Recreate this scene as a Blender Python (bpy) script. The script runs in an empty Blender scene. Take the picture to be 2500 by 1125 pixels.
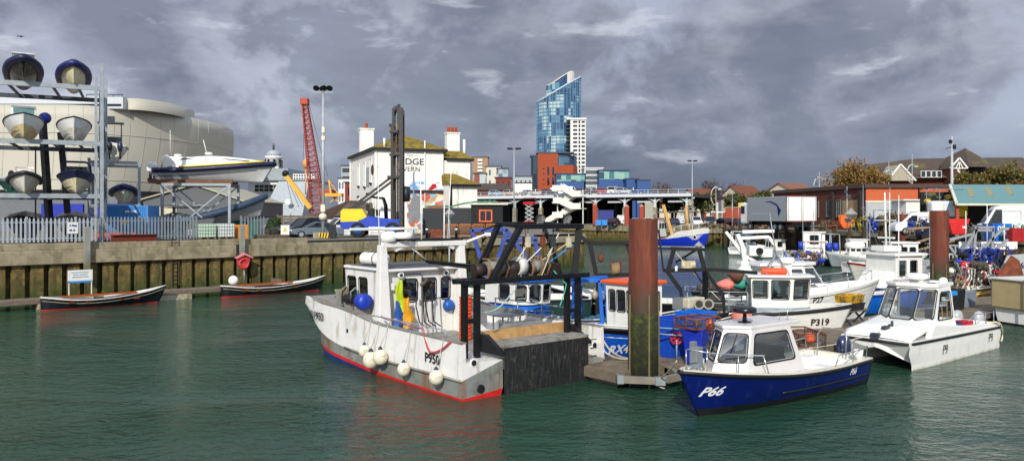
import bpy, math, random
from mathutils import Vector, Matrix
from mathutils.geometry import tessellate_polygon
random.seed(7)
SC=bpy.context.scene
COL=SC.collection
F=1900.0; HY=525.0; HC=5.5
def W(px,py,z): return Vector(((px-1250)/F*z, z, HC-(py-HY)/F*z))
def G(px,py,g=0.0):
    z=F*(HC-g)/(py-HY); return Vector(((px-1250)/F*z,z,g))
def XZ(px,z,g=0.0): return Vector(((px-1250)/F*z,z,g))
def HZ(py,z): return HC-(py-HY)/F*z
def M_(n,z): return n*z/F
QG=3.5
# ---------- colours and materials
def lin(h):
    if isinstance(h,(tuple,list)): return tuple(h)[:3]
    h=h.lstrip('#'); o=[]
    for i in (0,2,4):
        c=int(h[i:i+2],16)/255; o.append(c/12.92 if c<=.04045 else ((c+.055)/1.055)**2.4)
    return tuple(o)
MATS={}
class NB:
    def __init__(s,m): s.t=m.node_tree; s.n=s.t.nodes; s.l=s.t.links
    def new(s,t,**k):
        n=s.n.new(t)
        for a,b in k.items(): setattr(n,a,b)
        return n
    def lk(s,a,b): s.l.new(a,b)
    def math(s,op,a,b=None,c=False):
        n=s.new('ShaderNodeMath',operation=op,use_clamp=c)
        for i,x in enumerate((a,b)):
            if x is None: continue
            if isinstance(x,(int,float)): n.inputs[i].default_value=x
            else: s.lk(x,n.inputs[i])
        return n.outputs[0]
    def mix(s,f,a,b,bt='MIX'):
        n=s.new('ShaderNodeMixRGB',blend_type=bt)
        for i,x in enumerate((f,a,b)):
            if isinstance(x,(int,float)): n.inputs[i].default_value=x
            elif isinstance(x,tuple): n.inputs[i].default_value=(*x[:3],1)
            else: s.lk(x,n.inputs[i])
        return n.outputs[0]
    def ramp(s,f,a,b,ca=0,cb=1):
        n=s.new('ShaderNodeMapRange',clamp=True); s.lk(f,n.inputs[0])
        for i,x in enumerate((a,b,ca,cb)): n.inputs[i+1].default_value=x
        return n.outputs[0]
    def noise(s,vec,sc,det=4,ro=.55,dist=0):
        n=s.new('ShaderNodeTexNoise'); n.inputs['Scale'].default_value=sc; n.inputs['Detail'].default_value=det
        n.inputs['Roughness'].default_value=ro; n.inputs['Distortion'].default_value=dist
        if vec is not None: s.lk(vec,n.inputs['Vector'])
        return n.outputs[0]
    def obj(s,sc=(1,1,1)):
        t=s.new('ShaderNodeTexCoord').outputs['Object']
        if sc==(1,1,1): return t
        m=s.new('ShaderNodeMapping'); m.inputs['Scale'].default_value=sc; s.lk(t,m.inputs[0]); return m.outputs[0]
def mat(name,col='#808080',rough=.55,metal=0,var=.14,sc=2.5,stain=None,streak=None,bump=0,bsc=30,spec=.5,low=None,alpha=None,emit=None,wave=None,cells=None):
    """stain=(colour,amount 0-1,scale), streak the same with vertical runs; low=(colour,z0,z1): growth below z1 in object space"""
    if name in MATS: return MATS[name]
    m=bpy.data.materials.new(name); m.use_nodes=True; MATS[name]=m
    b=NB(m); p=b.n['Principled BSDF']; c=lin(col)
    o=b.obj()
    f=b.noise(o,sc,5)
    cur=b.mix(b.ramp(f,.3,.7),tuple(x*(1-var) for x in c),tuple(min(1,x*(1+var*.6)) for x in c))
    if cells:   # per-cell tint: (cell sizes, colour list)
        mp=b.obj(tuple(1/x for x in cells[0])); fl=b.new('ShaderNodeVectorMath',operation='FLOOR'); b.lk(mp,fl.inputs[0])
        wn=b.new('ShaderNodeTexWhiteNoise',noise_dimensions='3D'); b.lk(fl.outputs[0],wn.inputs[0])
        cr=b.new('ShaderNodeValToRGB'); cr.color_ramp.interpolation='CONSTANT'; e=cr.color_ramp.elements
        n=len(cells[1])
        for i,h in enumerate(cells[1]):
            el=e[i] if i<2 else e.new(i/n)
            el.position=i/n; el.color=(*lin(h),1)
        b.lk(wn.outputs[0],cr.inputs[0]); cur=cr.outputs[0]
    for st,vert in ((stain,0),(streak,1)):
        if st:
            v=b.obj((1,1,.12)) if vert else o
            k=b.ramp(b.noise(v,st[2],6,.65,.4),.62-st[1]*.35,.74-st[1]*.25)
            cur=b.mix(b.math('MULTIPLY',k,.85),cur,lin(st[0]))
    if low:
        sx=b.new('ShaderNodeSeparateXYZ'); b.lk(o,sx.inputs[0])
        z=b.math('ADD',sx.outputs[2],b.math('MULTIPLY',b.math('SUBTRACT',b.noise(b.obj((1,1,.3)),2.2,5,.7),.5),(low[2]-low[1])*1.6))
        k=b.ramp(z,low[1],low[2],1,0)
        cur=b.mix(k,cur,b.mix(f,tuple(x*.5 for x in lin(low[0])),tuple(x*1.4 for x in lin(low[0]))))
    b.lk(cur,p.inputs['Base Color'])
    p.inputs['Metallic'].default_value=metal
    p.inputs['Specular IOR Level'].default_value=spec
    b.lk(b.ramp(f,.25,.75,max(0,rough-.08),min(1,rough+.1)),p.inputs['Roughness'])
    h=None
    if wave:  # (axis, spacing, strength): ribs or boards as bump
        w=b.new('ShaderNodeTexWave',wave_type='BANDS',bands_direction=wave[0],wave_profile='SAW' if wave[0]=='Z' else 'SIN')
        b.lk(o,w.inputs[0]); w.inputs['Scale'].default_value=.314/wave[1]; h=w.outputs[1]
        bp=b.new('ShaderNodeBump'); bp.inputs['Strength'].default_value=wave[2]; bp.inputs['Distance'].default_value=.03
        b.lk(h,bp.inputs['Height']); b.lk(bp.outputs[0],p.inputs['Normal'])
    elif bump:
        bp=b.new('ShaderNodeBump'); bp.inputs['Strength'].default_value=bump; bp.inputs['Distance'].default_value=.03
        b.lk(b.noise(o,bsc,6,.6),bp.inputs['Height']); b.lk(bp.outputs[0],p.inputs['Normal'])
    if emit:
        p.inputs['Emission Color'].default_value=(*lin(emit[0]),1); p.inputs['Emission Strength'].default_value=emit[1]
    return m
def glassmat(name,tint='#dfe8e6',refl=.12):
    if name in MATS: return MATS[name]
    m=bpy.data.materials.new(name); m.use_nodes=True; MATS[name]=m; b=NB(m); b.n.remove(b.n['Principled BSDF'])
    tr=b.new('ShaderNodeBsdfTransparent'); tr.inputs[0].default_value=(*lin(tint),1)
    gl=b.new('ShaderNodeBsdfGlossy'); gl.inputs['Roughness'].default_value=.03
    lw=b.new('ShaderNodeLayerWeight'); lw.inputs[0].default_value=.35
    mx=b.new('ShaderNodeMixShader'); b.lk(b.math('ADD',lw.outputs[0],refl-.05,True),mx.inputs[0]); b.lk(tr.outputs[0],mx.inputs[1]); b.lk(gl.outputs[0],mx.inputs[2])
    b.lk(mx.outputs[0],b.n['Material Output'].inputs[0]); return m
# ---------- mesh builder
class MB:
    def __init__(s): s.v=[]; s.f=[]; s.m=[]; s.s=[]
    def add(s,vs,fs,m=0,sm=False):
        o=len(s.v); s.v+=[tuple(v) for v in vs]
        for f in fs: s.f.append([i+o for i in f]); s.m.append(m); s.s.append(sm)
        return s
    def box(s,c,d,rz=0,m=0,R=None):
        x,y,z=[q/2 for q in d]
        vs=[Vector((a*x,b*y,e*z)) for e in (-1,1) for a,b in ((-1,-1),(1,-1),(1,1),(-1,1))]
        if R is None: R=Matrix.Rotation(rz,3,'Z')
        c=Vector(c)
        return s.add([R@v+c for v in vs],[(3,2,1,0),(4,5,6,7),(0,1,5,4),(1,2,6,5),(2,3,7,6),(3,0,4,7)],m)
    def bx(s,x0,x1,y0,y1,z0,z1,m=0): return s.box(((x0+x1)/2,(y0+y1)/2,(z0+z1)/2),(abs(x1-x0),abs(y1-y0),abs(z1-z0)),0,m)
    def ring(s,p,ax,r,n,ph=0,up=None):
        ax=ax.normalized(); u=ax.orthogonal().normalized() if abs(ax.z)>.999 or up is None else ax.cross(up).normalized()
        if abs(ax.z)<=.999: u=ax.cross(Vector((0,0,1))).normalized()
        w=ax.cross(u)
        return [p+r*(math.cos(2*math.pi*i/n+ph)*u+math.sin(2*math.pi*i/n+ph)*w) for i in range(n)]
    def tube(s,a,b,r,r2=None,n=8,m=0,sm=True):
        a=Vector(a); b=Vector(b); r2=r if r2 is None else r2; ax=b-a
        if ax.length<1e-6: return s
        vs=s.ring(a,ax,r,n)+s.ring(b,ax,r2,n)
        s.add(vs,[(i,(i+1)%n,n+(i+1)%n,n+i) for i in range(n)],m,sm)
        return s.add(vs,[tuple(range(n-1,-1,-1)),tuple(range(n,2*n))],m)
    def path(s,pts,r,n=6,m=0,closed=False):
        pts=[Vector(p) for p in pts]; k=len(pts); vs=[]
        for i,p in enumerate(pts):
            a=pts[(i-1)%k] if closed or i>0 else p; c=pts[(i+1)%k] if closed or i<k-1 else p
            rr=r[i] if isinstance(r,(list,tuple)) else r
            vs+=s.ring(p,(c-a) if (c-a).length>1e-6 else Vector((0,0,1)),rr,n)
        fs=[]
        for i in range(k if closed else k-1):
            j=(i+1)%k
            for q in range(n): fs.append((i*n+q,i*n+(q+1)%n,j*n+(q+1)%n,j*n+q))
        s.add(vs,fs,m,True)
        if not closed: s.add(vs,[tuple(range(n-1,-1,-1)),tuple(range((k-1)*n,k*n))],m)
        return s
    def beam(s,a,b,w,h=None,m=0,roll=0):
        a=Vector(a); b=Vector(b); h=w if h is None else h; ax=(b-a)
        if ax.length<1e-6: return s
        d=ax.normalized(); u=d.cross(Vector((0,0,1))); u=Vector((1,0,0)) if u.length<1e-3 else u.normalized()
        if roll: u=Matrix.Rotation(roll,3,d)@u
        q=u.cross(d)
        vs=[p+u*(i*w/2)+q*(j*h/2) for p in (a,b) for i,j in ((-1,-1),(1,-1),(1,1),(-1,1))]
        return s.add(vs,[(0,1,2,3),(7,6,5,4),(0,4,5,1),(1,5,6,2),(2,6,7,3),(3,7,4,0)],m)
    def lathe(s,pr,n=16,c=(0,0,0),R=None,m=0,sm=True):
        c=Vector(c); vs=[]
        for r,z in pr:
            for i in range(n):
                a=2*math.pi*i/n; v=Vector((r*math.cos(a),r*math.sin(a),z)); vs.append((R@v if R else v)+c)
        fs=[(k*n+i,k*n+(i+1)%n,(k+1)*n+(i+1)%n,(k+1)*n+i) for k in range(len(pr)-1) for i in range(n)]
        s.add(vs,fs,m,sm)
        L=len(pr); return s.add(vs,[tuple(range(n-1,-1,-1)),tuple(range((L-1)*n,L*n))],m,False)
    def ball(s,c,r,n=14,sq=1,m=0):
        pr=[(max(.004,r*math.sin(math.pi*k/8)),-r*sq*math.cos(math.pi*k/8)) for k in range(9)]
        return s.lathe(pr,n,c,None,m)
    def prism(s,poly,a,b,ax='z',m=0):
        """extrude a 2D polygon from a to b along an axis"""
        n=len(poly)
        def P(p,t): return {'z':(p[0],p[1],t),'y':(p[0],t,p[1]),'x':(t,p[0],p[1])}[ax]
        vs=[P(p,a) for p in poly]+[P(p,b) for p in poly]
        tri=tessellate_polygon([[Vector((p[0],p[1],0)) for p in poly]])
        fs=[tuple(t) for t in tri]+[tuple(n+i for i in reversed(t)) for t in tri]+[(i,(i+1)%n,n+(i+1)%n,n+i) for i in range(n)]
        return s.add(vs,fs,m)
    def loft(s,rings,m=0,closed=True,sm=True,caps=False,mrows=None):
        n=len(rings[0]); vs=[p for r in rings for p in r]
        for k in range(len(rings)-1):
            for i in range(n if closed else n-1):
                j=(i+1)%n
                s.add([],[],m)
        o=len(s.v); s.v+=[tuple(v) for v in vs]
        for k in range(len(rings)-1):
            for i in range(n if closed else n-1):
                j=(i+1)%n
                s.f.append([o+k*n+i,o+k*n+j,o+(k+1)*n+j,o+(k+1)*n+i]); s.m.append(mrows[i] if mrows else m); s.s.append(sm)
        if caps:
            for k,rv in ((0,True),(len(rings)-1,False)):
                r=list(range(o+k*n,o+(k+1)*n)); s.f.append(r[::-1] if rv else r); s.m.append(m); s.s.append(False)
        return s
    def quad(s,*p,m=0): return s.add(p,[tuple(range(len(p)))],m)
    def xf(s,Mx): s.v=[tuple(Mx@Vector(v)) for v in s.v]; return s
    def build(s,name,mats,parent=None,loc=None,rz=0,org=None,bev=0,fix=True,solid=0):
        me=bpy.data.meshes.new(name)
        vs=s.v
        if org is not None: o=Vector(org); vs=[(v[0]-o.x,v[1]-o.y,v[2]-o.z) for v in vs]
        me.from_pydata(vs,[],s.f)
        if not isinstance(mats,(list,tuple)): mats=[mats]
        for q in mats: me.materials.append(q)
        me.polygons.foreach_set('material_index',s.m); me.polygons.foreach_set('use_smooth',s.s)
        me.update()
        if fix:
            import bmesh
            bm=bmesh.new(); bm.from_mesh(me); bmesh.ops.remove_doubles(bm,verts=bm.verts,dist=1e-5); bmesh.ops.recalc_face_normals(bm,faces=bm.faces); bm.to_mesh(me); bm.free()
        ob=bpy.data.objects.new(name,me); COL.objects.link(ob)
        if parent is not None: ob.parent=parent
        if loc is not None: ob.location=loc
        elif org is not None and parent is None: ob.location=org
        if rz: ob.rotation_euler.z=rz
        if bev:
            q=ob.modifiers.new('bevel','BEVEL'); q.width=bev; q.segments=2; q.limit_method='ANGLE'; q.angle_limit=.7
        if solid:
            q=ob.modifiers.new('solid','SOLIDIFY'); q.thickness=solid; q.offset=0
        return ob
def tag(o,label,cat,group=None,kind=None):
    if label: o['label']=label
    if cat: o['category']=cat
    if group: o['group']=group
    if kind: o['kind']=kind
    return o
def thing(name,label,cat,loc=(0,0,0),rz=0,group=None):
    o=bpy.data.objects.new(name,None); COL.objects.link(o); o.location=loc; o.rotation_euler.z=rz; o.empty_display_size=.3
    return tag(o,label,cat,group)
KIDS={}
def dup(root,loc,rz=None,label=None,group=None,scale=None):
    def cp(o,par):
        c=o.copy(); COL.objects.link(c)
        if par is not None: c.parent=par
        for ch in [x for x in o.children]: cp(ch,c)
        return c
    r=cp(root,None); r.location=loc
    if rz is not None: r.rotation_euler.z=rz
    if scale is not None: r.scale=(scale,)*3 if isinstance(scale,(int,float)) else scale
    if label: r['label']=label
    if group: r['group']=group
    return r
def struct(o): o['kind']='structure'; return o
def text_verts(s,size,bold=.0,shear=0,align='LEFT',sx=1):
    cu=bpy.data.curves.new('txt','FONT'); cu.body=s; cu.size=size; cu.offset=bold*size; cu.shear=shear; cu.align_x=align; cu.resolution_u=3
    ob=bpy.data.objects.new('txt',cu); me=bpy.data.meshes.new_from_object(ob)
    vs=[(v.co.x*sx,v.co.y) for v in me.vertices]; fs=[tuple(p.vertices) for p in me.polygons]
    bpy.data.objects.remove(ob); bpy.data.curves.remove(cu); bpy.data.meshes.remove(me)
    return vs,fs
def text_plane(s,size,o,u,w,material,name='lettering',parent=None,off=.012,org=None,**k):
    """text on a plane: origin o, unit right u, unit up w"""
    vs,fs=text_verts(s,size,**k); o=Vector(o); u=Vector(u).normalized(); w=Vector(w).normalized(); n=u.cross(w)
    m=MB(); m.add([o+u*a+w*b+n*off for a,b in vs],fs); return m.build(name,material,parent,org=org,fix=False)
# ---------- materials used in many places
white=mat('white_paint','#dcdcd6',.35,var=.06,streak=('#a9a596',.12,3))
whitec=mat('clean_white_gelcoat','#e4e3dd',.25,var=.04)
offwhite=mat('cream_paint','#cfcab4',.5,var=.1)
black=mat('black_paint','#0d0e10',.5,var=.25,spec=.35)
rubber=mat('black_rubber','#101114',.6,var=.2)
steel=mat('galvanised_steel','#8f979c',.45,.3,var=.15)
dsteel=mat('dark_steel','#3b4148',.5,.3,var=.2)
stainless=mat('stainless_steel','#b9bcbc',.25,.8,var=.08)
bluep=mat('bright_blue_paint','#0e62c4',.4,var=.12,streak=('#3a6fa8',.1,3))
rust=mat('rusty_steel','#6a3520',.8,var=.35,stain=('#8f4b25',.4,3),bump=.3)
wood=mat('weathered_wood','#6b5f50',.85,var=.3,sc=6,bump=.3)
woodl=mat('pale_timber','#b08a58',.7,var=.25,sc=5)
orange=mat('orange_plastic','#e2541a',.45,var=.12)
redp=mat('red_plastic','#b91a1d',.45,var=.15)
yellow=mat('yellow_paint','#e2b41a',.45,var=.12)
greenp=mat('green_plastic','#17684a',.5,var=.2)
darkglass=mat('dark_glass','#141b20',.06,var=.2,spec=.8)
clear=glassmat('clear_glass'); tinted=glassmat('tinted_glass','#6f7c80',.16)
rope=mat('pale_rope','#b9b29c',.8,var=.2)
ropeg=mat('turquoise_rope','#4fb3a2',.8,var=.25)
greyp=mat('grey_plastic','#74797c',.5,var=.15)
lettb=mat('black_lettering','#0e0f11',.5,var=.1)
lettw=mat('white_lettering','#dfe0e2',.5,var=.05)
tarp=mat('grey_tarpaulin','#75787b',.7,var=.2,bump=.4,bsc=4)
netting=mat('tangled_net','#4a463c',.9,var=.5,sc=9,bump=.8,bsc=14)
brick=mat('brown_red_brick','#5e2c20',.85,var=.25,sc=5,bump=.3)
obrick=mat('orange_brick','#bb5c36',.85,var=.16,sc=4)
conc=mat('stained_concrete','#9a917c',.85,var=.25,sc=1.2,stain=('#5d5a48',.45,1.6),streak=('#46452f',.3,2.5),bump=.4,bsc=12)
# ---------- camera, light, sky
cd=bpy.data.cameras.new('camera'); cam=bpy.data.objects.new('camera',cd); COL.objects.link(cam); SC.camera=cam
cam.location=(0,0,HC); cam.rotation_euler=(math.pi/2,0,0); cd.sensor_width=36; cd.lens=36*F/2500; cd.shift_y=-(562.5-HY)/2500; cd.clip_end=6000; cd.clip_start=.1
AZ=math.radians(-8); EL=math.radians(29)
sd=Vector((math.sin(AZ)*math.cos(EL),-math.cos(AZ)*math.cos(EL),math.sin(EL)))
sl=bpy.data.lights.new('sun','SUN'); sl.energy=4.2; sl.angle=math.radians(.5); sl.color=(1,.95,.86)
so=bpy.data.objects.new('sun',sl); COL.objects.link(so); so.rotation_euler=sd.to_track_quat('Z','Y').to_euler()
SC.view_settings.view_transform='Standard'; SC.view_settings.look='None'; SC.view_settings.gamma=1; SC.view_settings.exposure=0
w=bpy.data.worlds.new('World'); SC.world=w; w.use_nodes=True
b=NB(w); bg=b.n['Background']
sky=b.new('ShaderNodeTexSky',sky_type='NISHITA'); sky.sun_disc=False; sky.sun_elevation=EL; sky.sun_rotation=math.atan2(sd.x,sd.y)
tc=b.new('ShaderNodeTexCoord').outputs['Generated']
sx=b.new('ShaderNodeSeparateXYZ'); b.lk(tc,sx.inputs[0]); dx,dy,dz=sx.outputs
mp=b.new('ShaderNodeMapping'); mp.inputs['Scale'].default_value=(1,1,1.8); mp.inputs['Location'].default_value=(3.1,.4,.75); mp.inputs['Rotation'].default_value=(0,.12,0); b.lk(tc,mp.inputs[0])
n1=b.noise(mp.outputs[0],3.2,8,.52,.5)
mp2=b.new('ShaderNodeMapping'); mp2.inputs['Scale'].default_value=(1,1,3.2); mp2.inputs['Location'].default_value=(7.3,2,.2); b.lk(tc,mp2.inputs[0])
n2=b.noise(mp2.outputs[0],9,7,.55,.3)
n=b.math('ADD',b.math('MULTIPLY',n1,.72),b.math('MULTIPLY',n2,.28))
lo=b.mix(b.ramp(n,.40,.64),(.125,.148,.225),(.37,.395,.50))     # storm cloud low over the harbour
hi=b.mix(b.ramp(n,.40,.62),(.225,.245,.31),(.55,.58,.68))     # broken cloud higher up
cl=b.mix(b.ramp(dz,.05,.20),lo,hi)
cl=b.mix(b.math('MULTIPLY',b.ramp(dz,.0,.09,1,0),.6),cl,(.115,.145,.24))
cl=b.mix(b.math('MULTIPLY',b.ramp(dx,-.62,-.1,1,0),b.ramp(dz,.03,.2)),cl,b.mix(b.ramp(n,.40,.60),(.25,.265,.36),(.56,.58,.70)))
mp3=b.new('ShaderNodeMapping'); mp3.inputs['Scale'].default_value=(1,1,1.45); mp3.inputs['Location'].default_value=(1.7,5,.35); mp3.inputs['Rotation'].default_value=(0,-.2,0); b.lk(tc,mp3.inputs[0])
n3=b.noise(mp3.outputs[0],4.2,11,.58,.3)
cl=b.mix(b.ramp(n3,.495,.555,0,.62),cl,(.155,.18,.245)); cl=b.mix(b.ramp(n3,.45,.36,0,.62),cl,(.52,.58,.74)); cl=b.mix(b.ramp(n2,.60,.70,0,.5),cl,(.78,.81,.89)); cl=b.mix(b.math('MULTIPLY',b.ramp(dz,.02,.11,1,0),b.ramp(dx,-.1,.35,.35,.75)),cl,b.mix(b.ramp(n,.4,.62),(.085,.118,.215),(.23,.275,.40)))
back=b.mix(b.ramp(n,.44,.56),(.30,.50,.9),(1.15,1.12,1.08))  # clearing sky behind the camera and overhead
k=b.math('MAXIMUM',b.ramp(dy,.45,-.25),b.ramp(dz,.32,.75))
cl=b.mix(k,cl,back)
sk=b.mix(1.0,sky.outputs[0],(.1,.1,.1),'MULTIPLY')
fin=b.mix(b.ramp(n,.56,.66,.93,.80),sk,cl)
b.lk(fin,bg.inputs[0]); bg.inputs[1].default_value=1.0
# keep the Sky Texture within its usual strength: it is mixed at one tenth above
# ---------- water
def water_mat():
    m=bpy.data.materials.new('harbour_water'); m.use_nodes=True; b=NB(m); p=b.n['Principled BSDF']
    o=b.obj(); f=b.noise(o,.08,3)
    b.lk(b.mix(b.ramp(f,.35,.65),(.015,.048,.029),(.021,.061,.038)),p.inputs['Base Color'])
    p.inputs['Roughness'].default_value=.035; p.inputs['IOR'].default_value=1.333; p.inputs['Specular IOR Level'].default_value=.22
    h1=b.noise(b.obj((1,1.5,1)),2.1,3,.55,.6); h2=b.noise(b.obj((1.1,1.8,1)),7.5,3,.55,.4); h3=b.noise(o,.35,2,.5,.2)
    h=b.math('ADD',b.math('MULTIPLY',h1,.125),b.math('ADD',b.math('MULTIPLY',h2,.020),b.math('MULTIPLY',h3,.07)))
    h=b.math('MULTIPLY',h,b.ramp(b.noise(b.obj((1,2.2,1)),.09,3,.5,.6),.36,.64,.45,1.35))
    bp=b.new('ShaderNodeBump'); bp.inputs['Strength'].default_value=1; bp.inputs['Distance'].default_value=1; b.lk(h,bp.inputs['Height']); b.lk(bp.outputs[0],p.inputs['Normal'])
    return m
m=MB(); m.quad((-600,-300,0),(600,-300,0),(600,200,0),(-600,200,0)); struct(m.build('water',water_mat()))
# ---------- land
QA=Vector((-30.9,47,0)); QB=Vector((7.8,84,0)); QD=(QB-QA).normalized(); QN=Vector((QD.y,-QD.x,0))
def Q(s,off=0,z=0):
    """point on the left quay: s metres along the edge from the left of the frame, off metres landward"""
    p=QA+QD*s-QN*off; return Vector((p.x,p.y,z))
QL=(QB-QA).length
N1=Vector((3.5,100,0)); N2=Vector((10,165,0)); N3=Vector((36,131,0)); R2=Vector((42,66,0)); R3=Vector((52,38,0))
tarmac=mat('quay_tarmac','#6e675c',.9,var=.3,sc=.6,stain=('#8a8272',.35,.9),bump=.3,bsc=20)
edge=[Q(-60),Q(0),QB,N1,N2,N3,R2,R3]
poly=[(p.x,p.y) for p in edge]+[(3000,38),(3000,4000),(-3000,4000),(-3000,Q(-60).y)]
m=MB(); tri=tessellate_polygon([[Vector((x,y,0)) for x,y in poly]]); m.add([(x,y,QG) for x,y in poly],[tuple(t) for t in tri]); struct(m.build('quay_ground',tarmac))
moss=mat('mossy_sheet_piling','#66552f',.9,var=.5,sc=1.8,stain=('#857440',.45,2.6),streak=('#3b3018',.35,2.6),low=('#2f3d0e',.1,1.9),bump=.6,bsc=9)
capm=mat('quay_concrete','#968b72',.9,var=.22,sc=.9,stain=('#6e6650',.5,1.3),streak=('#5f5c38',.3,1.6),bump=.4,bsc=10)
def sheet_pile(A,B,z0,z1,name_mat,pitch=2.05,dep=.42,parent=None,org=None):
    A=Vector(A);B=Vector(B);d=(B-A); L=d.length; d.normalize(); nn=Vector((d.y,-d.x,0))
    pts=[]; k=int(L/pitch)+1
    for i in range(k):
        for a,o in ((0,0),(.66,0),(.7,-dep),(.96,-dep)):
            pts.append(A+d*min(L,(i+a)*pitch)+nn*o)
    pts.append(B)
    m=MB()
    for i in range(len(pts)-1):
        p,q=pts[i],pts[i+1]; m.quad((p.x,p.y,z0),(q.x,q.y,z0),(q.x,q.y,z1),(p.x,p.y,z1))
    return m.build('sheet_piling',name_mat,parent,org=org,fix=False)
def wallbox(m,A,B,o0,o1,z0,z1,mi=0):
    """box along A-B from o0 to o1 metres towards the water"""
    A=Vector(A);B=Vector(B);d=(B-A).normalized();nn=Vector((d.y,-d.x,0))
    P=[A+nn*o0,B+nn*o0,B+nn*o1,A+nn*o1]
    m.add([(p.x,p.y,z) for z in (z0,z1) for p in P],[(3,2,1,0),(4,5,6,7),(0,1,5,4),(1,2,6,5),(2,3,7,6),(3,0,4,7)],mi); return m
base=Q(0); qw=thing('quay_wall','mossy sheet pile quay wall under a stained concrete cap behind the black rowing boats','wall',base)
sheet_pile(Q(-30),Q(QL),-1,2.5,moss,1.02,.46,qw,base)
m=MB()
for a,b_,z in ((-30,14.6,.0),(15.3,30,.02),(30.05,38.5,.0)): wallbox(m,Q(a),Q(b_),-.9,.32,2.42,3.3+z)
wallbox(m,Q(39.6),Q(QL+.1),-.9,.25,2.6,3.28)
m.build('capping_beam',capm,qw,org=base,bev=.05)
m=MB(); wallbox(m,Q(-30),Q(20.5),-.75,.12,3.3,3.72); m.build('upstand_kerb',capm,qw,org=base,bev=.04)
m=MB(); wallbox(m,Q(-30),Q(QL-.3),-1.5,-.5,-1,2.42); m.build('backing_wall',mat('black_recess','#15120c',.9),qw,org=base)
# returns of the quay beyond the corner and across the head of the basin
rw=thing('quay_wall','dark weedy timber faced quay corner behind the black gantry','wall',QB); sheet_pile(QB,N1,-1,2.8,moss,1.2,.25,rw,QB)
m=MB(); wallbox(m,QB,N1,-.8,.1,2.8,3.49); m.build('capping_beam',capm,rw,org=QB)
rw=thing('quay_wall','far sheet pile quay wall with blue skip and brick piers on top','wall',N2); sheet_pile(N1,N2,-1,2.7,moss,1.6,.3,rw,N2); sheet_pile(N2,N3,-1,2.4,moss,1.3,.4,rw,N2)
m=MB(); wallbox(m,N2,N3,-.8,.25,2.4,3.5); m.build('capping_beam',capm,rw,org=N2)
tim=mat('dark_wet_timber','#3d3020',.9,var=.45,sc=3,streak=('#7a6642',.35,2),low=('#1b2410',.2,1.6),bump=.4)
timw=mat('stained_far_wall','#75623e',.9,var=.35,sc=1.5,stain=('#3a2d1a',.5,1.2),streak=('#2a2013',.45,1.4),low=('#20200f',.2,2.0),bump=.4)
rw=thing('quay_wall','stained concrete quay wall below the brick fish market and vans','wall',N3)
m=MB(); wallbox(m,N3,R2,-.9,.05,-1,3.1); wallbox(m,R2,R3,-.9,.05,-1,3.1); m.build('wall_face',timw,rw,org=N3)
m=MB(); wallbox(m,N3,R2,-.9,.3,3.1,3.5); wallbox(m,R2,R3,-.9,.3,3.1,3.5); m.build('capping_beam',capm,rw,org=N3)
# timber fender piles along the right quay
fp=None; d=(R2-N3).normalized(); nn=Vector((d.y,-d.x,0)); L=(R2-N3).length
for i in range(20):
    p=N3+d*(1+i*3.3)+nn*.55; h=3.7+.6*random.random()
    if fp is None:
        mm=MB(); mm.beam((0,0,-1.5),(0,0,4.2),.42,.42); fp=tag(mm.build('fender_pile',tim,loc=p,bev=.04),'dark square timber fender pile against the right hand quay wall','pile','fender piles along the fish quay')
    else:
        o=fp.copy(); COL.objects.link(o); o.location=p; o.scale=(1,1,h/4.2)
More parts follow.
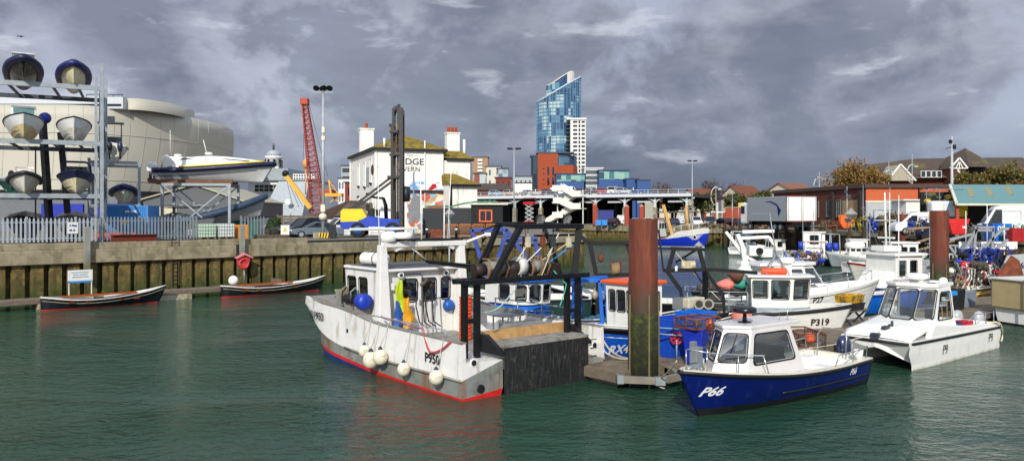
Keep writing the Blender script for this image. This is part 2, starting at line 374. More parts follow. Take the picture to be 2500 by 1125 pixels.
# ---------- boat building helpers (local frame: x forward from the stern, y to port, z up from the water)
def cr(tab,t):
    """smooth interpolation through (t,value) pairs"""
    n=len(tab)
    if t<=tab[0][0]: return tab[0][1]
    if t>=tab[-1][0]: return tab[-1][1]
    for i in range(n-1):
        if t<=tab[i+1][0]: break
    t0,a=tab[i]; t1,b_=tab[i+1]; h=t1-t0; u=(t-t0)/h
    def sl(j):
        if j==0: return (tab[1][1]-tab[0][1])/(tab[1][0]-tab[0][0])
        if j==n-1: return (tab[-1][1]-tab[-2][1])/(tab[-1][0]-tab[-2][0])
        return (tab[j+1][1]-tab[j-1][1])/(tab[j+1][0]-tab[j-1][0])
    m0=sl(i)*h; m1=sl(i+1)*h; u2=u*u; u3=u2*u
    return (2*u3-3*u2+1)*a+(u3-2*u2+u)*m0+(-2*u3+3*u2)*b_+(u3-u2)*m1
class Hull:
    def __init__(s,L,B,sheer,beam=((0,.86),(.3,1),(.6,.95),(.82,.66),(1,0)),rake=.6,low=-.35,p0=.22,p1=.85,y0=0,one=None):
        s.L=L;s.B=B;s.sh=sheer;s.bm=beam;s.rake=rake;s.low=low;s.p0=p0;s.p1=p1;s.y0=y0
    def h(s,t): return cr(s.sh,t)
    def pt(s,t,z,sd,out=0):
        zt=s.h(t); v=max(0,(z-s.low)/(zt-s.low)); y=s.B/2*max(0,cr(s.bm,t))*(v**(s.p0+(s.p1-s.p0)*t**1.5))
        x=s.L*t+s.rake*(t**5)*(z/ max(.2,zt))
        return Vector((x,(y+out)*sd+s.y0,z))
    def skin(s,name,root,bands,mats,ns=26,sub=4,transom=True,bev=0):
        """bands: functions t->z of the upper edge of each colour band, from the keel up"""
        m=MB()
        ts=[1-(1-i/ns)**1.35 for i in range(ns+1)]
        for sd in (1,-1):
            rows=[]; mr=[]
            lo=lambda t:s.low
            prev=lo
            for bi,fn in enumerate(bands):
                k=sub if bi in (0,len(bands)-1) else 2
                for q in range(k):
                    rows.append((prev,fn,q/k)); mr.append(bi)
                prev=fn
            rows.append((prev,prev,0))
            rings=[]
            for t in ts: rings.append([s.pt(t,a(t)+(b_(t)-a(t))*q,sd) for a,b_,q in rows])
            m.loft(rings,closed=False,mrows=mr)
            if transom:
                r=rings[0]
                for i in range(len(r)-1):
                    c0=Vector((r[i].x,s.y0,r[i].z)); c1=Vector((r[i+1].x,s.y0,r[i+1].z))
                    m.quad(r[i],c0,c1,r[i+1],m=mr[i])
        return m.build(name,mats,root)
    def deck(s,name,root,material,drop=.25,inset=.03,t0=0,t1=.985,ns=20):
        m=MB(); P=[];Qq=[]
        for i in range(ns+1):
            t=t0+(t1-t0)*i/ns; z=s.h(t)-drop
            a=s.pt(t,z,1,-inset); b_=s.pt(t,z,-1,-inset)
            if a.y<b_.y: a.y=b_.y=s.y0
            P.append(a);Qq.append(b_)
        for i in range(ns): m.quad(P[i],P[i+1],Qq[i+1],Qq[i])
        return m.build(name,material,root)
    def gunwale(s,name,root,material,w=.14,drop=.25,t0=0,t1=.99,ns=26,h=.03):
        m=MB()
        for sd in (1,-1):
            R=[]
            for i in range(ns+1):
                t=t0+(t1-t0)*i/ns; z=s.h(t); o=s.pt(t,z,sd,.01); ww=min(w,abs(o.y-s.y0)*.9); a=s.pt(t,z,sd,-ww); 
                dd=min(drop,ww*2.5); R.append([o,o+Vector((0,0,h)),a+Vector((0,0,h)),a-Vector((0,0,dd))])
            m.loft(R,closed=False,sm=False)
        a=[s.pt(t0,s.h(t0),sd,.01) for sd in (1,-1)]
        if t0==0:
            m.bx(-.02,w,a[1].y+.02,a[0].y-.02,s.h(0)-.04,s.h(0)+h); m.bx(0,w,a[1].y*.8+s.y0*.2,a[0].y*.8+s.y0*.2,s.h(0)-drop,s.h(0)-.04)
        return m.build(name,material,root)
    def rail(s,name,root,material,dz=0,r=.045,t0=0,t1=1,sides=(1,-1),out=.0,ns=26,stern=False):
        m=MB()
        for sd in sides:
            pts=[s.pt(t0+(t1-t0)*i/ns,s.h(t0+(t1-t0)*i/ns)+dz,sd,out) for i in range(ns+1)]
            m.path(pts,r,8)
        if stern: m.path([s.pt(0,s.h(0)+dz,1,out),s.pt(0,s.h(0)+dz,-1,out)],r,8)
        return m.build(name,material,root)
    def text(s,txt,size,x,z,sd,material,root,name='registration_number',bold=.02,shear=0,sx=1,off=.012):
        vs,fs=text_verts(txt,size,bold,shear,sx=sx); m=MB(); P=[]
        for a,b_ in vs:
            xx=x-a*sd   # port text runs towards the stern
            zz=z+b_; t=max(.0,min(1,xx/s.L)); 
            for _ in range(3): t-=(s.pt(t,zz,sd).x-xx)/s.L
            p=s.pt(t,zz,sd); q1=s.pt(t+.01,zz,sd)-p; q2=s.pt(t,zz+.02,sd)-p; n=q1.cross(q2).normalized()
            if n.y*sd<0: n=-n
            P.append(p+n*off)
        m.add(P,fs); return m.build(name,material,root,fix=False)
def rrect(w,h,r,k=4):
    o=[]
    for cx,cy,a0 in ((w-r,r,-90),(w-r,h-r,0),(r,h-r,90),(r,r,180)):
        for i in range(k+1):
            a=math.radians(a0+90*i/k); o.append((cx+r*math.cos(a),cy+r*math.sin(a)))
    return o
def add_window(root,A,B,C,D,u0,u1,v0,v1,glass,frame=rubber,fw=.035,rad=.07,off=.012,skew=0,wall=None,name='window'):
    """a rounded window in the panel A B C D (bottom left, bottom right, top right, top left seen from outside); it is a part with its pane as sub-part"""
    def P(u,v):
        return (A*(1-u)+B*u)*(1-v)+(D*(1-u)+C*u)*v
    n=((B-A).cross(D-A)).normalized()
    wq=((B-A).length+(C-D).length)/2; hq=((D-A).length+(C-B).length)/2
    w=(u1-u0)*wq; h=(v1-v0)*hq; r=min(rad,w*.4,h*.4)
    def L(x,y): return P(u0+(u1-u0)*x/w+skew*(y/h),v0+(v1-v0)*y/h)
    inner=rrect(w,h,r); k=len(inner)
    def grow(p,g): 
        return (p[0]+(g if p[0]>w/2 else -g)*1,p[1]+(g if p[1]>h/2 else -g)*1)
    outer=[]
    for x,y in inner:
        dx,dy=x-w/2,y-h/2
        outer.append((x+fw*(1 if dx>0 else -1)*min(1,abs(dx)/(w/2-1e-6)),y+fw*(1 if dy>0 else -1)*min(1,abs(dy)/(h/2-1e-6))))
    m=MB()
    I=[L(*p)+n*off for p in inner]; O=[L(*p)+n*off for p in outer]; I2=[L(*p)-n*.02 for p in inner]; O2=[L(*p)-n*.004 for p in outer]
    m.loft([O2,O,I,I2],sm=False)
    fr=m.build(name,frame,root)
    m=MB(); m.add([L(*p)-n*.006 for p in inner],[tuple(range(k))]); m.build('pane',glass,fr,fix=False)
    if wall is not None:   # white filler between the square opening and the rounded frame
        sq=[]
        for x,y in inner:
            dx,dy=x-w/2,y-h/2; f=max(abs(dx)/(w/2),abs(dy)/(h/2)); sq.append((w/2+dx/f,h/2+dy/f))
        wall.loft([[L(*p) for p in sq],[L(*p)+n*.001 for p in inner]],sm=False)
    return fr
def cabin(root,bot,top,z0,z1,wins,material,glass,name='wheelhouse',frame=rubber,roof=None,over=.1,rt=.07,roofmat=None,rad=.09,fw=.035,openfaces=(),roofpoly=None,roofz=None,skew=None):
    """walls between two outlines; wins={panel:[(u0,u1,v0,v1)..]} are cut out and glazed"""
    n=len(bot); m=MB()
    def V(p,z): return Vector((p[0],p[1],z if len(p)<3 else p[2]))
    for i in range(n):
        if i in openfaces: continue
        j=(i+1)%n; A,B,C,D=V(bot[i],z0),V(bot[j],z0),V(top[j],z1),V(top[i],z1)
        ws=wins.get(i,[])
        P=lambda u,v:(A*(1-u)+B*u)*(1-v)+(D*(1-u)+C*u)*v
        if not ws: m.quad(A,B,C,D); continue
        ub=sorted({0,1}|{w[0] for w in ws}|{w[1] for w in ws}); vb=sorted({0,1}|{w[2] for w in ws}|{w[3] for w in ws})
        for a in range(len(ub)-1):
            for c in range(len(vb)-1):
                uc=(ub[a]+ub[a+1])/2; vc=(vb[c]+vb[c+1])/2
                if any(w[0]<uc<w[1] and w[2]<vc<w[3] for w in ws): continue
                m.quad(P(ub[a],vb[c]),P(ub[a+1],vb[c]),P(ub[a+1],vb[c+1]),P(ub[a],vb[c+1]))
        for w in ws: add_window(root,A,B,C,D,*w[:4],glass,frame,fw,rad,wall=m)
    o=m.build(name,material,root,fix=False)
    q=o.modifiers.new('thick','SOLIDIFY'); q.thickness=.02; q.offset=-1
    if roof is not False:
        rp=roofpoly
        if rp is None:
            cx=sum(p[0] for p in top)/n; cy=sum(p[1] for p in top)/n
            rp=[(p[0]+over*(1 if p[0]>cx else -1),p[1]+over*(1 if p[1]>cy else -1)) for p in top]
        m=MB(); m.prism(rp,z1-.005,z1+rt); m.build('roof',roofmat or material,root,bev=min(.03,rt*.4))
    return o
def outboard(root,x,y,z,h=1.0,col=None,tilt=0):
    """outboard engine clamped to a transom at (x,y), cowl top at z+h"""
    cowl=col or mat('navy_cowling','#27314f',.25,var=.1)
    R=Matrix.Rotation(tilt,4,'Y'); T=Matrix.Translation((x,y,z))
    m=MB(); prof=[(.02,0),(.15,.01),(.2,.12),(.21,.3),(.19,.46),(.13,.56),(.03,.6)]
    m.lathe(prof,16); m.v=[((v[0]*1.45-.12),v[1]*1.02,v[2]*h+.02) for v in m.v]; m.xf(T@R)
    e=m.build('outboard_engine',cowl,root)
    m=MB(); m.box((-.12,0,-.3),(.2,.14,.7)); m.box((-.16,0,-.6),(.34,.05,.3)); m.tube((-.36,0,-.62),(.08,0,-.62),.06,.03); m.box((.06,0,-.04),(.2,.26,.18)); m.xf(T@R)
    m.build('drive_leg',mat('dark_engine_leg','#2b2f38',.4),e); return e
def dome(root,c,r=.3,h=.22,name='radar_dome',material=None):
    m=MB(); m.lathe([(r*.7,0),(r*.98,.03),(r,h*.45),(r*.94,h*.8),(r*.6,h*.97),(.02,h)],18,c); return m.build(name,material or whitec,root)
def fender(p,r,top,label,group=None,cat='fender',cm=None):
    t=thing('buoy_fender',label,cat,p,group=group)
    m=MB(); m.ball((0,0,0),r,16,1.08); m.build('ball',cm or mat('dirty_white_vinyl','#d8d0ba',.5,var=.1,stain=('#8f866c',.3,4)),t)
    m=MB(); m.lathe([(r*.36,r*.93),(r*.3,r*1.15),(r*.12,r*1.4),(.02,r*1.42)],10); m.build('eyelet',mat('navy_vinyl','#1d2a4a',.5),t)
    m=MB(); a=Vector((0,0,r*1.4)); d=Vector(top)-Vector(p); m.path([a,a*.5+d*.5+Vector((.015,.01,0)),d],.013,6); m.build('rope',rope,t); return t
def hang(name,pts,r,material,label,cat='rope',sag=0,n=10,group=None,kn=6):
    """a rope or hose through points, sagging between them"""
    P=[]; pts=[Vector(p) for p in pts]
    for i in range(len(pts)-1):
        for k in range(n):
            u=k/n; P.append(pts[i].lerp(pts[i+1],u)-Vector((0,0,sag*4*u*(1-u))))
    P.append(pts[-1]); m=MB(); m.path(P,r,kn); return tag(m.build(name,material,org=pts[0]),label,cat,group)
def handrail(root,pts,h,r=.018,material=None,name='rail',mid=False,posts=True):
    m=MB(); top=[Vector(p)+Vector((0,0,h)) for p in pts]; m.path(top,r,6)
    if mid: m.path([Vector(p)+Vector((0,0,h*.5)) for p in pts],r*.8,6)
    if posts:
        for p in pts: m.tube(p,Vector(p)+Vector((0,0,h)),r*.9,n=6)
    return m.build(name,material or stainless,root)
def Lw(root,p):
    """local point of a thing to world"""
    return Matrix.Translation(root.location)@Matrix.Rotation(root.rotation_euler.z,4,'Z')@Vector(p)
# ================= blue half cabin boat P66
navyh=mat('navy_hull_gelcoat','#07165c',.3,var=.16,sc=1.4,streak=('#1c2c70',.14,4))
blkh=mat('black_antifouling','#0b0c0f',.6,var=.3)
p66=thing('fishing_boat','navy blue half cabin boat with white cuddy, black radar and P66 on its bow','boat',(11.0,26.2,0),math.radians(219.7))
H=Hull(7.7,2.46,[(0,.84),(.3,.84),(.6,.95),(.85,1.17),(1,1.36)],[(0,.93),(.3,1),(.6,.97),(.8,.75),(.92,.42),(1,0)],rake=.85,low=-.4,p0=.16,p1=.75)
H.skin('hull',p66,[lambda t:.16+.06*t,lambda t:H.h(t)],[blkh,navyh])
H.rail('rubbing_strake',p66,rubber,dz=-.05,r=.055,out=.01,stern=True)
m=MB()
for sd in (1,-1):
    pts=[]
    for i in range(21):
        t=.02+.62*i/20; pts.append(H.pt(t,.36+.06*t,sd,.0))
    m.path(pts,.035,6)
    r=[H.pt(.02+.0*i,.42,sd) for i in range(2)]
m.build('spray_rail',rubber,p66)
H.gunwale('gunwale',p66,mat('cream_gelcoat','#d9d2bf',.35,var=.06),w=.2,drop=.4)
H.deck('deck',p66,whitec,drop=.42,t1=.6); H.deck('foredeck',p66,whitec,drop=.06,t0=.42,t1=.985,inset=.12)
H.text('P66',.36,7.85,.6,1,lettw,p66,bold=.03,shear=.35,sx=1.15); H.text('P66',.3,1.5,.5,1,lettw,p66,bold=.02,shear=.2,sx=.9); H.text('P66',.34,6.9,.62,-1,lettw,p66,bold=.03,shear=.35)
cabm=mat('warm_white_gelcoat','#d2cecb',.3,var=.04)
bot=[(3.75,-.92),(6.45,-.74),(7.15,0),(6.45,.74),(3.75,.92)]; top=[(4.3,-.74),(6.05,-.6),(6.5,0),(6.05,.6),(4.3,.74)]
cabin(p66,bot,top,.92,2.28,{0:[(.12,.9,.3,.88)],1:[(.1,.9,.36,.9)],2:[(.1,.9,.36,.9)],3:[(.1,.88,.3,.88)]},cabm,tinted,openfaces=(4,),roofpoly=[(3.65,-.72),(6.1,-.62),(6.56,0),(6.1,.62),(3.65,.72)],rt=.1,rad=.12,fw=.05,name='cabin')
m=MB(); m.bx(3.8,4.7,-.35,.3,.8,1.25); m.bx(4.2,4.35,-.5,.5,1.25,1.6); m.build('helm_console',mat('dark_interior','#25262a',.7),p66)
m=MB(); m.ball((5.6,.25,1.35),.16,10,1.9); m.build('oilskin_jacket',mat('dull_red_fabric','#7a1c22',.8),p66)
# radar, wiper, rails
rd=dome(p66,(5.55,.05,2.66),.34,.2,material=mat('black_radar_plastic','#15161a',.3,var=.2))
m=MB(); m.tube((5.55,.05,2.38),(5.55,.05,2.68),.07,.05); m.box((5.55,.05,2.4),(.3,.26,.03)); m.build('radar_bracket',black,p66)
m=MB(); m.path([(4.3,.4,2.38),(4.3,.4,2.6),(4.7,-.1,2.62),(5.6,-.45,2.6),(5.6,-.45,2.38)],.014); m.path([(4.05,.52,2.38),(4.05,.52,2.75)],.014); m.build('roof_rail',stainless,p66)
m=MB(); m.tube((6.3,.32,2.18),(6.62,.3,1.62),.012); m.tube((6.46,.5,1.5),(6.62,.08,1.62),.008); m.build('wiper',black,p66)
m=MB()
pts=[H.pt(t,H.h(t)+.0,1,-.12) for t in (.74,.84,.92)]+[Vector((8.1,0,1.36))]
pts=[p+Vector((0,0,.52)) for p in pts]; mir=[Vector((p.x,-p.y,p.z)) for p in pts[-2::-1]]
m.path([Vector((5.75,.98,1.02))]+[Vector((6.0,.95,1.58))]+pts+mir+[Vector((6.0,-.95,1.58)),Vector((5.75,-.98,1.02))],.02)
for t in (.84,.93):
    for sd in (1,-1):
        q=H.pt(t,H.h(t),sd,-.12); m.tube(q,q+Vector((0,0,.52)),.016)
m.build('bow_rail',stainless,p66)
m=MB()
for sd in (1,-1): m.path([H.pt(.31,.86,sd,-.1),H.pt(.3,1.22,sd,-.1),H.pt(.12,1.22,sd,-.1),H.pt(.03,1.26,sd,-.12),H.pt(.03,.86,sd,-.12)],.018); m.tube(H.pt(.16,.86,sd,-.1),H.pt(.16,1.22,sd,-.1),.015)
m.path([(.5,.5,.8),(.45,.5,1.5),(.4,.35,1.72),(.4,-.35,1.72),(.45,-.5,1.5),(.5,-.5,.8)],.022); m.build('stern_rail',stainless,p66)
for q in ((.1,.55,-1.0,1.0,.42,.78),(.6,1.3,-1.0,-.4,.42,.8),(2.6,3.3,-.95,-.3,.42,.85),(1.5,2.0,.1,.6,.42,.72)):
    m=MB(); m.bx(*q); m.build('cockpit_locker',whitec,p66,bev=.02)
e=outboard(p66,-.22,0,.72,1.15)
vs,fs=text_verts("YAMAHA",.11,.02); m=MB(); m.add([(-.62+b_,.17,.98+a*.62) for a,b_ in vs],fs); m.build("lettering",lettw,e,fix=False)
m=MB(); m.path([(8.0,.05,1.4),(8.2,.02,1.36)],.06); m.box((7.7,0,1.38),(.5,.1,.1)); m.tube((7.6,.12,1.28),(7.6,.12,1.6),.035); m.build('bow_roller',steel,p66)
m=MB(); m.box((7.1,-.5,1.5),(.3,.25,.55)); m.box((6.9,-.75,1.7),(.2,.14,.35)); m.tube((7.0,-.6,1.1),(7.0,-.6,1.6),.06); m.build('pot_hauler',greyp,p66,bev=.02)
m=MB(); m.lathe([(.12,0),(.15,.3),(.13,.3),(.1,.04)],14,(.55,.95,.86)); tag(m.build('bucket',whitec,loc=p66.location,rz=p66.rotation_euler.z),'white bucket standing on the navy boat stern quarter','bucket')
# ================= white catamaran P9
p9=thing('fishing_boat','gleaming white twin hull cabin boat with P9 on its side and grey outboard','boat',(19.48,33.22,0),math.radians(218.8)); p9['w']=1
gel=mat('gleaming_white_gelcoat','#e6e4de',.18,var=.04,streak=('#c9c3b2',.1,3),low=('#9a9064',-.12,.1))
def cat_hull(root,L,yo,B,wl,hull,top):
    for sd in (1,-1):
        m=MB(); rings=[]
        for i in range(25):
            t=i/24; x=L*t; top_z=.98+.1*t
            f=max(0,1-max(0,(t-.62)/.38)**2.2)
            wi=yo-.55+ .37*max(0,(t-.55)/.45)**1.6   # inner edge of the hull runs out to the stem
            xo=x+ (.32*t**6)
            rings.append([Vector((x-.25*t**4,sd*(wi+.12),-.3)),Vector((x-.2*t**4,sd*(yo-.06-.1*(1-f)),-.3)),Vector((x-.1*t**4,sd*(yo-.02-.08*(1-f)),.2)),Vector((xo,sd*(yo+.02-.03*(1-f)),.62)),Vector((xo,sd*(yo+.03),top_z-.14)),Vector((xo,sd*(yo+.03),top_z)),
              Vector((xo,0,top_z)),Vector((xo,0,.66+.1*t)),Vector((xo-.05,sd*.22,.6+.1*t)),Vector((x-.12*t**4,sd*(wi+.02),.28))])
        m.loft(rings,closed=True,caps=True,sm=False); m.build('hull',gel,root)
cat_hull(p9,7.9,1.22,0,0,0,0)
m=MB(); P=[(-.02,1.27,.88),(2,1.27,.9),(4,1.27,.92),(6,1.27,.95),(7.9,1.26,.98),(8.22,1.2,.985),(8.24,0,.985),(8.22,-1.2,.985),(7.9,-1.26,.98),(6,-1.27,.95),(3,-1.27,.91),(-.02,-1.27,.88)]
m.path(P,.05,8); m.build('rubbing_strake',rubber,p9)
m=MB(); R=[]
for x,y,z,d in ((8.2,1.2,1.06,0),(7.95,1.2,1.28,.1),(6.9,1.15,1.42,.3),(5.9,1.05,1.62,.6)):
    R.append([Vector((x,y,z-.2)),Vector((x,y,z-.02)),Vector((x-.06,y*.85,z+.03)),Vector((x-.06,0,z+.06)),Vector((x-.06,-y*.85,z+.03)),Vector((x,-y,z-.02)),Vector((x,-y,z-.2))])
m.loft(R,closed=False,sm=True); m.build('foredeck',gel,p9)
m=MB(); 
for sd in (1,-1): m.prism([(-.02,.9),(0,1.06),(3.2,1.2),(6.2,1.5),(6.6,1.02),(6.6,.9)],sd*1.02,sd*1.235,'y')
m.bx(-.02,.25,-1.2,1.2,.5,1.06); m.build('coaming',gel,p9,bev=.03)
m=MB(); m.bx(.05,4.5,-1.0,1.0,.5,.56); m.build('cockpit_sole',mat('grey_nonslip','#8b8d8a',.8),p9)
bot=[(3.9,-1.12),(6.0,-1.12),(6.5,-.45),(6.5,.45),(6.0,1.05),(3.9,1.05)]; top=[(4.05,-1.0),(5.1,-1.0),(5.5,-.42),(5.5,.42),(5.1,.9),(4.05,.9)]
cabin(p9,bot,top,1.25,2.78,{0:[(.12,.8,.2,.9)],1:[(.05,.95,.24,.93)],2:[(.04,.96,.24,.93)],3:[(.05,.95,.24,.93)],4:[(.2,.88,.22,.86)]},gel,clear,openfaces=(5,),rad=.13,fw=.045,roofpoly=[(3.7,-.98),(5.2,-1.04),(5.6,-.46),(5.6,.46),(5.2,.94),(3.7,.88)],rt=.13,name='cabin')
m=MB(); m.bx(4.4,5.6,-.95,.95,.9,1.42); m.build('dashboard',mat('grey_moulding','#9a9b98',.5),p9)
m=MB()
for y in (.5,-.45): m.box((4.7,y,1.55),(.18,.5,.7)); m.box((4.95,y,1.3),(.5,.5,.14))
m.build('helm_seat',mat('dark_blue_vinyl','#20283c',.5),p9,bev=.04)
dome(p9,(4.3,-.25,2.98),.42,.24); m=MB(); m.bx(4.15,4.45,-.5,.0,2.84,2.98); m.bx(3.9,4.2,.2,.5,2.84,2.95); m.build('radar_bracket',whitec,p9)
m=MB(); m.tube((4.75,-.75,2.84),(4.65,-.78,6.3),.03,.012); m.build('whip_aerial',whitec,p9)
m=MB(); m.ball((4.0,.62,2.96),.16,12,.8); m.build('searchlight',whitec,p9)
m=MB()
for y in (.65,.0,-.65): m.tube((5.3,y,2.72),(5.75,y*.8+.1,2.2),.014); m.path([(5.1,y-.14,2.86),(5.1,y-.14,2.94),(5.1,y+.14,2.94),(5.1,y+.14,2.86)],.014)
m.build('wiper',dsteel,p9)
m=MB(); m.box((7.7,.15,1.42),(.35,.16,.12)); m.tube((7.2,.15,1.4),(7.2,.15,1.62),.05); m.box((7.3,.15,1.48),(.3,.08,.06)); m.box((8.15,.0,1.15),(.2,.3,.2)); m.build('anchor_roller',dsteel,p9,bev=.01)
m=MB()
for x in (.35,1.2,2.2): m.tube((x,1.1,1.1),(x,1.1,1.55),.02)
m.path([(.3,1.1,1.5),(1.2,1.1,1.52),(2.2,1.1,1.55),(2.9,1.1,1.35)],.02)
m.path([(.3,-1.1,1.5),(1.2,-1.1,1.52),(2.2,-1.1,1.55),(2.9,-1.1,1.35)],.02); m.build('stern_rail',steel,p9)
outboard(p9,-.3,.25,.72,1.1,mat('light_grey_cowling','#a8abac',.3)); outboard(p9,-.3,-.6,.72,1.05,mat('light_grey_cowling','#a8abac',.3))
def flat_text(txt,size,x,y,z,root,sd=1,material=lettb,off=.0,**k):
    vs,fs=text_verts(txt,size,**k); m=MB(); m.add([(x-a*sd,y+off*sd,z+b_) for a,b_ in vs],fs); return m.build('registration_number',material,root,fix=False)
def outer9(t): return 1.22
flat_text('P9',.5,5.6,1.262,.36,p9,bold=-.004,sx=.85,shear=.15); flat_text('P9',.5,1.3,1.262,.38,p9,bold=-.004,sx=.85)
hl=thing('coiled_hose','pale yellow hose looped over the stern quarter of the white catamaran','hose',Lw(p9,(.6,1.3,1.1)))
m=MB(); m.path([Lw(p9,p)-Vector(hl.location) for p in [(1.1,1.1,1.12),(.7,1.3,1.14),(.3,1.33,1.02),(.05,1.34,.75),(.1,1.33,.45),(.2,1.33,.3)]],.035,8); m.build('hose',mat('cream_hose','#cfc6a0',.6),hl)
for i,(nm,lab,cols) in enumerate((('bucket','navy fish bucket in the cockpit of the white catamaran','#1d2b55'),('crate','red plastic crate in the cockpit of the white catamaran','#b8202a'))):
    m=MB(); m.lathe([(.2,0),(.26,.42),(.23,.42),(.18,.05)],14) if i==0 else m.box((0,0,.2),(.55,.4,.4)); tag(m.build(nm,mat('plastic_'+nm,cols,.5),loc=Lw(p9,(3.3-.9*i,.75,.9)),rz=.4),lab,nm)
for i in range(3):
    t=thing('deck_brush',['blue headed deck brush standing tallest behind the white cabin','brown handled deck brush leaning behind the white cabin','short boathook leaning beside the deck brushes'][i],'brush',Lw(p9,(2.7-.25*i,.35-.2*i,.56)))
    m=MB(); m.tube((0,0,0),(.12*(1-i),.05,1.75-.25*i),.018); m.build('handle',woodl,t)
    m=MB(); m.box((.12*(1-i),.05,1.8-.25*i),(.5,.12,.16),.5); m.build('brush_head',mat('bright_blue_bristle','#1c86cf',.7) if i==0 else whitec,t)
def wl(root,px,py,z):
    """photo point at depth z, in the local frame of a root"""
    return (Matrix.Translation(root.location)@Matrix.Rotation(root.rotation_euler.z,4,'Z')).inverted()@W(px,py,z)
# ================= white work catamaran P950
p950=thing('fishing_boat','white and bare aluminium twin hull workboat BJ P950 with black stern gantry and round fenders','boat',(.84,24.8,0),math.radians(128.9))
alu=mat('weathered_aluminium','#8f928c',.5,.25,var=.2,sc=1.2,streak=('#8a5628',.34,1.6),stain=('#6f7370',.3,2),bump=.15)
redb=mat('red_boot_stripe','#c0201c',.5,var=.15); blub=mat('blue_antifouling','#17306e',.6,var=.25)
wpaint=mat('scuffed_white_paint','#dcdad6',.4,var=.05,streak=('#9a8a72',.2,2.0),stain=('#b9b4ac',.05,1.2))
yh=2.94; LB=11.2
def bz(x): return cr(((0,1.69),(4.9,1.72),(5.6,1.76),(6.9,1.92),(7.6,2.0),(11.6,2.1)),x)
def gz(x): return cr(((0,.6),(4.8,.56),(7.5,.62),(9.2,.85),(10.4,1.2),(11.3,1.5)),x)
def rz_(x): return cr(((0,.07),(4,.08),(7,.2),(9,.34),(10.6,.46)),x)
for sd in (1,-1):
    m=MB(); rings=[]
    for i in range(33):
        t=i/32; x=LB*t
        rk=1.0*t**5                       # stem rake of the top
        cv=max(0,(t-.72)/.28)             # 0..1 in the bow
        yo=yh-.95*cv**2.6; yt=yh-.55*cv**3; yi=yh-1.5+.55*cv**1.5
        if cv>0: yi=min(yi,yo-.02)
        z0=-.35; zr=rz_(x); zb=max(-.06,zr-.12); zg=gz(x+rk); zt=bz(x+rk)
        rings.append([Vector((x-.15*t**4,sd*(yi+.2),z0)),Vector((x-.15*t**4,sd*(yo-.1),z0)),Vector((x,sd*yo,zb)),Vector((x+rk*.12,sd*yo,zr)),Vector((x+rk*.3,sd*(yo+.0),(zr+zg)/2)),Vector((x+rk*.75,sd*(yo*.4+yt*.6),zg-.05)),Vector((x+rk*.75,sd*(yo*.3+yt*.7+.05),zg)),Vector((x+rk,sd*(yt+.03),(zg+zt)/2)),Vector((x+rk,sd*yt,zt)),Vector((x+rk*.9,sd*(yt-.1),zt)),Vector((x+rk*.9,sd*(yt-.12),zt-.55)),Vector((x,sd*yi,zt-.62)),Vector((x,sd*yi,.2))])
    n=len(rings[0]); mr=[2,2,1,0,0,0,3,3,3,3,3,0,0]
    m.loft(rings,closed=True,sm=False,mrows=mr)
    r=rings[0]; m.add(r,[(3,4,5,6,11,12)],0); m.add(r,[(6,7,8,9,10,11)],3); m.add(r,[(0,1,2,3,12)],1)
    r=rings[-1]; m.add(r,[tuple(range(n))],3)
    m.build('hull',[alu,redb,blub,wpaint],p950)
# nose, bridge deck, foredeck
m=MB(); R=[]
for y in [yh-.62,1.6,.8,0,-.8,-1.6,-(yh-.62)]:
    f=1-(abs(y)/yh)**3*.25
    R.append([Vector((11.0,y,.9)),Vector((11.7+.2*f,y,1.5)),Vector((12.05+.2*f,y,2.08)),Vector((11.9,y,2.1)),Vector((7.4,y,2.02)),Vector((7.4,y,.9))])
m.loft(R,closed=True,sm=False,caps=True); m.build('foredeck',mat('grey_nonslip_deck','#86837c',.85,var=.2,bump=.3),p950)
m=MB(); m.bx(.1,10.9,-2.3,2.3,.75,1.0); m.build('bridge_deck',alu,p950)
m=MB(); 
for sd in (1,-1):
    m.path([(0,sd*(yh+.03),.6)]+[(x,sd*(yh+.04-.95*max(0,(x/LB-.72)/.28)**2.6*.6),gz(x)-.0) for x in (2,4,6,7.5)],.05,6)
m.build('rubbing_strake',alu,p950)
for sd in (1,-1):
    m=MB(); P=[(x,sd*(yh-.05-.55*max(0,(x-8.4)/3.2)**3),bz(x)+.02) for x in (.0,2,4.8,5.6,6.9,8,9.5,10.6,11.6)]
    for a,b_ in zip(P,P[1:]): m.beam(a,b_,.16,.05)
    m.build('bulwark_cap',alu,p950)
m=MB(); m.tube((-.05,2.3,.3),(.1,2.3,.3),.13,n=14); m.tube((-.05,-2.3,.3),(.1,-2.3,.3),.13,n=14); m.build('exhaust_outlet',rubber,p950)
for y in (2.55,-2.5):
    m=MB(); m.tube((-.02,y,1.1),(.05,y,1.1),.13,n=14); o=m.build('fairlead',white,p950); m=MB(); m.tube((-.03,y,1.1),(.05,y,1.1),.09,n=14); m.build('hole',rubber,o)
m=MB(); m.tube((7.3,yh-.01,1.25),(7.3,yh+.035,1.25),.085,n=12); m.build('scupper',rubber,p950)
m=MB()
for sd in (1,-1): m.bx(.9,3.6,sd*(yh+.005),sd*(yh+.03),.68,.84)
m.build('freeing_port',black,p950)
for sd in (1,-1):
    def T950(t,size,x,z,dx=0):
        vs,fs=text_verts(t,size,.022); m=MB()
        P=[]
        for a,b_ in vs:
            xx=x-a*sd; t=xx/LB
            for _ in range(6): t=(xx-.95*max(0,t)**5)/LB
            cv=max(0,(t-.72)/.28); P.append((xx,sd*(yh-.55*cv**3+.075+.12*cv),z+b_))
        m.add(P,fs); m.build('registration_number',lettb,p950,fix=False)
    T950('P950',.42,1.98,.92); T950('BJ P950',.42,10.5 if sd>0 else 8.6,1.42)
vs,fs=text_verts('P950',.42,.022)
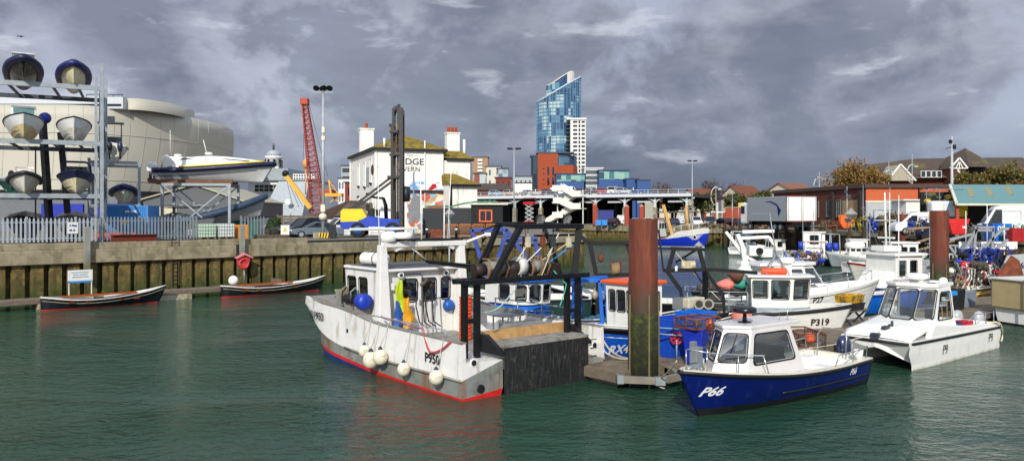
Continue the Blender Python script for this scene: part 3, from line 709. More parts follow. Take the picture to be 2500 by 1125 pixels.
# stern: shooting platform with the black rubber apron between the hulls
m=MB(); m.bx(-.12,-.06,-2.1,1.44,-.45,1.44)
m.build('rubber_apron',mat('black_rubber_sheet','#141516',.7,var=.3,sc=5,streak=('#383836',.35,16),stain=('#4d4338',.14,4),bump=.4,bsc=40),p950)
m=MB(); m.bx(-.14,.95,-2.1,1.44,1.44,1.52); m.build('stern_platform',mat('worn_grey_platform','#8d8b84',.8,var=.2,stain=('#5e5a50',.4,3)),p950)
m=MB(); m.bx(.92,.98,-2.05,1.4,1.52,1.84); m.build('wooden_board',woodl,p950)
for y0,y1 in ((1.44,1.6),(-2.26,-2.1)):
    m=MB(); m.prism([(-.12,1.3),(.7,1.75),(1.0,1.75),(1.0,1.2),(-.12,1.2)],y0,y1,'y'); m.build('platform_cheek',rubber,p950)
m=MB()
for z in (.75,1.02,1.3): m.box((-.01,-2.45,z),(.04,.28,.025))
m.build('hull_step',dsteel,p950)
# wheelhouse: aft wall with door and windows faces the stern deck
XA=6.4
bot=[(XA,1.8),(XA,-1.6),(9.3,-1.6),(9.3,1.9),(6.6,1.9)]; top=[(XA,1.8),(XA,-1.6),(9.6,-1.6),(9.6,1.9),(6.6,1.9)]
gdk=glassmat('wheelhouse_glass','#8fa3a3',.15)
cabin(p950,bot,top,1.0,3.42,{0:[(.2,.37,.52,.86),(.44,.62,.52,.86),(.7,.81,.52,.86)],3:[(.06,.29,.42,.86),(.38,.6,.42,.86)],2:[(.08,.3,.5,.86),(.38,.62,.5,.86),(.7,.92,.5,.86)]},wpaint,gdk,roof=False,rad=.12,fw=.045)
m=MB(); m.prism([(6.1,-1.8),(9.5,-1.8),(9.75,-1.5),(9.75,1.8),(9.5,2.02),(6.1,2.02)],3.42,3.52); m.build('roof',wpaint,p950,bev=.03)
m=MB(); m.prism([(6.25,-1.65),(9.3,-1.65),(9.5,0),(9.3,1.85),(6.25,1.85)],3.52,3.545); m.build('roof_deck',mat('dark_nonslip','#55565a',.85,var=.3),p950)
m=MB()
for y0,y1 in ((.32,1.25),): 
    m.path([(XA-.02,y0,1.1),(XA-.02,y0,3.2),(XA-.02,y0+.1,3.28),(XA-.02,y1-.1,3.28),(XA-.02,y1,3.2),(XA-.02,y1,1.1)],.02)
m.box((XA-.04,.42,2.2),(.05,.05,.2)); m.build('door_frame',greyp,p950)
def post(m,x0,w0,x1,w1,z0,z1,y,d):
    m.loft([[Vector((x0-w0/2,y-d,z0)),Vector((x0+w0/2,y-d,z0)),Vector((x0+w0/2,y+d,z0)),Vector((x0-w0/2,y+d,z0))],[Vector((x1-w1/2,y-d*.5,z1)),Vector((x1+w1/2,y-d*.5,z1)),Vector((x1+w1/2,y+d*.5,z1)),Vector((x1-w1/2,y+d*.5,z1))]],sm=False,caps=True)
for y in (2.12,-1.35):
    m=MB(); post(m,6.15,.4,6.25,.26,1.0,4.4,y,.27); m.build('arch_post',wpaint,p950,bev=.02)
m=MB(); m.beam((6.25,2.1,4.42),(6.25,-1.55,4.42),.3,.2); m.build('arch_beam',wpaint,p950,bev=.02)
m=MB(); m.beam((6.2,1.6,4.2),(6.2,1.2,4.36),.1,.1); m.beam((6.2,-1.0,4.2),(6.2,-.7,4.36),.1,.1); m.tube((6.2,.9,4.3),(6.9,-.4,3.6),.03); m.build('arch_brace',wpaint,p950)
m=MB(); m.path([(6.12,1.9,4.54),(6.1,1.2,4.6),(6.15,.6,4.54),(6.12,-.4,4.56),(6.15,-1.4,4.56)],.05,6); m.path([(6.3,.2,3.75),(4,-.8,3.62),(1.2,-1.5,3.55)],.06,6); m.path([(6.3,.1,3.7),(5,-.3,3.6),(3,-1.2,3.45),(1.2,-1.9,3.5)],.045,6); m.build('mast_cable',black,p950)
dome(p950,(6.25,1.85,4.52),.3,.4,'radar_pedestal')
m=MB(); c=Vector((6.25,1.85,5.0)); d=Vector((-.62,-.78,0)); d=Vector((.15,-.99,0)); m.beam(c-d*1.7,c+d*1.4,.1,.09); m.build('scanner_bar',whitec,p950,bev=.02)
dome(p950,(6.05,1.35,4.62),.36,.26)
m=MB()
for p,q,r in (((6.3,2.2,4.3),(6.3,2.25,6.6),.02),((6.2,.45,4.5),(6.2,.5,6.9),.035),((6.25,-.75,4.4),(6.2,-.9,7.4),.022),((6.25,-.6,4.4),(6.25,-.6,6.0),.035)): m.tube(p,q,r,r*.5)
m.build('whip_aerial',whitec,p950)
m=MB(); m.tube((6.25,-1.5,4.4),(6.0,-2.5,4.75),.05); m.box((6.0,-2.52,4.74),(.12,.22,.14)); m.build('davit_arm',whitec,p950)
m=MB(); c=Vector((8.2,1.35,3.8)); m.tube(c+Vector((.62,.15,0)),c-Vector((.62,.15,0)),.25,n=18); m.build('life_raft_canister',whitec,p950,bev=.07)
m=MB()
for q in (.25,-.25):
    m.path([c+Vector((q+.0,.0,0))+Vector((0,.28*math.cos(a),.28*math.sin(a))) for a in [i*.52 for i in range(13)]],.015)
m.box(c-Vector((0,0,.23)),(.9,.3,.06)); m.build('raft_strap',dsteel,p950)
for y in (1.35,-.65):
    m=MB(); m.tube((6.35,y,3.3),(6.18,y,3.28),.1,.12,12); o=m.build('floodlight',whitec,p950); m=MB(); m.tube((6.19,y,3.28),(6.17,y,3.28),.07,n=12); m.build('lens',dsteel,o)
m=MB(); m.box((5.95,-1.3,2.98),(.05,.17,.17)); m.build('red_light',mat('red_lamp','#c4122a',.3),p950)
m=MB(); m.bx(6.2,6.38,1.62,1.75,2.75,3.0); m.build('horn',whitec,p950)
# working deck: stainless sorting table, ice hatch, fish hopper
m=MB(); m.bx(3.0,4.8,-1.9,-.9,1.85,1.9); m.bx(3.0,4.8,-1.92,-1.88,1.85,2.05); m.bx(4.78,4.82,-1.9,-.9,1.85,2.05)
for x in (3.1,4.7):
    for y in (-1.8,-1.0): m.tube((x,y,1.0),(x,y,1.85),.03)
m.build('sorting_table',mat('dull_stainless','#9a9c9b',.35,.6,var=.2),p950)
m=MB(); m.bx(1.4,2.6,-2.0,-.4,1.0,1.75); m.build('fish_hopper',mat('scratched_grey_hopper','#84837c',.7,var=.2,stain=('#5c584d',.4,3)),p950,bev=.03)
m=MB(); m.bx(5.2,6.0,-1.9,-1.0,1.0,1.75); m.build('ice_box',wpaint,p950,bev=.03)
m=MB()
for x in (1.6,3.0,4.4,5.8): m.tube((x,-2.75,1.6),(x,-2.75,2.2),.025)
m.path([(1.6,-2.75,2.2),(5.8,-2.75,2.2)],.025); m.build('deck_rail',steel,p950)
m=MB()
for x in (5.8,4.6,3.4,2.2,1.2): m.tube((x,2.75,1.65),(x,2.75,1.95),.022)
m.path([(5.8,2.75,1.95),(1.2,2.75,1.95)],.022); m.build('port_rail',steel,p950)
# gantry over the stern
m=MB()
for y in (2.42,1.95,-1.85,-2.35): m.beam((.65,y,1.0),(.65,y,3.4),.17,.17)
m.beam((.65,2.42,2.25),(.65,1.95,2.25),.14,.14); m.beam((.65,-1.85,2.25),(.65,-2.35,2.25),.14,.14)
m.beam((.4,2.62,3.46),(.4,-2.6,3.46),.18,.16); m.beam((.95,2.62,3.46),(.95,-2.6,3.46),.18,.16)
for y in (2.55,1.9,.2,-1.9,-2.5): m.beam((.4,y,3.46),(.95,y,3.46),.14,.12)
m.build('gantry_table',black,p950,bev=.012)
m=MB()
m.beam((.4,1.55,3.5),(.3,.5,5.12),.2,.16); m.beam((.4,-1.95,3.5),(.3,-2.08,5.1),.2,.2)
m.beam((1.05,1.65,3.5),(1.2,.68,5.2),.16,.14); m.beam((1.05,-1.9,3.5),(1.4,-1.45,5.15),.16,.14); m.beam((.95,1.95,3.5),(1.2,.72,5.15),.07,.07)
m.beam((.3,.62,5.14),(.3,-2.2,5.12),.24,.16); m.beam((1.2,.7,5.2),(1.3,-1.6,5.2),.2,.14); m.beam((.3,.5,5.14),(1.2,.7,5.22),.12,.12); m.beam((.3,-2.1,5.12),(1.3,-1.6,5.2),.12,.12)
m.beam((1.2,.7,5.2),(.9,1.6,5.0),.05,.05)
m.build('gantry_frame',black,p950,bev=.012)
for y in (-.55,-1.75):
    m=MB(); R=Matrix.Rotation(1.1,3,'Y'); c=Vector((.6,y,5.38)); m.lathe([(.05,.1),(.16,.02),(.2,-.1)],14,c,R); m.box(c+Vector((-.0,0,-.12)),(.08,.1,.2)); o=m.build('work_light',black,p950)
    m=MB(); m.lathe([(.01,-.1),(.18,-.1)],14,c,R); m.build('lens',whitec,o,fix=False)
wood_d=mat('net_drum_flange','#8c6a45',.8,var=.3); dr=[]
for y0,y1 in ((1.45,.75),(-.35,-1.0)):
    for k,y in enumerate((y0,y1)):
        pass
    m=MB(); m.tube((.9,y0,3.82),(.9,y1,3.82),.22,n=14); o=m.build('net_drum',mat('grey_net_roll','#7d7f7c',.8,var=.25),p950)
    m=MB()
    for y in (y0,(y0+y1)/2-.05,y1):
        for k in range(6):
            a=k*math.pi/3; b2=a+math.pi/3; m.beam((.9+.34*math.cos(a),y,3.82+.34*math.sin(a)),(.9+.34*math.cos(b2),y,3.82+.34*math.sin(b2)),.055,.045)
    m.build('drum_flange',wood_d,o)
m=MB(); m.tube((.9,1.9,3.78),(.9,1.5,3.78),.2,n=12); m.tube((.9,.7,3.8),(.9,-.3,3.8),.24,n=14); m.box((.9,.5,3.62),(.5,.3,.25)); m.box((.9,-1.35,3.7),(.4,.5,.35)); m.build('hydraulic_winch',mat('brown_black_winch','#2a1d17',.6,var=.5,sc=6),p950)
m=MB(); m.tube((.9,.2,3.84),(.9,-.1,3.84),.3,n=16); m.build('white_rope_roll',mat('white_rope_roll_mat','#d4d2cc',.8,var=.1,bump=.5,bsc=30),p950)
# working clutter that belongs to the boat
m=MB(); m.tube((8.6,2.35,2.3),(7.9,2.35,2.3),.17,n=14); o=m.build('line_hauler',rubber,p950)
m=MB()
for x in (8.75,7.95): m.path([(x,2.2,1.9),(x,2.2,2.6),(x,2.3,2.75),(x,2.5,2.6),(x,2.45,2.0)],.035)
m.box((8.85,2.4,2.3),(.05,.5,.6)); m.build('hauler_frame',alu,p950)
m=MB(); R=Matrix.Rotation(math.pi/2,3,'Y'); m.lathe([(.02,0),(.28,.0),(.3,.12),(.27,.5),(.14,.66),(.02,.68)],16,(7.1,2.3,2.28),R); m.build('hauler_drum',mat('royal_blue_plastic','#1237a8',.4),p950)
m=MB(); m.path([(6.3,.35,3.1),(5.6,.6,3.1),(5.2,.95,3.06),(5.15,1.15,2.98)],.06); m.path([(6.3,.3,2.3),(5.5,.4,3.05)],.03); m.build('hose_davit',mat('brown_steel','#5a4c42',.7),p950)
for i in range(4):
    a=.45+.2*i; m=MB(); m.path([(5.5,a,3.05),(5.45,a+.12*(i%2),2.2),(5.4,a,1.6),(5.3,a-.25,1.4)],.026); m.build('hanging_hose',black,p950)
m=MB(); m.lathe([(.02,0),(.25,.02),(.22,.12),(.18,.2),(.02,.22)],18,(6.36,-.85,2.0),Matrix.Rotation(-math.pi/2,3,'Y')); m.build('blue_reel',mat('reel_blue','#1552a0',.4),p950)
m=MB()
for i in range(12): m.lathe([(.21,.13*i),(.24,.13*i+.1),(.24,.13*i+.13),(.2,.13*i+.13)],16,(4.2,-.15,1.0))
for i in range(0): pass
tb=tag(m.build('basket_stack',orange,org=None,loc=None),None,None); tb.parent=p950; tb.name='basket_stack'
tb.parent=None; tb.location=p950.location; tb.rotation_euler=p950.rotation_euler; tag(tb,'tall stack of orange fish baskets beside the white wheelhouse','baskets')
# oilskins hung by the door, hose on deck
for k,(c,cl,lab,ln) in enumerate((((6.0,1.5,1.95),'#b4c81c','fluorescent yellow jacket hung by the wheelhouse door',1.15),((5.9,1.25,1.35),'#d89a12','amber oilskin trousers hung by the wheelhouse door',1.1),((5.95,1.62,1.25),'#1d4f9a','blue oilskin trousers hung under the yellow jacket',1.1))):
    m=MB(); R=[]
    for i in range(9):
        u=i/8; z=ln*(1-u); wv=.07+.15*min(1,u*1.6)+.03*math.sin(9*u+k*2); sh=.05*math.sin(5*u+k)
        R.append([Vector((wv*math.cos(a)+sh,(.05+.02*math.sin(7*u+k))*math.sin(a)*(1+.5*math.sin(3*a+2*u+k)),z+.03*math.sin(4*a))) for a in [j*math.pi/7 for j in range(14)]])
    m.loft(R,caps=True,sm=False); tag(m.build('oilskin',mat('oilskin_%d'%k,cl,.5,var=.25,bump=.5,bsc=6),loc=Lw(p950,c),rz=p950.rotation_euler.z+math.pi/2),lab,'oilskins')
hz=mat('pink_hose','#c58a94',.6)
hang('deck_hose',[Lw(p950,p) for p in ((5.7,2.45,1.9),(4.4,2.65,1.95),(2.9,2.5,1.8),(2.2,2.85,1.75))],.035,hz,'pale pink deck hose lying along the bulwark of the white workboat','hose',.06)
hang('deck_hose',[Lw(p950,p) for p in ((2.2,2.9,1.78),(1.6,3.05,1.25),(.55,3.0,1.72))],.035,mat('red_hose','#b0484c',.6),'dull red hose looping over the bulwark above the hull number','hose',.1)
m=MB()
for y in (-.1,.1): m.lathe([(.1,0),(.07,.1),(.07,.2),(.12,.26),(.1,.3)],10,(10.9,1.5+y,2.12))
m.box((10.9,1.5,2.13),(.45,.3,.05)); m.build('bollard',mat('dull_yellow_steel','#8a8450',.6),p950)
labs=('smallest round fender, furthest forward, hanging on the white workboat','biggest white round fender hanging low on the workboat side','greyish round fender hanging beside the biggest white one','round white fender hanging just left of the P950 number','round mottled fender hanging nearest the stern below P950')
for (x,z,r),lb in zip(((5.55,.78,.21),(4.95,.56,.28),(4.35,.74,.255),(2.9,.55,.215),(1.0,.6,.225)),labs):
    fender(Lw(p950,(x,yh+.06+r,z)),r,Lw(p950,(x,yh+.02,bz(x)+.05)),lb,'round fenders along the workboat side')

# blocks, shackles and ropes slung in the gantry
for k,(x,y,z0,z1) in enumerate(((.4,.1,5.05,4.35),(.35,-.5,5.05,4.2),(.35,-.95,5.05,4.25),(.4,-1.7,5.0,4.4),(.9,-.2,5.05,4.4))):
    m=MB(); m.tube((x,y,z0),(x,y,z0-.25),.02); m.box((x,y,z0-.42),(.1,.16,.34)); m.tube((x-.06,y,z0-.5),(x+.06,y,z0-.5),.09,n=12); m.build('hanging_block',(mat('cream_block','#c9bfa4',.5,var=.3),rust,dsteel)[k%3],p950,bev=.015)
for k,(p,q,lb) in enumerate((((.35,-.5,4.5),(.9,.3,3.6),'white rope from the hanging block to the white rope roll'),((.35,-.95,4.5),(.45,-.4,3.3),'white rope hanging straight to the gantry table'),((.4,.1,4.6),(.7,.35,4.0),'short white rope beside the white rope roll'),((.4,-1.7,4.6),(.9,-.7,3.9),'grey rope slanting from the right gantry leg'),((.35,-1.2,4.9),(.8,-1.0,4.0),'thin white rope over the right net drum'))):
    hang('gantry_rope',[Lw(p950,p),Lw(p950,q)],.02,rope if k%2 else mat('white_rope_roll_mat','#d4d2cc',.8),lb,'rope',.03,6)
hang('gantry_rope',[Lw(p950,(.9,-.1,3.7)),Lw(p950,(.2,1.0,3.0)),Lw(p950,(-.1,2.2,2.6))],.018,mat('pale_blue_rope','#a9c0c0',.8),'pale blue slack rope drooping below the gantry table','rope',.15)
hang('gantry_rope',[Lw(p950,(.9,-1.2,3.9)),Lw(p950,(.3,-1.5,3.2)),Lw(p950,(.3,-1.2,2.5))],.018,ropeg,'turquoise rope drooping in front of the blue wheelhouse','rope',.05)
hang('gantry_rope',[Lw(p950,(.4,-1.9,4.5)),Lw(p950,(.95,-1.3,3.9))],.03,mat('bright_blue_rope','#2a86c4',.7),'short bright blue rope at the right gantry leg','rope',.0)
m=MB()
for k in range(14): 
    c=Vector((random.uniform(1.2,5.6),random.uniform(1.6,2.5),1.05)); m.ball(c,random.uniform(.1,.2),7,.7)
m.build('deck_gear',netting,p950)
# ================= blue trawler RX43 along the pontoon
def simple_boat(name,label,root_xy,deg,L,B,sheer,hullmats,bands,deckmat,group=None,beam=None,rake=.7,gun=None,drop=.5,railm=rubber,raildz=-.03,railr=.06,p0=.14,p1=.7):
    t=thing(name,label,'boat',(root_xy[0],root_xy[1],0),math.radians(deg),group)
    h=Hull(L,B,sheer,beam or [(0,.9),(.3,1),(.6,.98),(.8,.78),(.92,.45),(1,0)],rake=rake,p0=p0,p1=p1)
    h.skin('hull',t,bands(h),hullmats,ns=22); h.deck('deck',t,deckmat,drop=drop); h.gunwale('gunwale',t,gun or white,w=.13,drop=drop)
    if railm: h.rail('rubbing_strake',t,railm,dz=raildz,r=railr,stern=True)
    return t,h
gdeck=mat('grey_work_deck','#77756c',.85,var=.3,stain=('#4d4a42',.4,2))
rxb=mat('rx_blue_hull','#0f55c0',.4,var=.15,streak=('#3568a8',.12,3))
rx,H=simple_boat('fishing_boat','blue trawler RX43 with white orange roofed wheelhouse behind the mossy pile','boat' and (8.45,33.1),220.2,8.2,2.9,[(0,1.25),(.4,1.15),(.7,1.3),(1,1.65)],[blkh,rxb,black],lambda h:[lambda t:.12,lambda t:h.h(t)-.2,lambda t:h.h(t)],gdeck)
H.text('RX43',.46,7.1,.5,1,lettw,rx,bold=.03); H.rail('sheer_rail',rx,white,dz=.12,r=.03)
bot=[(4.3,-.85),(5.6,-.75),(5.6,.75),(4.3,.85)]; top=[(4.3,-.85),(5.7,-.75),(5.7,.75),(4.3,.85)]
cabin(rx,bot,top,.8,2.9,{2:[(.1,.4,.5,.85),(.55,.9,.5,.85)],1:[(.1,.3,.5,.88),(.37,.63,.5,.88),(.7,.9,.5,.88)],3:[(.3,.6,.3,.85)],0:[(.2,.7,.5,.85)]},white,gdk,roofmat=orange,rt=.12,over=.15)
m=MB(); m.bx(4.25,5.55,-.82,.82,.8,1.15); m.build('wheelhouse_base',bluep,rx)
D=lambda px,py,z:wl(rx,px,py,z)
m=MB(); P=lambda x,y:D(x,y,33.0); Q2=lambda x,y:D(x,y,34.6)
for f in (P,):
    m.beam(f(1646,606),f(1630,664),.16); m.beam(f(1630,664),f(1662,708),.16); m.beam(f(1662,708),f(1672,790),.12)
    m.beam(f(1706,606),f(1722,662),.16); m.beam(f(1722,655),f(1722,790),.18); m.beam(f(1724,664),f(1766,722),.12); m.beam(f(1766,722),f(1770,790),.1)
    m.beam(f(1638,606),f(1722,609),.18,.14); m.beam(f(1622,660),f(1740,658),.2,.16); m.beam(f(1735,657),f(1848,666),.14)
    m.beam(f(1724,706),f(1766,710),.08); m.beam(f(1724,735),f(1772,735),.08); m.beam(f(1608,560),f(1620,664),.07)
m.beam(P(1706,606),Q2(1650,640),.07); m.beam(P(1668,625),P(1722,700),.07)
m.build('gantry',black,rx)
m=MB(); m.box(P(1680,646),(.5,.35,.3)); m.tube(P(1664,646)+Vector((0,0,.0)),P(1697,646),.17); m.build('hauling_block',mat('cream_steel','#c4b894',.5,var=.2),rx,bev=.03)
m=MB(); m.box(P(1652,655),(.25,.1,.2),.5); m.build('white_fairlead',white,rx)
wc=D(1690,738,32.2)
m=MB(); m.box(wc,(1.1,.5,.42)); o=m.build('winch',mat('cream_winch','#bdb6a2',.5,var=.15),rx,bev=.05)
for dx in (.12,-.42):
    pc=D(1707 if dx>0 else 1730,742,31.9); q=(D(1707,742,31)-D(1707,742,32)).normalized(); m=MB(); m.tube(pc,pc+q*.18,.2,.22,14); z=m.build('winch_barrel',mat('winch_rim','#8c8672',.5),o); m=MB(); m.tube(pc+q*.17,pc+q*.19,.15,n=14); m.build('hub',black,z)
m=MB(); m.box(D(1660,740,32.0),(.6,.3,.45)); m.build('winch_guard',greyp,rx)
m=MB(); m.prism([(.2,1.2),(3.2,1.05),(3.3,1.35),(.2,1.6)],1.28,1.36,'y'); m.build('side_cover',black,rx)
m=MB()
for k in range(6):
    c=Vector((.6+.3*k,.9+.1*(k%2),1.35+.05*(k%3))); m.ball(c,.2,8,.7)
m.build('net_heap',netting,rx)
hang('mooring_rope',[D(1560,690,32) and Lw(rx,D(1648,614,33)),Lw(rx,D(1760,735,33))],.02,rope,'pale rope stay slanting across the black trawler gantry','rope',.05)
t=thing('radar_reflector','grey diamond radar reflector on top of the black trawler gantry','reflector',W(1706,600,33))
m=MB(); r=.2
m.add([(0,0,r),(r,0,0),(0,r,0),(-r,0,0),(0,-r,0),(0,0,-r)],[(0,1,2),(0,2,3),(0,3,4),(0,4,1),(5,2,1),(5,3,2),(5,4,3),(5,1,4)]); m.build('octahedron',mat('dull_reflector_metal','#a8a79e',.4,.4),t)
m=MB(); m.tube((0,0,-r),(0,0,-.35),.02); m.build('stem',steel,t)
# ================= blue wheelhouse boat rafted to the workboat
ab,H=simple_boat('fishing_boat','bright blue boat with curved white five window wheelhouse behind the black gantry','boat' and (1.95,31.6),129,8.5,2.9,[(0,1.15),(.4,1.1),(.7,1.3),(1,1.7)],[blkh,bluep,white],lambda h:[lambda t:.1,lambda t:h.h(t)-.12,lambda t:h.h(t)],gdeck)
ws=[(1.75,-1.02),(3.6,-1.1),(3.6,1.1),(1.75,1.02),(1.3,.62),(1.12,0),(1.3,-.62)]
bot=ws; top=[(x-.06,y*1.02) for x,y in ws]
cabin(ab,bot,top,1.78,2.68,{i:[(.14,.86,.16,.88)] for i in (3,4,5,6)}|{0:[(.15,.5,.16,.88)],2:[(.5,.85,.16,.88)]},white,gdk,roof=False,rad=.12)
m=MB(); m.prism([(x-.25 if x<2 else x+.1,y*1.2) for x,y in ws],2.72,2.86); m.build('roof',bluep,ab,bev=.04)
cabin(ab,[(x+.04,y*.96) for x,y in ws],[(x+.03,y*.97) for x,y in ws],.6,1.72,{},bluep,gdk,roof=False,name='wheelhouse_base')
m=MB(); D=lambda px,py,z:wl(ab,px,py,z)
for z in (30.4,31.6):
    sx=0 if z<31 else 1
    a,b_,c,d=[D(px+14*sx,py-2*sx,z) for px,py in ((1402,792),(1402,684),(1464,684),(1470,790))]
    m.beam(a,b_,.14); m.beam(b_,c,.14); m.beam(c,d,.14); m.beam(a,d,.1)
m.beam(D(1396,682,30.4),D(1480,676,31.6),.16,.12); m.beam(D(1402,684,30.4),D(1416,682,31.6),.14)
m.build('stern_gantry',bluep,ab)
for px,lab in ((1412,''),(1452,'')):
    m=MB(); c=D(px,720,30.8); m.tube(c+Vector((0,0,.55)),c,.02); m.ball(c,.14,10,1.3); m.build('hanging_block',mat('galvanised_block','#a49a86',.5,.2),ab)
m=MB()
for k in range(7): m.ball(D(1375+18*k,782-4*(k%3),30.9),.2,8,.7)
m.build('net_heap',mat('blue_green_net','#2f5f78',.9,var=.5,sc=9,bump=.6),ab)
handrail(ab,[D(1240+22*i,790,30.3) for i in range(6)],.5,.02,steel,'deck_rail',True)
# ================= boat with blue A frames further back
eb,H=simple_boat('fishing_boat','dark hulled trawler with tall blue A frames behind the white workboat','boat' and (4.2,41.0),172,9.5,3.2,[(0,1.2),(.5,1.2),(1,1.9)],[blkh,mat('dark_green_hull','#1d3a3a',.5)],lambda h:[lambda t:.1,lambda t:h.h(t)],gdeck)
D=lambda px,py,z:wl(eb,px,py,z)
dblue=mat('ink_blue_paint','#1c3f93',.5,var=.25,stain=('#4a3a30',.2,4)); m=MB()
for a,b_,z in (((1152,560),(1190,690),40),((1238,565),(1195,690),40),((1152,562),(1240,560),40),((1235,560),(1300,650),40),((1228,590),(1205,685),41),((1224,588),(1312,584),41),((1306,584),(1322,668),41),((1200,680),(1200,745),40),((1240,690),(1240,745),40)):
    m.beam(D(*a,z),D(*b_,z),.26,.2)
m.build('a_frame',dblue,eb,bev=.015)
m=MB(); 
for i in range(6): m.tube(D(1170+30*i,735,39.5),D(1172+30*i,715-4*(i%2),39.6),.03)
m.path([D(1150,716,39.5),D(1350,712,39.5)],.03); m.build('deck_rail',steel,eb)
m=MB(); m.box(D(1175,748,38.6),(1.6,1.4,.5)); m.build('hatch_cover',mat('beige_canvas','#9a9078',.85,var=.2,bump=.4,bsc=3),eb,bev=.15)
m=MB()
for k in range(5): m.ball(D(1225+14*k,748,38.6),.35,9,.6)
m.build('net_heap',mat('rust_net','#7a4424',.9,var=.5,sc=8,bump=.6),eb)
hang('rigging_rope',[W(1282,560,36),W(1276,640,30)],.025,rope,'white rope hanging in front of the blue A frames','rope')
# ================= black gantry boat beyond
gb,H=simple_boat('fishing_boat','low black trawler with a black goalpost gantry over open water','boat' and (9.4,40.2),150,8,2.8,[(0,1.0),(.5,1.0),(1,1.5)],[blkh,black],lambda h:[lambda t:.1,lambda t:h.h(t)],gdeck)
D=lambda px,py,z:wl(gb,px,py,z); m=MB()
for a,b_ in (((1440,594),(1460,692)),((1532,596),(1562,690)),((1436,594),(1538,594)),((1458,672),(1540,670)),((1460,690),(1458,770)),((1440,596),(1410,570))): m.beam(D(*a,38.5),D(*b_,38.5),.2)
m.build('goalpost_gantry',black,gb)
m=MB(); m.tube(D(1492,656,38.5),D(1512,656,38.5),.3,n=12); o=m.build('net_drum',mat('tan_drum','#8c7350',.8,var=.4),gb)
m=MB(); 
for px in (1496,1514): m.beam(D(px,636,38.5),D(px,675,38.5),.1)
m.build('drum_bracket',mat('red_brown_paint','#6e2c1e',.6),o)
m=MB(); m.tube(D(1466,596,38.5),D(1466,625,38.5),.02); m.ball(D(1467,630,38.5),.16,8,1.3); m.build('hanging_block',rust,gb)
# ================= white boat P319
p319,H=simple_boat('fishing_boat','white fishing boat P319 with black gunwale and orange life raft on its wheelhouse','boat' and (7.75,36.0),-10,6.9,2.7,[(0,1.2),(.4,1.22),(.7,1.32),(1,1.55)],[blkh,whitec,black],lambda h:[lambda t:.05,lambda t:h.h(t)-.14,lambda t:h.h(t)],gdeck,raildz=-.07,railr=.09,p0=.12,p1=.6)
H.text('P319',.42,5.6,.66,-1,lettb,p319,bold=.03)
bot=[(3.1,-.98),(4.75,-.98),(5.55,-.5),(5.55,.5),(4.75,.98),(3.1,.98)]; top=[(3.05,-1.0),(4.85,-1.0),(5.7,-.5),(5.7,.5),(4.85,1.0),(3.05,1.0)]
cabin(p319,bot,top,1.1,2.75,{0:[(.05,.4,.45,.9),(.5,.92,.42,.92)],1:[(.1,.9,.42,.92)],2:[(.06,.46,.42,.92),(.54,.94,.42,.92)],3:[(.1,.9,.42,.92)],4:[(.1,.4,.45,.9),(.55,.92,.42,.92)]},white,gdk,rad=.09,rt=.08,over=.15)
m=MB(); m.prism([(2.9,-1.02),(4.8,-1.02),(5.65,-.55),(5.65,.55),(4.8,1.02),(2.9,1.02)],1.05,1.42); m.build('coachroof_band',mat('pale_grey_band','#8b98a0',.5),p319)
m=MB(); m.tube((3.6,-.25,2.98),(4.7,-.25,2.98),.15,n=14); o=m.build('life_raft',mat('orange_raft','#e0491d',.5,var=.15),p319,bev=.05)
m=MB(); m.tube((4.15,-.25,3.9),(4.15,-.25,4.0),.04)
for dx,dy in ((.5,.5),(-.5,.5),(.5,-.5),(-.5,-.5)): m.tube((4.3,.1,3.75),(4.3+dx,.1+dy,2.83),.03)
m.tube((4.3,.1,3.6),(4.0,.0,5.6),.035,.02); m.build('tripod_mast',steel,p319)
dome(p319,(4.75,.2,3.3),.38,.3); m=MB(); m.bx(4.55,4.95,0,.4,2.83,3.3); m.build('radar_bracket',white,p319)
m=MB()
for x in (.3,1.2,2.1,2.9):
    for y in (-1.15,1.15): m.tube((x,y,1.1),(x,y,2.1),.025)
for y in (-1.15,1.15): m.path([(.3,y,2.1),(2.9,y,2.1)],.025); m.path([(.3,y,1.6),(2.9,y,1.6)],.02)
m.path([(.4,-1.15,2.05),(.4,1.15,2.05)],.025); m.build('deck_rail',steel,p319)
m=MB(); m.bx(.6,1.9,-.8,.4,1.0,1.9); m.tube((1.2,-.9,1.9),(1.2,-.9,2.5),.1); m.bx(2.2,2.9,-.8,.8,1.9,2.1); m.build('deck_machinery',mat('oily_machinery','#2d2a28',.6,var=.5,sc=6),p319,bev=.03)
for k,(x,y,z,cl,nm) in enumerate(((2.45,-.6,2.75,'#5e3d2a','brown sack heaped'),(2.0,-.5,2.35,'#e08073','salmon pink net float heap'),(2.6,-.2,2.4,'#3f9a84','green net bundle'))):
    m=MB(); R=[]
    m.ball((0,0,0),.36,10,.75); 
    m.v=[(v[0]*(1+.25*math.sin(9*v[2]+k)),v[1],v[2]*(1+.2*math.sin(7*v[0]))) for v in m.v]
    tag(m.build('net_bundle',mat('bundle_%d'%k,cl,.85,var=.35,bump=.6,bsc=10),loc=Lw(p319,(x,y,z))),nm+' on the deck of the white boat P319','net')
m=MB()
for k in range(8): m.ball((.7+.3*k,-.5+.9*(k%2),2.0+.12*(k%3)),.22,8,.8)
m.build('net_heap',netting,p319)
# white hydraulic arm standing behind
t=thing('net_hauler','tall white hydraulic hauler arm rising behind the black trawler beam','hauler',W(1818,664,38))
o=t.location; m=MB()
for a,b_,r in (((1822,662),(1812,600),.22),((1812,600),(1800,572),.2),((1812,566),(1890,564),.16)): m.beam(W(*a,38)-o,W(*b_,38)-o,r)
m.build('arm',whitec,t,bev=.03); m=MB(); m.lathe([(.4,0),(.35,.15),(.2,.3),(.2,.55)],12); m.build('pedestal',white,t)
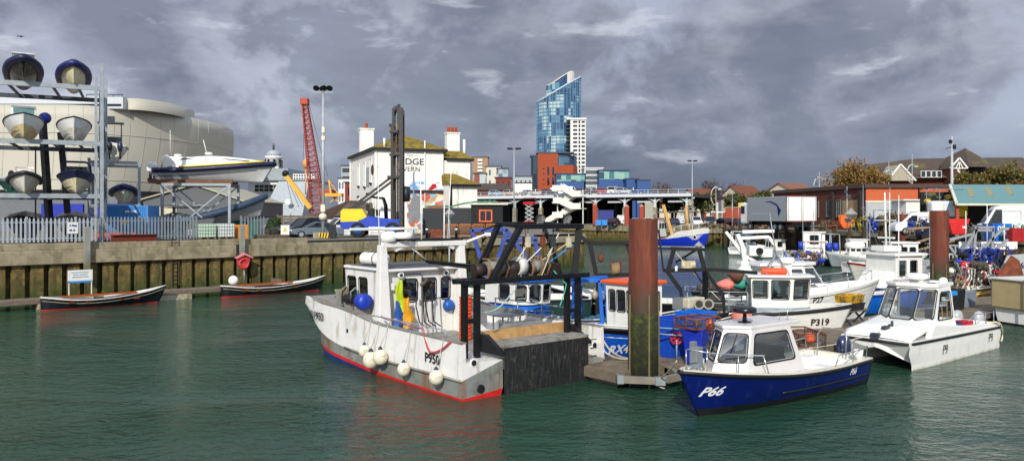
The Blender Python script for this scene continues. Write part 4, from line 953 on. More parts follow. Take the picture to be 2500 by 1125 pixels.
# ================= white boat P27
p27,H=simple_boat('fishing_boat','clinker sided white cabin boat P27 pointing right','boat' and (10.7,39.2),16,8.4,2.8,[(0,1.3),(.35,1.4),(.65,1.62),(1,2.05)],[blkh,whitec,black,whitec],lambda h:[lambda t:.04,lambda t:h.h(t)-.17,lambda t:h.h(t)-.13,lambda t:h.h(t)],whitec,gun=whitec,railm=None,drop=.15,p0=.14,p1=.75,rake=1.0)
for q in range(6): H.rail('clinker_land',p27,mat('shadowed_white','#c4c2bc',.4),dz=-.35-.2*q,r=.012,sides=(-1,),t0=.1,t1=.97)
H.text('P27',.42,4.2,1.08,-1,lettb,p27,bold=.03)
bot=[(2.2,-1.05),(4.4,-1.05),(5.9,-.75),(5.9,.75),(4.4,1.05),(2.2,1.05)]; top=[(2.2,-.95),(3.9,-.95),(4.7,-.6),(4.7,.6),(3.9,.95),(2.2,.95)]
cabin(p27,bot,top,1.2,2.95,{0:[(.14,.92,.42,.88)],1:[(.1,.9,.4,.9)],2:[(.06,.47,.4,.9),(.53,.94,.4,.9)],3:[(.1,.9,.4,.9)],4:[(.1,.9,.42,.88)]},whitec,gdk,roofpoly=[(1.3,-1.0),(4.0,-1.05),(4.9,-.65),(4.9,.65),(4.0,1.05),(1.3,1.0)],rt=.16,rad=.1)
m=MB(); m.prism([(4.2,1.2),(7.2,1.55),(6.0,1.95),(5.2,2.0),(4.2,2.1)],-.85,.85,'y'); m.build('coachroof',whitec,p27,bev=.08)
pts=[H.pt(t,H.h(t),-1,-.12) for t in (.45,.6,.75,.88)]+[Vector((8.9,0,2.0))]; handrail(p27,pts,.55,.018); handrail(p27,[Vector((p.x,-p.y,p.z)) for p in pts],.55,.018)
m=MB(); m.path([(1.6,-.7,3.1),(1.8,-.7,3.28),(4.0,-.7,3.28),(4.3,-.7,3.1)],.02); m.build('roof_rail',stainless,p27)
# ================= blue hulled boat bow on behind the white catamaran
bb,H=simple_boat('fishing_boat','bright blue hulled boat with white square windowed wheelhouse behind P27','boat' and (16.2,43.2),17,9.4,3.3,[(0,1.25),(.4,1.3),(.7,1.6),(1,2.15)],[blkh,bluep,mat('deep_blue_band','#173a8e',.4),whitec],lambda h:[lambda t:.05,lambda t:h.h(t)-.32,lambda t:h.h(t)-.16,lambda t:h.h(t)],whitec,railm=None,gun=whitec)
bot=[(5.2,-1.15),(7.2,-1.0),(7.6,0),(7.2,1.0),(5.2,1.15)]; top=bot
cabin(bb,bot,top,1.3,3.2,{0:[(.1,.38,.4,.85),(.55,.8,.4,.85)],1:[(.12,.88,.45,.88)],2:[(.12,.88,.45,.88)],3:[(.1,.4,.45,.88),(.55,.9,.45,.88)]},whitec,gdk,rt=.14,over=.2)
m=MB(); m.prism([(4.3,1.4),(4.9,2.3),(5.3,2.3),(5.2,1.4)],-1.0,1.0,'y'); m.build('engine_casing',whitec,bb,bev=.05)
m=MB(); m.bx(5.0,6.2,-.5,.5,3.45,3.75); m.tube((5.6,0,3.75),(5.5,0,6.8),.06,.04); m.beam((5.5,-.8,5.2),(5.5,.8,5.2),.06); m.beam((5.6,-.6,4.2),(5.6,.6,4.2),.14,.1); m.build('mast',whitec,bb)
m=MB(); m.bx(6.2,6.5,-.3,.2,3.5,3.8); m.build('searchlight',rubber,bb)
handrail(bb,[H.pt(t,H.h(t),-1,-.1) for t in (.55,.68,.8,.92)],.6,.02); handrail(bb,[H.pt(t,H.h(t),1,-.1) for t in (.55,.68,.8,.92)],.6,.02)
dome(bb,(4.2,.9,3.55),.55,.4)
# ================= ship with winged badge moored at the far quay
bs,H=simple_boat('trawler','royal blue trawler with white bulwark and winged badge at the far quay','boat' and (23.1,135.3),-38,11,5.0,[(0,1.5),(.45,1.6),(.65,2.7),(.8,3.0),(1,3.5)],[mat('ship_blue_dark','#10226a',.5),white,mat('royal_blue_hull','#1530b4',.4,var=.12),white],lambda h:[lambda t:.1,lambda t:.3,lambda t:h.h(t)-.95*min(1,max(0,(t-.45)/.2)),lambda t:h.h(t)],gdeck,railm=None,p1=.55,rake=1.2)
cabin(bs,[(.8,-1.6),(3.4,-1.6),(3.4,1.6),(.8,1.6)],[(.8,-1.6),(3.5,-1.6),(3.5,1.6),(.8,1.6)],1.2,4.6,{1:[(.08,.3,.6,.85),(.38,.62,.6,.85),(.7,.92,.6,.85)],0:[(.1,.3,.6,.85),(.5,.7,.6,.85)],3:[(.1,.3,.6,.85)]},white,darkglass)
m=MB(); D=lambda px,py,z:wl(bs,px,py,z)
m.beam(D(1646,590,131),D(1619,500,131),.5); m.tube(D(1680,562,130),D(1675,500,130),.28,.18); m.build('derrick_boom',mat('buff_paint','#c79a52',.5),bs)
m=MB(); m.box(D(1612,588,134),(1.6,2.6,1.6)); m.build('deckhouse',rust,bs)
handrail(bs,[H.pt(t,H.h(t),-1,-.1) for t in (.6,.7,.8,.9)],1.0,.05,white); handrail(bs,[H.pt(t,H.h(t),1,-.1) for t in (.6,.7,.8,.9)],1.0,.05,white)
vs=[]; m=MB()
def hp(x,z):
    t=x/H.L
    for _ in range(4): t-=(H.pt(t,z,-1).x-x)/H.L
    return H.pt(t,z,-1,.05)
cx,cz=9.9,1.75
for s_ in (1,-1):
    for k in range(4):
        z0=cz+.42-.22*k; a=hp(cx+s_*.34,z0); b_=hp(cx+s_*.34,z0-.14); l=(1.35-.28*k)*(1 if s_<0 else .8); c=hp(cx+s_*l,z0-.02); d=hp(cx+s_*l,z0+.04); m.quad(a,b_,c,d)
m.add([hp(cx+.32*math.cos(a),cz+.1+.42*math.sin(a)) for a in [i*math.pi/8 for i in range(16)]],[tuple(range(16))]); o=m.build('winged_badge',lettw,bs,fix=False)
m=MB(); m.add([hp(cx+.2*math.cos(a),cz+.1+.28*math.sin(a))+Vector((0,-.02,.0)) for a in [i*math.pi/8 for i in range(16)]],[tuple(range(16))]); m.build('badge_disc',lettb,o,fix=False)
# ================= pontoons, mooring piles and what lies on them
planks=mat('weathered_deck_planks','#7a6c5b',.9,var=.3,sc=3,stain=('#54493c',.4,2),wave=('X',.14,.8))
PD=Vector((.77,.64,0)).normalized(); PN=Vector((-PD.y,PD.x,0)); P0=Vector((5.35,24.35,0))
def PP(s,o,z=.5): p=P0+PD*s+PN*o; return Vector((p.x,p.y,z))
pa=math.atan2(PD.y,PD.x)
pt=thing('pontoon','weathered timber pontoon running back between the moored fishing boats','pontoon',PP(0,0,0),pa)
m=MB(); m.bx(.9,46,0,3.0,.4,.5); m.bx(-1.2,.9,1.55,3.9,.4,.5); m.build('planked_deck',planks,pt)
m=MB(); m.bx(.9,46,-.09,-.003,.16,.47); m.bx(.9,46,3.003,3.09,.16,.47); m.bx(-1.28,-1.2,1.5,3.95,.16,.47); m.bx(-1.2,.9,1.47,1.547,.16,.47); m.build('edge_timber',wood,pt)
m=MB()
for x in range(3,46,5): m.bx(x,x+3,.2,2.8,-.4,.38)
m.bx(-1,.8,1.8,3.6,-.4,.38); m.build('float',mat('concrete_float','#8b8577',.85,stain=('#4f4a35',.4,2)),pt)
for s_ in (2.2,8.5,15,22,30):
    for dx,y in ((0,.15),(.8,2.85)): m=MB(); m.box((s_+dx,y,.56),(.4,.1,.1)); m.build('mooring_cleat',steel,pt)
pile_m=mat('rust_pile','#6e2f18',.8,var=.3,sc=2,streak=('#8f4a22',.35,3),stain=('#46200f',.3,1.5),bump=.25)
def pile(loc,top,r,label,moss,wet,name='mooring_pile'):
    key='pile_%d'%int(top*100)
    mm=mat(key,'#54220e',.75,var=.35,sc=1.4,streak=('#74391c',.4,3),low=('#3a2a18',wet-.5,wet+.4),bump=.25)
    t=thing(name,label,'pile',loc,group='rusty steel mooring piles')
    m=MB(); m.tube((0,0,-2),(0,0,top),r,n=36); m.build('tube',mm,t)
    m=MB(); m.lathe([(r+.012,-2),(r+.014,moss-.5),(r+.006,moss),(r-.02,moss+.05)],36); m.build('weed',mat('pile_weed','#2b2f14',.9,var=.55,sc=4,stain=('#46511c',.4,5),low=('#14180c',.2,moss*.8),bump=.8,bsc=24),t)
    m=MB()
    for a in (-1.1,.35,1.6): 
        c=Vector((math.cos(a-1.7)*(r+.02),math.sin(a-1.7)*(r+.02),0)); m.beam(c+Vector((0,0,-1)),c+Vector((0,0,moss+.6)),.05,.05)
    m.build('weld_strip',mat('pale_weld','#6b5d3c',.8,var=.3),t); return t
pile((4.25,25.2,0),5.38,.47,'near rusty steel mooring pile with dark weed below, beside the navy boat',2.35,3.1)
pile((24.0,43.7,0),5.75,.47,'second rusty steel mooring pile standing behind the white catamaran',2.2,2.9)
pile((40.2,80,0),5.6,.45,'farthest rusty steel mooring pile near the fish quay wall',2.0,2.6)
t=thing('pile_guide','galvanised and timber guide frame bolted round the near mossy pile','frame',(4.25,25.2,.3))
m=MB(); c=[(-.95,.5),(-.85,-.75),(.35,-1.0),(1.1,-.35),(1.0,.7)]
for a,b_ in zip(c,c[1:]): m.beam((*a,.05),(*b_,.05),.16,.22)
m.beam((-.95,.5,.05),(-.4,1.4,.05),.14,.2); m.build('frame_timber',mat('grey_frame','#7d786c',.8,var=.25),t,bev=.01)
for c_,d_ in (((.35,-1.0,.05),(.3,.24,.24)),((-.85,-.75,.05),(.2,.2,.26))): m=MB(); m.box(c_,d_); m.build('bracket',steel,t)
hang('mooring_rope',[W(1722,962-2,21.6) if 0 else Vector((4.75,22.45,1.3)),Vector((4.6,24.15,.45)),Vector((4.35,24.2,.4)),Vector((4.75,24.2,.12))],.022,rope,'slack pale mooring rope from the navy bow to the pile frame','rope',.06)
hang('mooring_rope',[Vector((3.05,26.75,1.1)),Vector((3.3,26.6,.75)),Vector((4.1,26.9,.56))],.03,rope,'pale rope from the workboat fairlead to the pontoon end','rope',.08)
hang('mooring_rope',[Vector((2.9,26.8,1.75)),Vector((3.35,26.5,.9)),Vector((4.2,27.0,.55))],.03,rope,'upper pale rope from the workboat quarter to the pontoon','rope',.1)
hang('mooring_rope',[Lw(p9,(8.0,.1,1.3)),Lw(p9,(8.3,-.6,1.0)),Lw(p66,(.3,-.9,.95))],.02,rope,'pale rope from the catamaran bow to the navy boat stern','rope',.06)
# wheelie bin, blue tubs, pots
def bin_(loc,rz,col,label,h=1.05,name='wheeled_bin',group=None):
    t=thing(name,label,'bin',loc,rz,group)
    m=MB(); m.loft([[Vector((x*.24,y*.27,.06)) for x,y in ((-1,-1),(1,-1),(1,1),(-1,1))],[Vector((x*.29,y*.34,h*.9)) for x,y in ((-1,-1),(1,-1),(1,1),(-1,1))]],sm=False,caps=True); m.build('body',col,t,bev=.03)
    m=MB(); m.box((0,0,h*.94),(.64,.74,.07)); m.tube((.34,-.25,h*.93),(.34,.25,h*.93),.03); m.build('lid',col,t,bev=.02)
    for y in (-.24,.24):
        m=MB(); m.tube((.24,y-.03,.1),(.24,y+.03,.1),.1,n=14); m.build('wheel',rubber,t)
    return t
binb=mat('wheelie_bin_blue','#0d2aa0',.45,var=.12)
bin_(PP(1.75,.85),pa+.3,binb,'royal blue wheeled bin on the pontoon behind the mossy pile',1.25)
def tub(name,loc,d,col,label,rz=0,cat='tub',t=.05,group=None,rim=True):
    m=MB(); L,Wd,Hh=d
    o=[(-1,-1),(1,-1),(1,1),(-1,1)]
    R=[[Vector((x*L/2*k,y*Wd/2*k,z)) for x,y in o] for k,z in ((.9,0),(1,Hh),(1.03,Hh),(1.03,Hh+.04),(.94,Hh+.04),(.86,.06))]
    m.loft(R,sm=False); m.quad(*R[0][::-1]); m.quad(*R[-1]); return tag(m.build(name,col,loc=loc,rz=rz,bev=.015),label,cat,group)
tub('fish_tub',PP(3.7,2.3),(1.15,1.0,1.45),bluep,'tall bright blue fish tub on the pontoon behind the navy cabin',pa)
tub('fish_tub',PP(2.5,2.5),(1.2,1.0,1.3),mat('deep_blue_tub','#0e44b0',.5),'deep blue fish tub on the pontoon right of the mossy pile',pa)
def pot(loc,rz,col,label,L=1.1,Wd=.75,Hh=.5,cat='lobster pot',group=None,netm=None):
    t=thing('lobster_pot',label,cat,loc,rz,group)
    m=MB()
    for z in (.03,Hh):
        m.path([(-L/2,-Wd/2,z),(L/2,-Wd/2,z),(L/2,Wd/2,z),(-L/2,Wd/2,z)],.03,6,closed=True)
    for x in (-L/2,0,L/2):
        for y in (-Wd/2,Wd/2): m.tube((x,y,0),(x,y,Hh),.025)
        m.tube((x,-Wd/2,Hh),(x,Wd/2,Hh),.022)
    m.build('frame',col,t)
    m=MB()
    for i in range(int(L/.09)):
        x=-L/2+.09*i
        for y in (-Wd/2,Wd/2): m.beam((x,y,.03),(x+.09*(1 if i%2 else -1)*.9,y,Hh),.012)
    for k in range(4):
        z=.08+k*Hh/4.5
        for y in (-Wd/2,Wd/2): m.beam((-L/2,y,z),(L/2,y,z+.02),.012)
        for x in (-L/2,L/2): m.beam((x,-Wd/2,z),(x,Wd/2,z+.02),.012)
    m.ball((0,0,Hh*.35),Hh*.4,8,.7)
    m.build('netting',netm or netting,t); return t
pot(PP(2.0,.95,.5+1.2),pa,rust,'brown wire pot on top of the blue bin by the mossy pile',1.3,.9,.35)
pot(PP(3.1,1.4),pa+.2,rust,'rusty wire pot standing beside the tall blue tub',.9,.8,.95)
t=thing('hand_trolley','blue hand trolley with a red spoked wheel on the pontoon by the pile','trolley',PP(1.9,1.75))
m=MB(); 
for k in range(6):
    a=k*math.pi/3; m.beam((0,0,.75),(.16*math.cos(a),0,.75+.16*math.sin(a)),.03,.05)
m.path([(.2*math.cos(a),0,.75+.2*math.sin(a)) for a in [i*math.pi/8 for i in range(16)]],.035,closed=True); m.build('wheel',redp,t)
m=MB(); m.path([(-.6,0,.9),(-.6,0,1.1),(.9,-.2,1.05),(1.0,-.2,.85)],.03); m.path([(-.6,0,.9),(.9,-.2,.8)],.03); m.tube((0,0,.7),(0,0,0),.03); m.build('frame',mat('pale_blue_steel','#7f97b8',.5),t)
pot(PP(8.6,.9),pa+.9,mat('rusty_red_frame','#6b3020',.8,var=.3),'rusty brown oblong pot with an orange buoy on the pontoon behind the navy cabin',2.0,1.0,.48)
m=MB(); m.ball((0,0,0),.2,14); tag(m.build('net_buoy',mat('orange_buoy','#e8643c',.5),loc=PP(8.25,.38,.78)),'round orange buoy lodged on the rusty oblong pot','buoy')
for i,(s_,o,z,r,lb) in enumerate(((5.2,2.3,1.25,.22,'salmon pink float above the tall blue tub'),(6.9,2.5,1.5,.42,'half hidden salmon pink buoy behind the navy cabin roof'))):
    m=MB(); m.ball((0,0,0),r,12,.9); tag(m.build('net_buoy',mat('salmon_buoy','#e07a66',.55),loc=PP(s_,o,z)),lb,'buoy')
m=MB(); m.loft([[Vector((.16*k*math.cos(a),.16*k*math.sin(a),z)) for a in [j*math.pi/5 for j in range(10)]] for k,z in ((.3,0),(1,.12),(.9,.3),(.3,.45))],caps=True); tag(m.build('net_buoy',mat('orange_red_float','#e05a34',.5),loc=PP(2.7,.95,1.5)),'pear shaped orange float hanging by the rusty pots','buoy')
pg='empty black and yellow crates on the trestle'
t=thing('trestle_table','low timber trestle carrying black crates beside the white catamaran bow','table',PP(15.2,2.2),pa)
m=MB(); m.bx(-.8,.8,-.4,.4,.62,.68); m.build('top',wood,t)
for x in (-.65,.65):
    m=MB(); m.beam((x,-.3,0),(x,.3,.62),.07); m.beam((x,.3,0),(x,-.3,.62),.07); m.build('leg',dsteel,t)
tub('fish_crate',PP(15.0,2.2,1.19),(1.35,.75,.26),mat('dark_crate','#1d2126',.5),'dark plastic crate resting on the timber trestle',pa,'crate')
tub('fish_crate',PP(15.05,2.25,1.5),(1.35,.75,.32),mat('yellow_crate','#c99a1a',.5,stain=('#2a2c2e',.5,4)),'black and yellow crate stacked on the dark crate',pa,'crate')
m=MB()
for k in range(3): m.bx(k*.42,k*.42+.4,0,.7,0,.5)
tag(m.build('fish_boxes',mat('grey_fish_box','#8c9093',.5,var=.2),loc=PP(14.0,2.75),rz=pa,bev=.03),'row of grey fish boxes on the pontoon by the white boat stem','boxes')
m=MB(); m.tube((0,0,.45),(.12,0,.45),.42,n=18); tag(m.build('tyre',rubber,loc=PP(14.3,2.6),rz=pa+.6),'black tyre leaning under the trestle','tyre')
blk=mat('black_tub','#17191d',.5,var=.2)
tub('fish_tub',PP(24.6,1.6),(1.5,1.1,1.05),blk,'black fish tub on the pontoon right of the second pile',pa+.1)
tub('fish_tub',PP(27.0,1.9),(1.4,1.0,.75),mat('grey_tub','#7d8994',.5),'grey blue fish tub behind the black tub',pa)
m=MB()
for k in range(9): m.ball((.35*(k%3)+.1*random.random(),.3*(k//3),.15+.1*random.random()),.25,8,.6)
tag(m.build('net_heap',mat('dark_blue_net','#22304a',.9,var=.5,bump=.7),loc=PP(22.6,1.8)),'dark blue net heap on the pontoon behind the white cabin','net')
# left pontoon under the quay and the two black rowing boats
LD=QD; la=math.atan2(LD.y,LD.x); L0=Q(-12,-2.75,0)
lp=thing('pontoon','narrow grey timber pontoon below the sheet pile wall','pontoon',L0,la)
m=MB(); m.bx(0,28.5,-.75,.75,.5,.58); m.build('planked_deck',planks,lp)
m=MB(); m.bx(0,28.5,-.82,-.753,.34,.56); m.bx(0,28.5,.753,.82,.34,.56); m.build('edge_timber',wood,lp)
m=MB()
for x in (3,13.2,19.5,26.6): m.bx(x,x+2.6,-.8,.7,-.3,.336)
m.build('float',mat('pale_concrete_float','#b0a88e',.85,stain=('#6e6849',.4,2)),lp)
m=MB(); m.bx(28.45,28.55,-.7,.7,.0,.9); m.build('end_board',wood,lp)
bk=mat('black_rowing_hull','#14161a',.4,var=.2); varn=mat('varnished_timber','#a04f1c',.35,var=.3,sc=7)
def rowboat(xy,deg,label,varc,LL=6.5):
    t=thing('rowing_boat',label,'rowing boat',(*xy,0),math.radians(deg),'black pulling boats by the quay')
    h=Hull(LL,1.6,[(0,.78),(.25,.55),(.55,.55),(.85,.78),(1,1.05)],[(0,.28),(.15,.62),(.4,1),(.6,1),(.85,.55),(1,0)],rake=.5,low=-.2,p0=.35,p1=.7)
    h.skin('hull',t,[lambda t:.07,lambda t:h.h(t)-.03,lambda t:h.h(t)],[mat('red_antifouling','#a32a2c',.6),bk,whitec],ns=20); h.gunwale('gunwale',t,whitec,w=.07,drop=.1); h.deck('bottom_boards',t,varc,drop=.32,inset=.05)
    m=MB()
    for x in (1.4,2.3,3.2,4.1,5.0): m.box((x,0,.42),(.28,1.5,.05))
    m.build('thwart',varc,t); m=MB(); m.box((3.2,.42,.72),(4.2,.1,.07)); m.box((3.3,.15,.7),(4.0,.08,.06)); m.build('oar',varn,t)
    h.rail('rubbing_strake',t,mat('pale_strake','#9a8f7c',.6),dz=-.2,r=.02); return t
a1=Q(3.0,-4.75); rb=Q(1.2,-4.3); rowboat((rb.x,rb.y),43.2,'long black rowing boat with red brown boards, left of the two by the quay',mat('red_brown_boards','#7e3516',.45,var=.3))
rb=Q(11.8,-4.3); rowboat((rb.x,rb.y),44.5,'black rowing boat with bright varnished boards and a red waterline below the life ring post',varn,7.4)
m=MB(); m.ball((0,0,0),.34,14); tag(m.build('mooring_buoy',whitec,loc=Q(13.3,-2.7,.95)),'white round buoy on the narrow pontoon','buoy')
m=MB(); m.tube((0,0,0),(.9,.1,0),.28,n=12); tag(m.build('fender_drum',mat('blue_drum','#1552a8',.5),loc=Q(29.2,-.5,1.0)),'blue float hanging against the quay wall past the rowing boat','float')
# ================= boat rack and boats at the left
def rib(label,loc,deg,L=6.5,B=2.5,tube='#141c46',hull='#cfc6a8',cat='rigid inflatable',name='inflatable_boat',engine=True,console=True,group=None,tr=.27,engcol=None,canopy=None):
    t=thing(name,label,cat,loc,math.radians(deg),group)
    tm=mat('tube_'+tube[1:],tube,.5,var=.12); hm=mat('hull_'+hull[1:],hull,.35,var=.08,streak=('#9a7a40',.2,4))
    h=Hull(L,B*.8,[(0,.95),(.5,1.0),(.8,1.2),(1,1.5)],[(0,.95),(.5,1),(.75,.9),(.9,.6),(1,.0)],rake=.7,low=0,p0=.55,p1=.8)
    h.skin('hull',t,[lambda t:.2,lambda t:h.h(t)],[hm,hm],ns=16,sub=3); h.deck('deck',t,greyp,drop=.1,ns=10)
    m=MB(); pts=[]
    for i in range(15):
        u=i/14; pts.append(h.pt(u,h.h(u),1,.06))
    pts2=[Vector((p.x,-p.y,p.z)) for p in pts[::-1]]
    m.path([pts[0]-Vector((.5,0,0))]+pts+pts2+[pts2[-1]-Vector((.5,0,0))],[.12]+[tr]*30+[.12],10); m.build('tube',tm,t)
    if console:
        m=MB(); m.bx(L*.35,L*.5,-.45,.45,1.0,1.9); m.bx(L*.15,L*.28,-.4,.4,1.0,1.6); m.build('console',whitec,t,bev=.06)
        m=MB(); m.path([(L*.08,.6,1.0),(L*.06,.6,2.2),(L*.06,-.6,2.2),(L*.08,-.6,1.0)],.035); m.build('a_frame',stainless,t)
    if engine: outboard(t,-.2,0,1.05,1.15,engcol or mat('black_cowling','#1a1c22',.3))
    if canopy:
        m=MB(); m.bx(L*.3,L*.62,-.75,.75,2.3,2.4); 
        for y in (-.65,.65):
            for x in (L*.32,L*.58): m.tube((x,y,1.0),(x,y,2.3),.03)
        m.build('hard_top',mat('canopy_'+canopy[1:],canopy,.5),t,bev=.02)
    return t
def cruiser(label,loc,deg,L=6.5,B=2.5,top='#d9d8d4',hull='#cfc5a6',band=None,group=None,wrap=False,cat='motor boat',arch=None):
    t=thing('motor_boat',label,cat,loc,math.radians(deg),group)
    hm=mat('hull_'+hull[1:],hull,.35,var=.1,streak=('#a8803c',.25,3)); tm=mat('top_'+top[1:],top,.45,var=.06,bump=.5 if wrap else 0,bsc=5); bm=mat('band_'+band[1:],band,.4) if band else tm
    h=Hull(L,B,[(0,1.35),(.5,1.4),(.8,1.55),(1,1.75)],[(0,.92),(.5,1),(.75,.9),(.9,.6),(1,0)],rake=.9,low=0,p0=.5,p1=.85)
    h.skin('hull',t,[lambda t:.3,lambda t:h.h(t)-(.75 if wrap else .55),lambda t:h.h(t)],[hm,hm,bm],ns=18,sub=3)
    for q in range(3):
        for sd in (1,-1):
            pass
    m=MB()
    for sd in (1,-1):
        for z in (.35,.6): m.path([h.pt(u,z,sd,.0) for u in (.1,.4,.6,.75,.85,.92)],.035,5)
    m.build('spray_rail',hm,t)
    m=MB(); R=[]
    for u in [i/12 for i in range(13)]:
        z=h.h(u); y=h.pt(u,z,1).y; x=h.pt(u,z,1).x; hh=(.75 if wrap else .5)*max(0,math.sin(math.pi*min(1,u*1.05+.12)))*(1 if u>.1 else .6)
        R.append([Vector((x,y,z)),Vector((x,y*.8,z+hh*.7)),Vector((x,0,z+hh)),Vector((x,-y*.8,z+hh*.7)),Vector((x,-y,z))])
    m.loft(R,closed=False,sm=True,caps=True); m.build('cover' if wrap else 'deck_moulding',tm,t)
    h.rail('rubbing_strake',t,bm if band else rubber,r=.05)
    if not wrap:
        m=MB(); m.prism([(L*.3,1.6),(L*.62,1.75),(L*.5,2.25),(L*.3,2.3)],-.8,.8,'y'); m.build('windscreen',darkglass,t)
    if arch:
        m=MB(); m.path([(L*.2,1.1,1.4),(L*.28,1.0,2.5),(L*.28,.7,2.7),(L*.28,-.7,2.7),(L*.28,-1.0,2.5),(L*.2,-1.1,1.4)],.09,8); m.build('radar_arch',mat('arch_'+arch[1:],arch,.5),t)
    outboard(t,-.25,0,1.0,1.1,mat('black_cowling','#1a1c22',.3)); return t
RO=Vector((-27.4,52,QG)); ra=math.atan2(-.43,-.9); BD=math.degrees(math.atan2(-.9,.43))
rk=thing('boat_rack','tall galvanised steel rack holding stacked boats at the left edge','rack',RO,ra)
Ls=(3.25,6.75,10.45)
for x in (0,8.6,17.2):
    for y in (0,-6.2):
        m=MB(); m.beam((x,y,0),(x,y,12.1 if x==0 else 11.6),.22,.3); 
        if x==0: m.beam((x+.35,y,0),(x+.35,y,11.2),.16,.2)
        m.build('upright',steel,rk)
for z in Ls:
    for y in (0,-6.2):
        m=MB(); m.beam((0,y,z),(17.2,y,z),.18,.3); m.build('beam',steel if y==0 else dsteel,rk)
    m=MB()
    for x in (1.4,2.9,5.4,6.9): m.beam((x,0,z+.02),(x,-6.2,z+.02),.14,.14)
    m.build('bunk_rail',dsteel,rk)
m=MB()
for z0,z1 in zip((0,)+Ls,Ls): m.beam((0,-.1,z0),(0,-6.1,z1),.1,.1); m.beam((0,-6.1,z0),(0,-.1,z1),.1,.1)
m.build('cross_brace',steel,rk)
def rp(x,z,y=-.4): 
    p=Matrix.Translation(RO)@Matrix.Rotation(ra,4,'Z')@Vector((x,-y,z)); return p
def rloc(px,z,lev):   # stern position so that the bow overhangs the front beam
    p=XZ(px,z,QG+lev+.17); d=Vector((-p.x,-p.y,0)).normalized(); return p-d*4.6
g='boats stored on the steel rack'
rib('dark navy inflatable on the top shelf of the rack, left of its twin',rloc(57,50,Ls[2]),BD,6.6,2.7,'#10163a','#1c1d20',canopy='#c9cbca',group=g,engcol=mat('black_cowling','#1a1c22',.3))
rib('navy inflatable with cream hull on the top shelf of the rack',rloc(180,51.5,Ls[2]),BD,6.2,2.5,'#141c58','#d6cca6',group=g)
cruiser('boat in white shrink wrap over a brown stained hull on the second shelf',rloc(58,50,Ls[1]),BD,6.6,2.75,'#dcdcdc','#c9b98c',group=g,wrap=True)
m=MB(); m.bx(1.6,3.2,-.85,.85,1.6,2.75); o=m.build('wheelhouse',whitec,bpy.data.objects['motor_boat'],bev=.08); m=MB(); m.bx(3.19,3.23,-.7,.7,2.15,2.6); m.build('windscreen',mat('sea_green_glass','#5d7f7c',.1),o)
cruiser('smaller boat under pointed white shrink wrap on the second shelf',rloc(181,51.5,Ls[1]),BD,6.0,2.5,'#e0e0e0','#d2d0c8',group=g,wrap=True)
rib('grey hulled inflatable with black edged tubes on the third shelf',rloc(60,50,Ls[0]),BD,6.4,2.7,'#23252a','#cfccc0',group=g,console=True,tr=.16)
cruiser('cream and navy sports boat with blue canopy arch on the third shelf',rloc(186,51.5,Ls[0]),BD,6.6,2.7,'#d8d4c4','#d8ceac','#141b3e',group=g,arch='#1a2148')
rib('green hulled boat hanging stern first in the back of the rack',rp(6.3,Ls[1]-3.2,9.5),BD+180,5,2.3,'#8f9396','#1f7a5a',group=g,console=False)
cruiser('white boat with orange cover in the back row of the rack',rp(2.2,Ls[1]-3.1,10.5),BD+180,5,2.2,'#c87a3c','#d8d8d6',group=g,wrap=True)
for px,z,lab,c in ((72,55,'dark covered boat under the rack at far left','#15171c'),(186,54,'grey covered boat on the ground below the sports boat','#77787a')):
    cruiser(lab,XZ(px,z+5,QG+.2),BD,5.5,2.4,c,'#2a2c30',wrap=True)
# inclined black conveyor-like boom between the shelves
t=thing('lifting_boom','black forklift mast standing between the shelved boats','mast',XZ(124,56,QG))
m=MB(); m.beam((0,0,0),(-.9,.5,8.8),.35,.5); m.beam((1.4,0,0),(.4,.5,8.0),.25,.4); m.beam((-1.1,0,0),(-1.4,.5,7.0),.1,.1); m.build('mast_rail',black,t)
m=MB(); m.ball((-.6,.3,9.0),.42,12); m.build('blue_ball',mat('royal_ball','#1a2a8a',.4),t)
# second lower rack with its boat and the twin engined boat above
r2=thing('boat_rack','lower galvanised rack right of the tall one, carrying a navy inflatable','rack',XZ(340,60,QG),ra)
for y in (0,-5):
    m=MB()
    for x in (0,3.4): m.beam((x,y,0),(x,y,6.3),.2,.24)
    for z in (6.0,2.7): m.beam((0,y,z),(3.4,y,z),.16,.22)
    m.build('portal_frame',steel,r2)
rib('navy inflatable with cream hull and white console on the lower rack',XZ(299,59,QG+2.9)-Vector((.43,-.9,0))*5.4,BD,6,2.5,'#16204e','#d9d0a8',group=g)
t=cruiser('cream twin engined boat seen stern on above the lower rack',XZ(268,63,QG+6.2),BD+180,6,2.6,'#d6d2c0','#cfcabc',group=g); outboard(t,-.25,.75,1.0,1.2); outboard(t,-.25,-.75,1.0,1.2)
m=MB(); m.path([(2,.8,1.4),(2,.8,3.4),(2,-.8,3.4),(2,-.8,1.4)],.06); m.bx(1.6,2.6,-1,1,3.4,3.5); m.bx(1.8,2.2,-.3,.3,3.5,4.0); m.build('t_top',dsteel,t)
# ================= palisade fences, container, beam, signs on the quay
def palisade(s0,s1,off,h,material,label,base=3.72,pitch=.235):
    A=Q(s0,off,base); t=thing('palisade_fence',label,'fence',A,la)
    L=s1-s0; m=MB(); n=int(L/pitch)
    for i in range(n+1):
        x=i*pitch; m.prism([(x-.055,.08),(x+.055,.08),(x+.055,h-.12),(x,h),(x-.055,h-.12)],-.02,.02,'y')
    m.build('pales',material,t)
    m=MB(); m.beam((0,.05,.3),(L,.05,.3),.06,.06); m.beam((0,.05,h-.3),(L,.05,h-.3),.06,.06); m.build('rail',material,t)
    m=MB()
    for k in range(int(L/2.75)+1): m.beam((k*2.75,.12,0),(k*2.75,.12,h+.05),.12,.1)
    m.build('post',material,t); return t
galv=mat('pale_galvanised_pales','#aab2b8',.5,.2,var=.1); galvd=mat('dull_galvanised_pales','#7f8a90',.55,.2,var=.12)
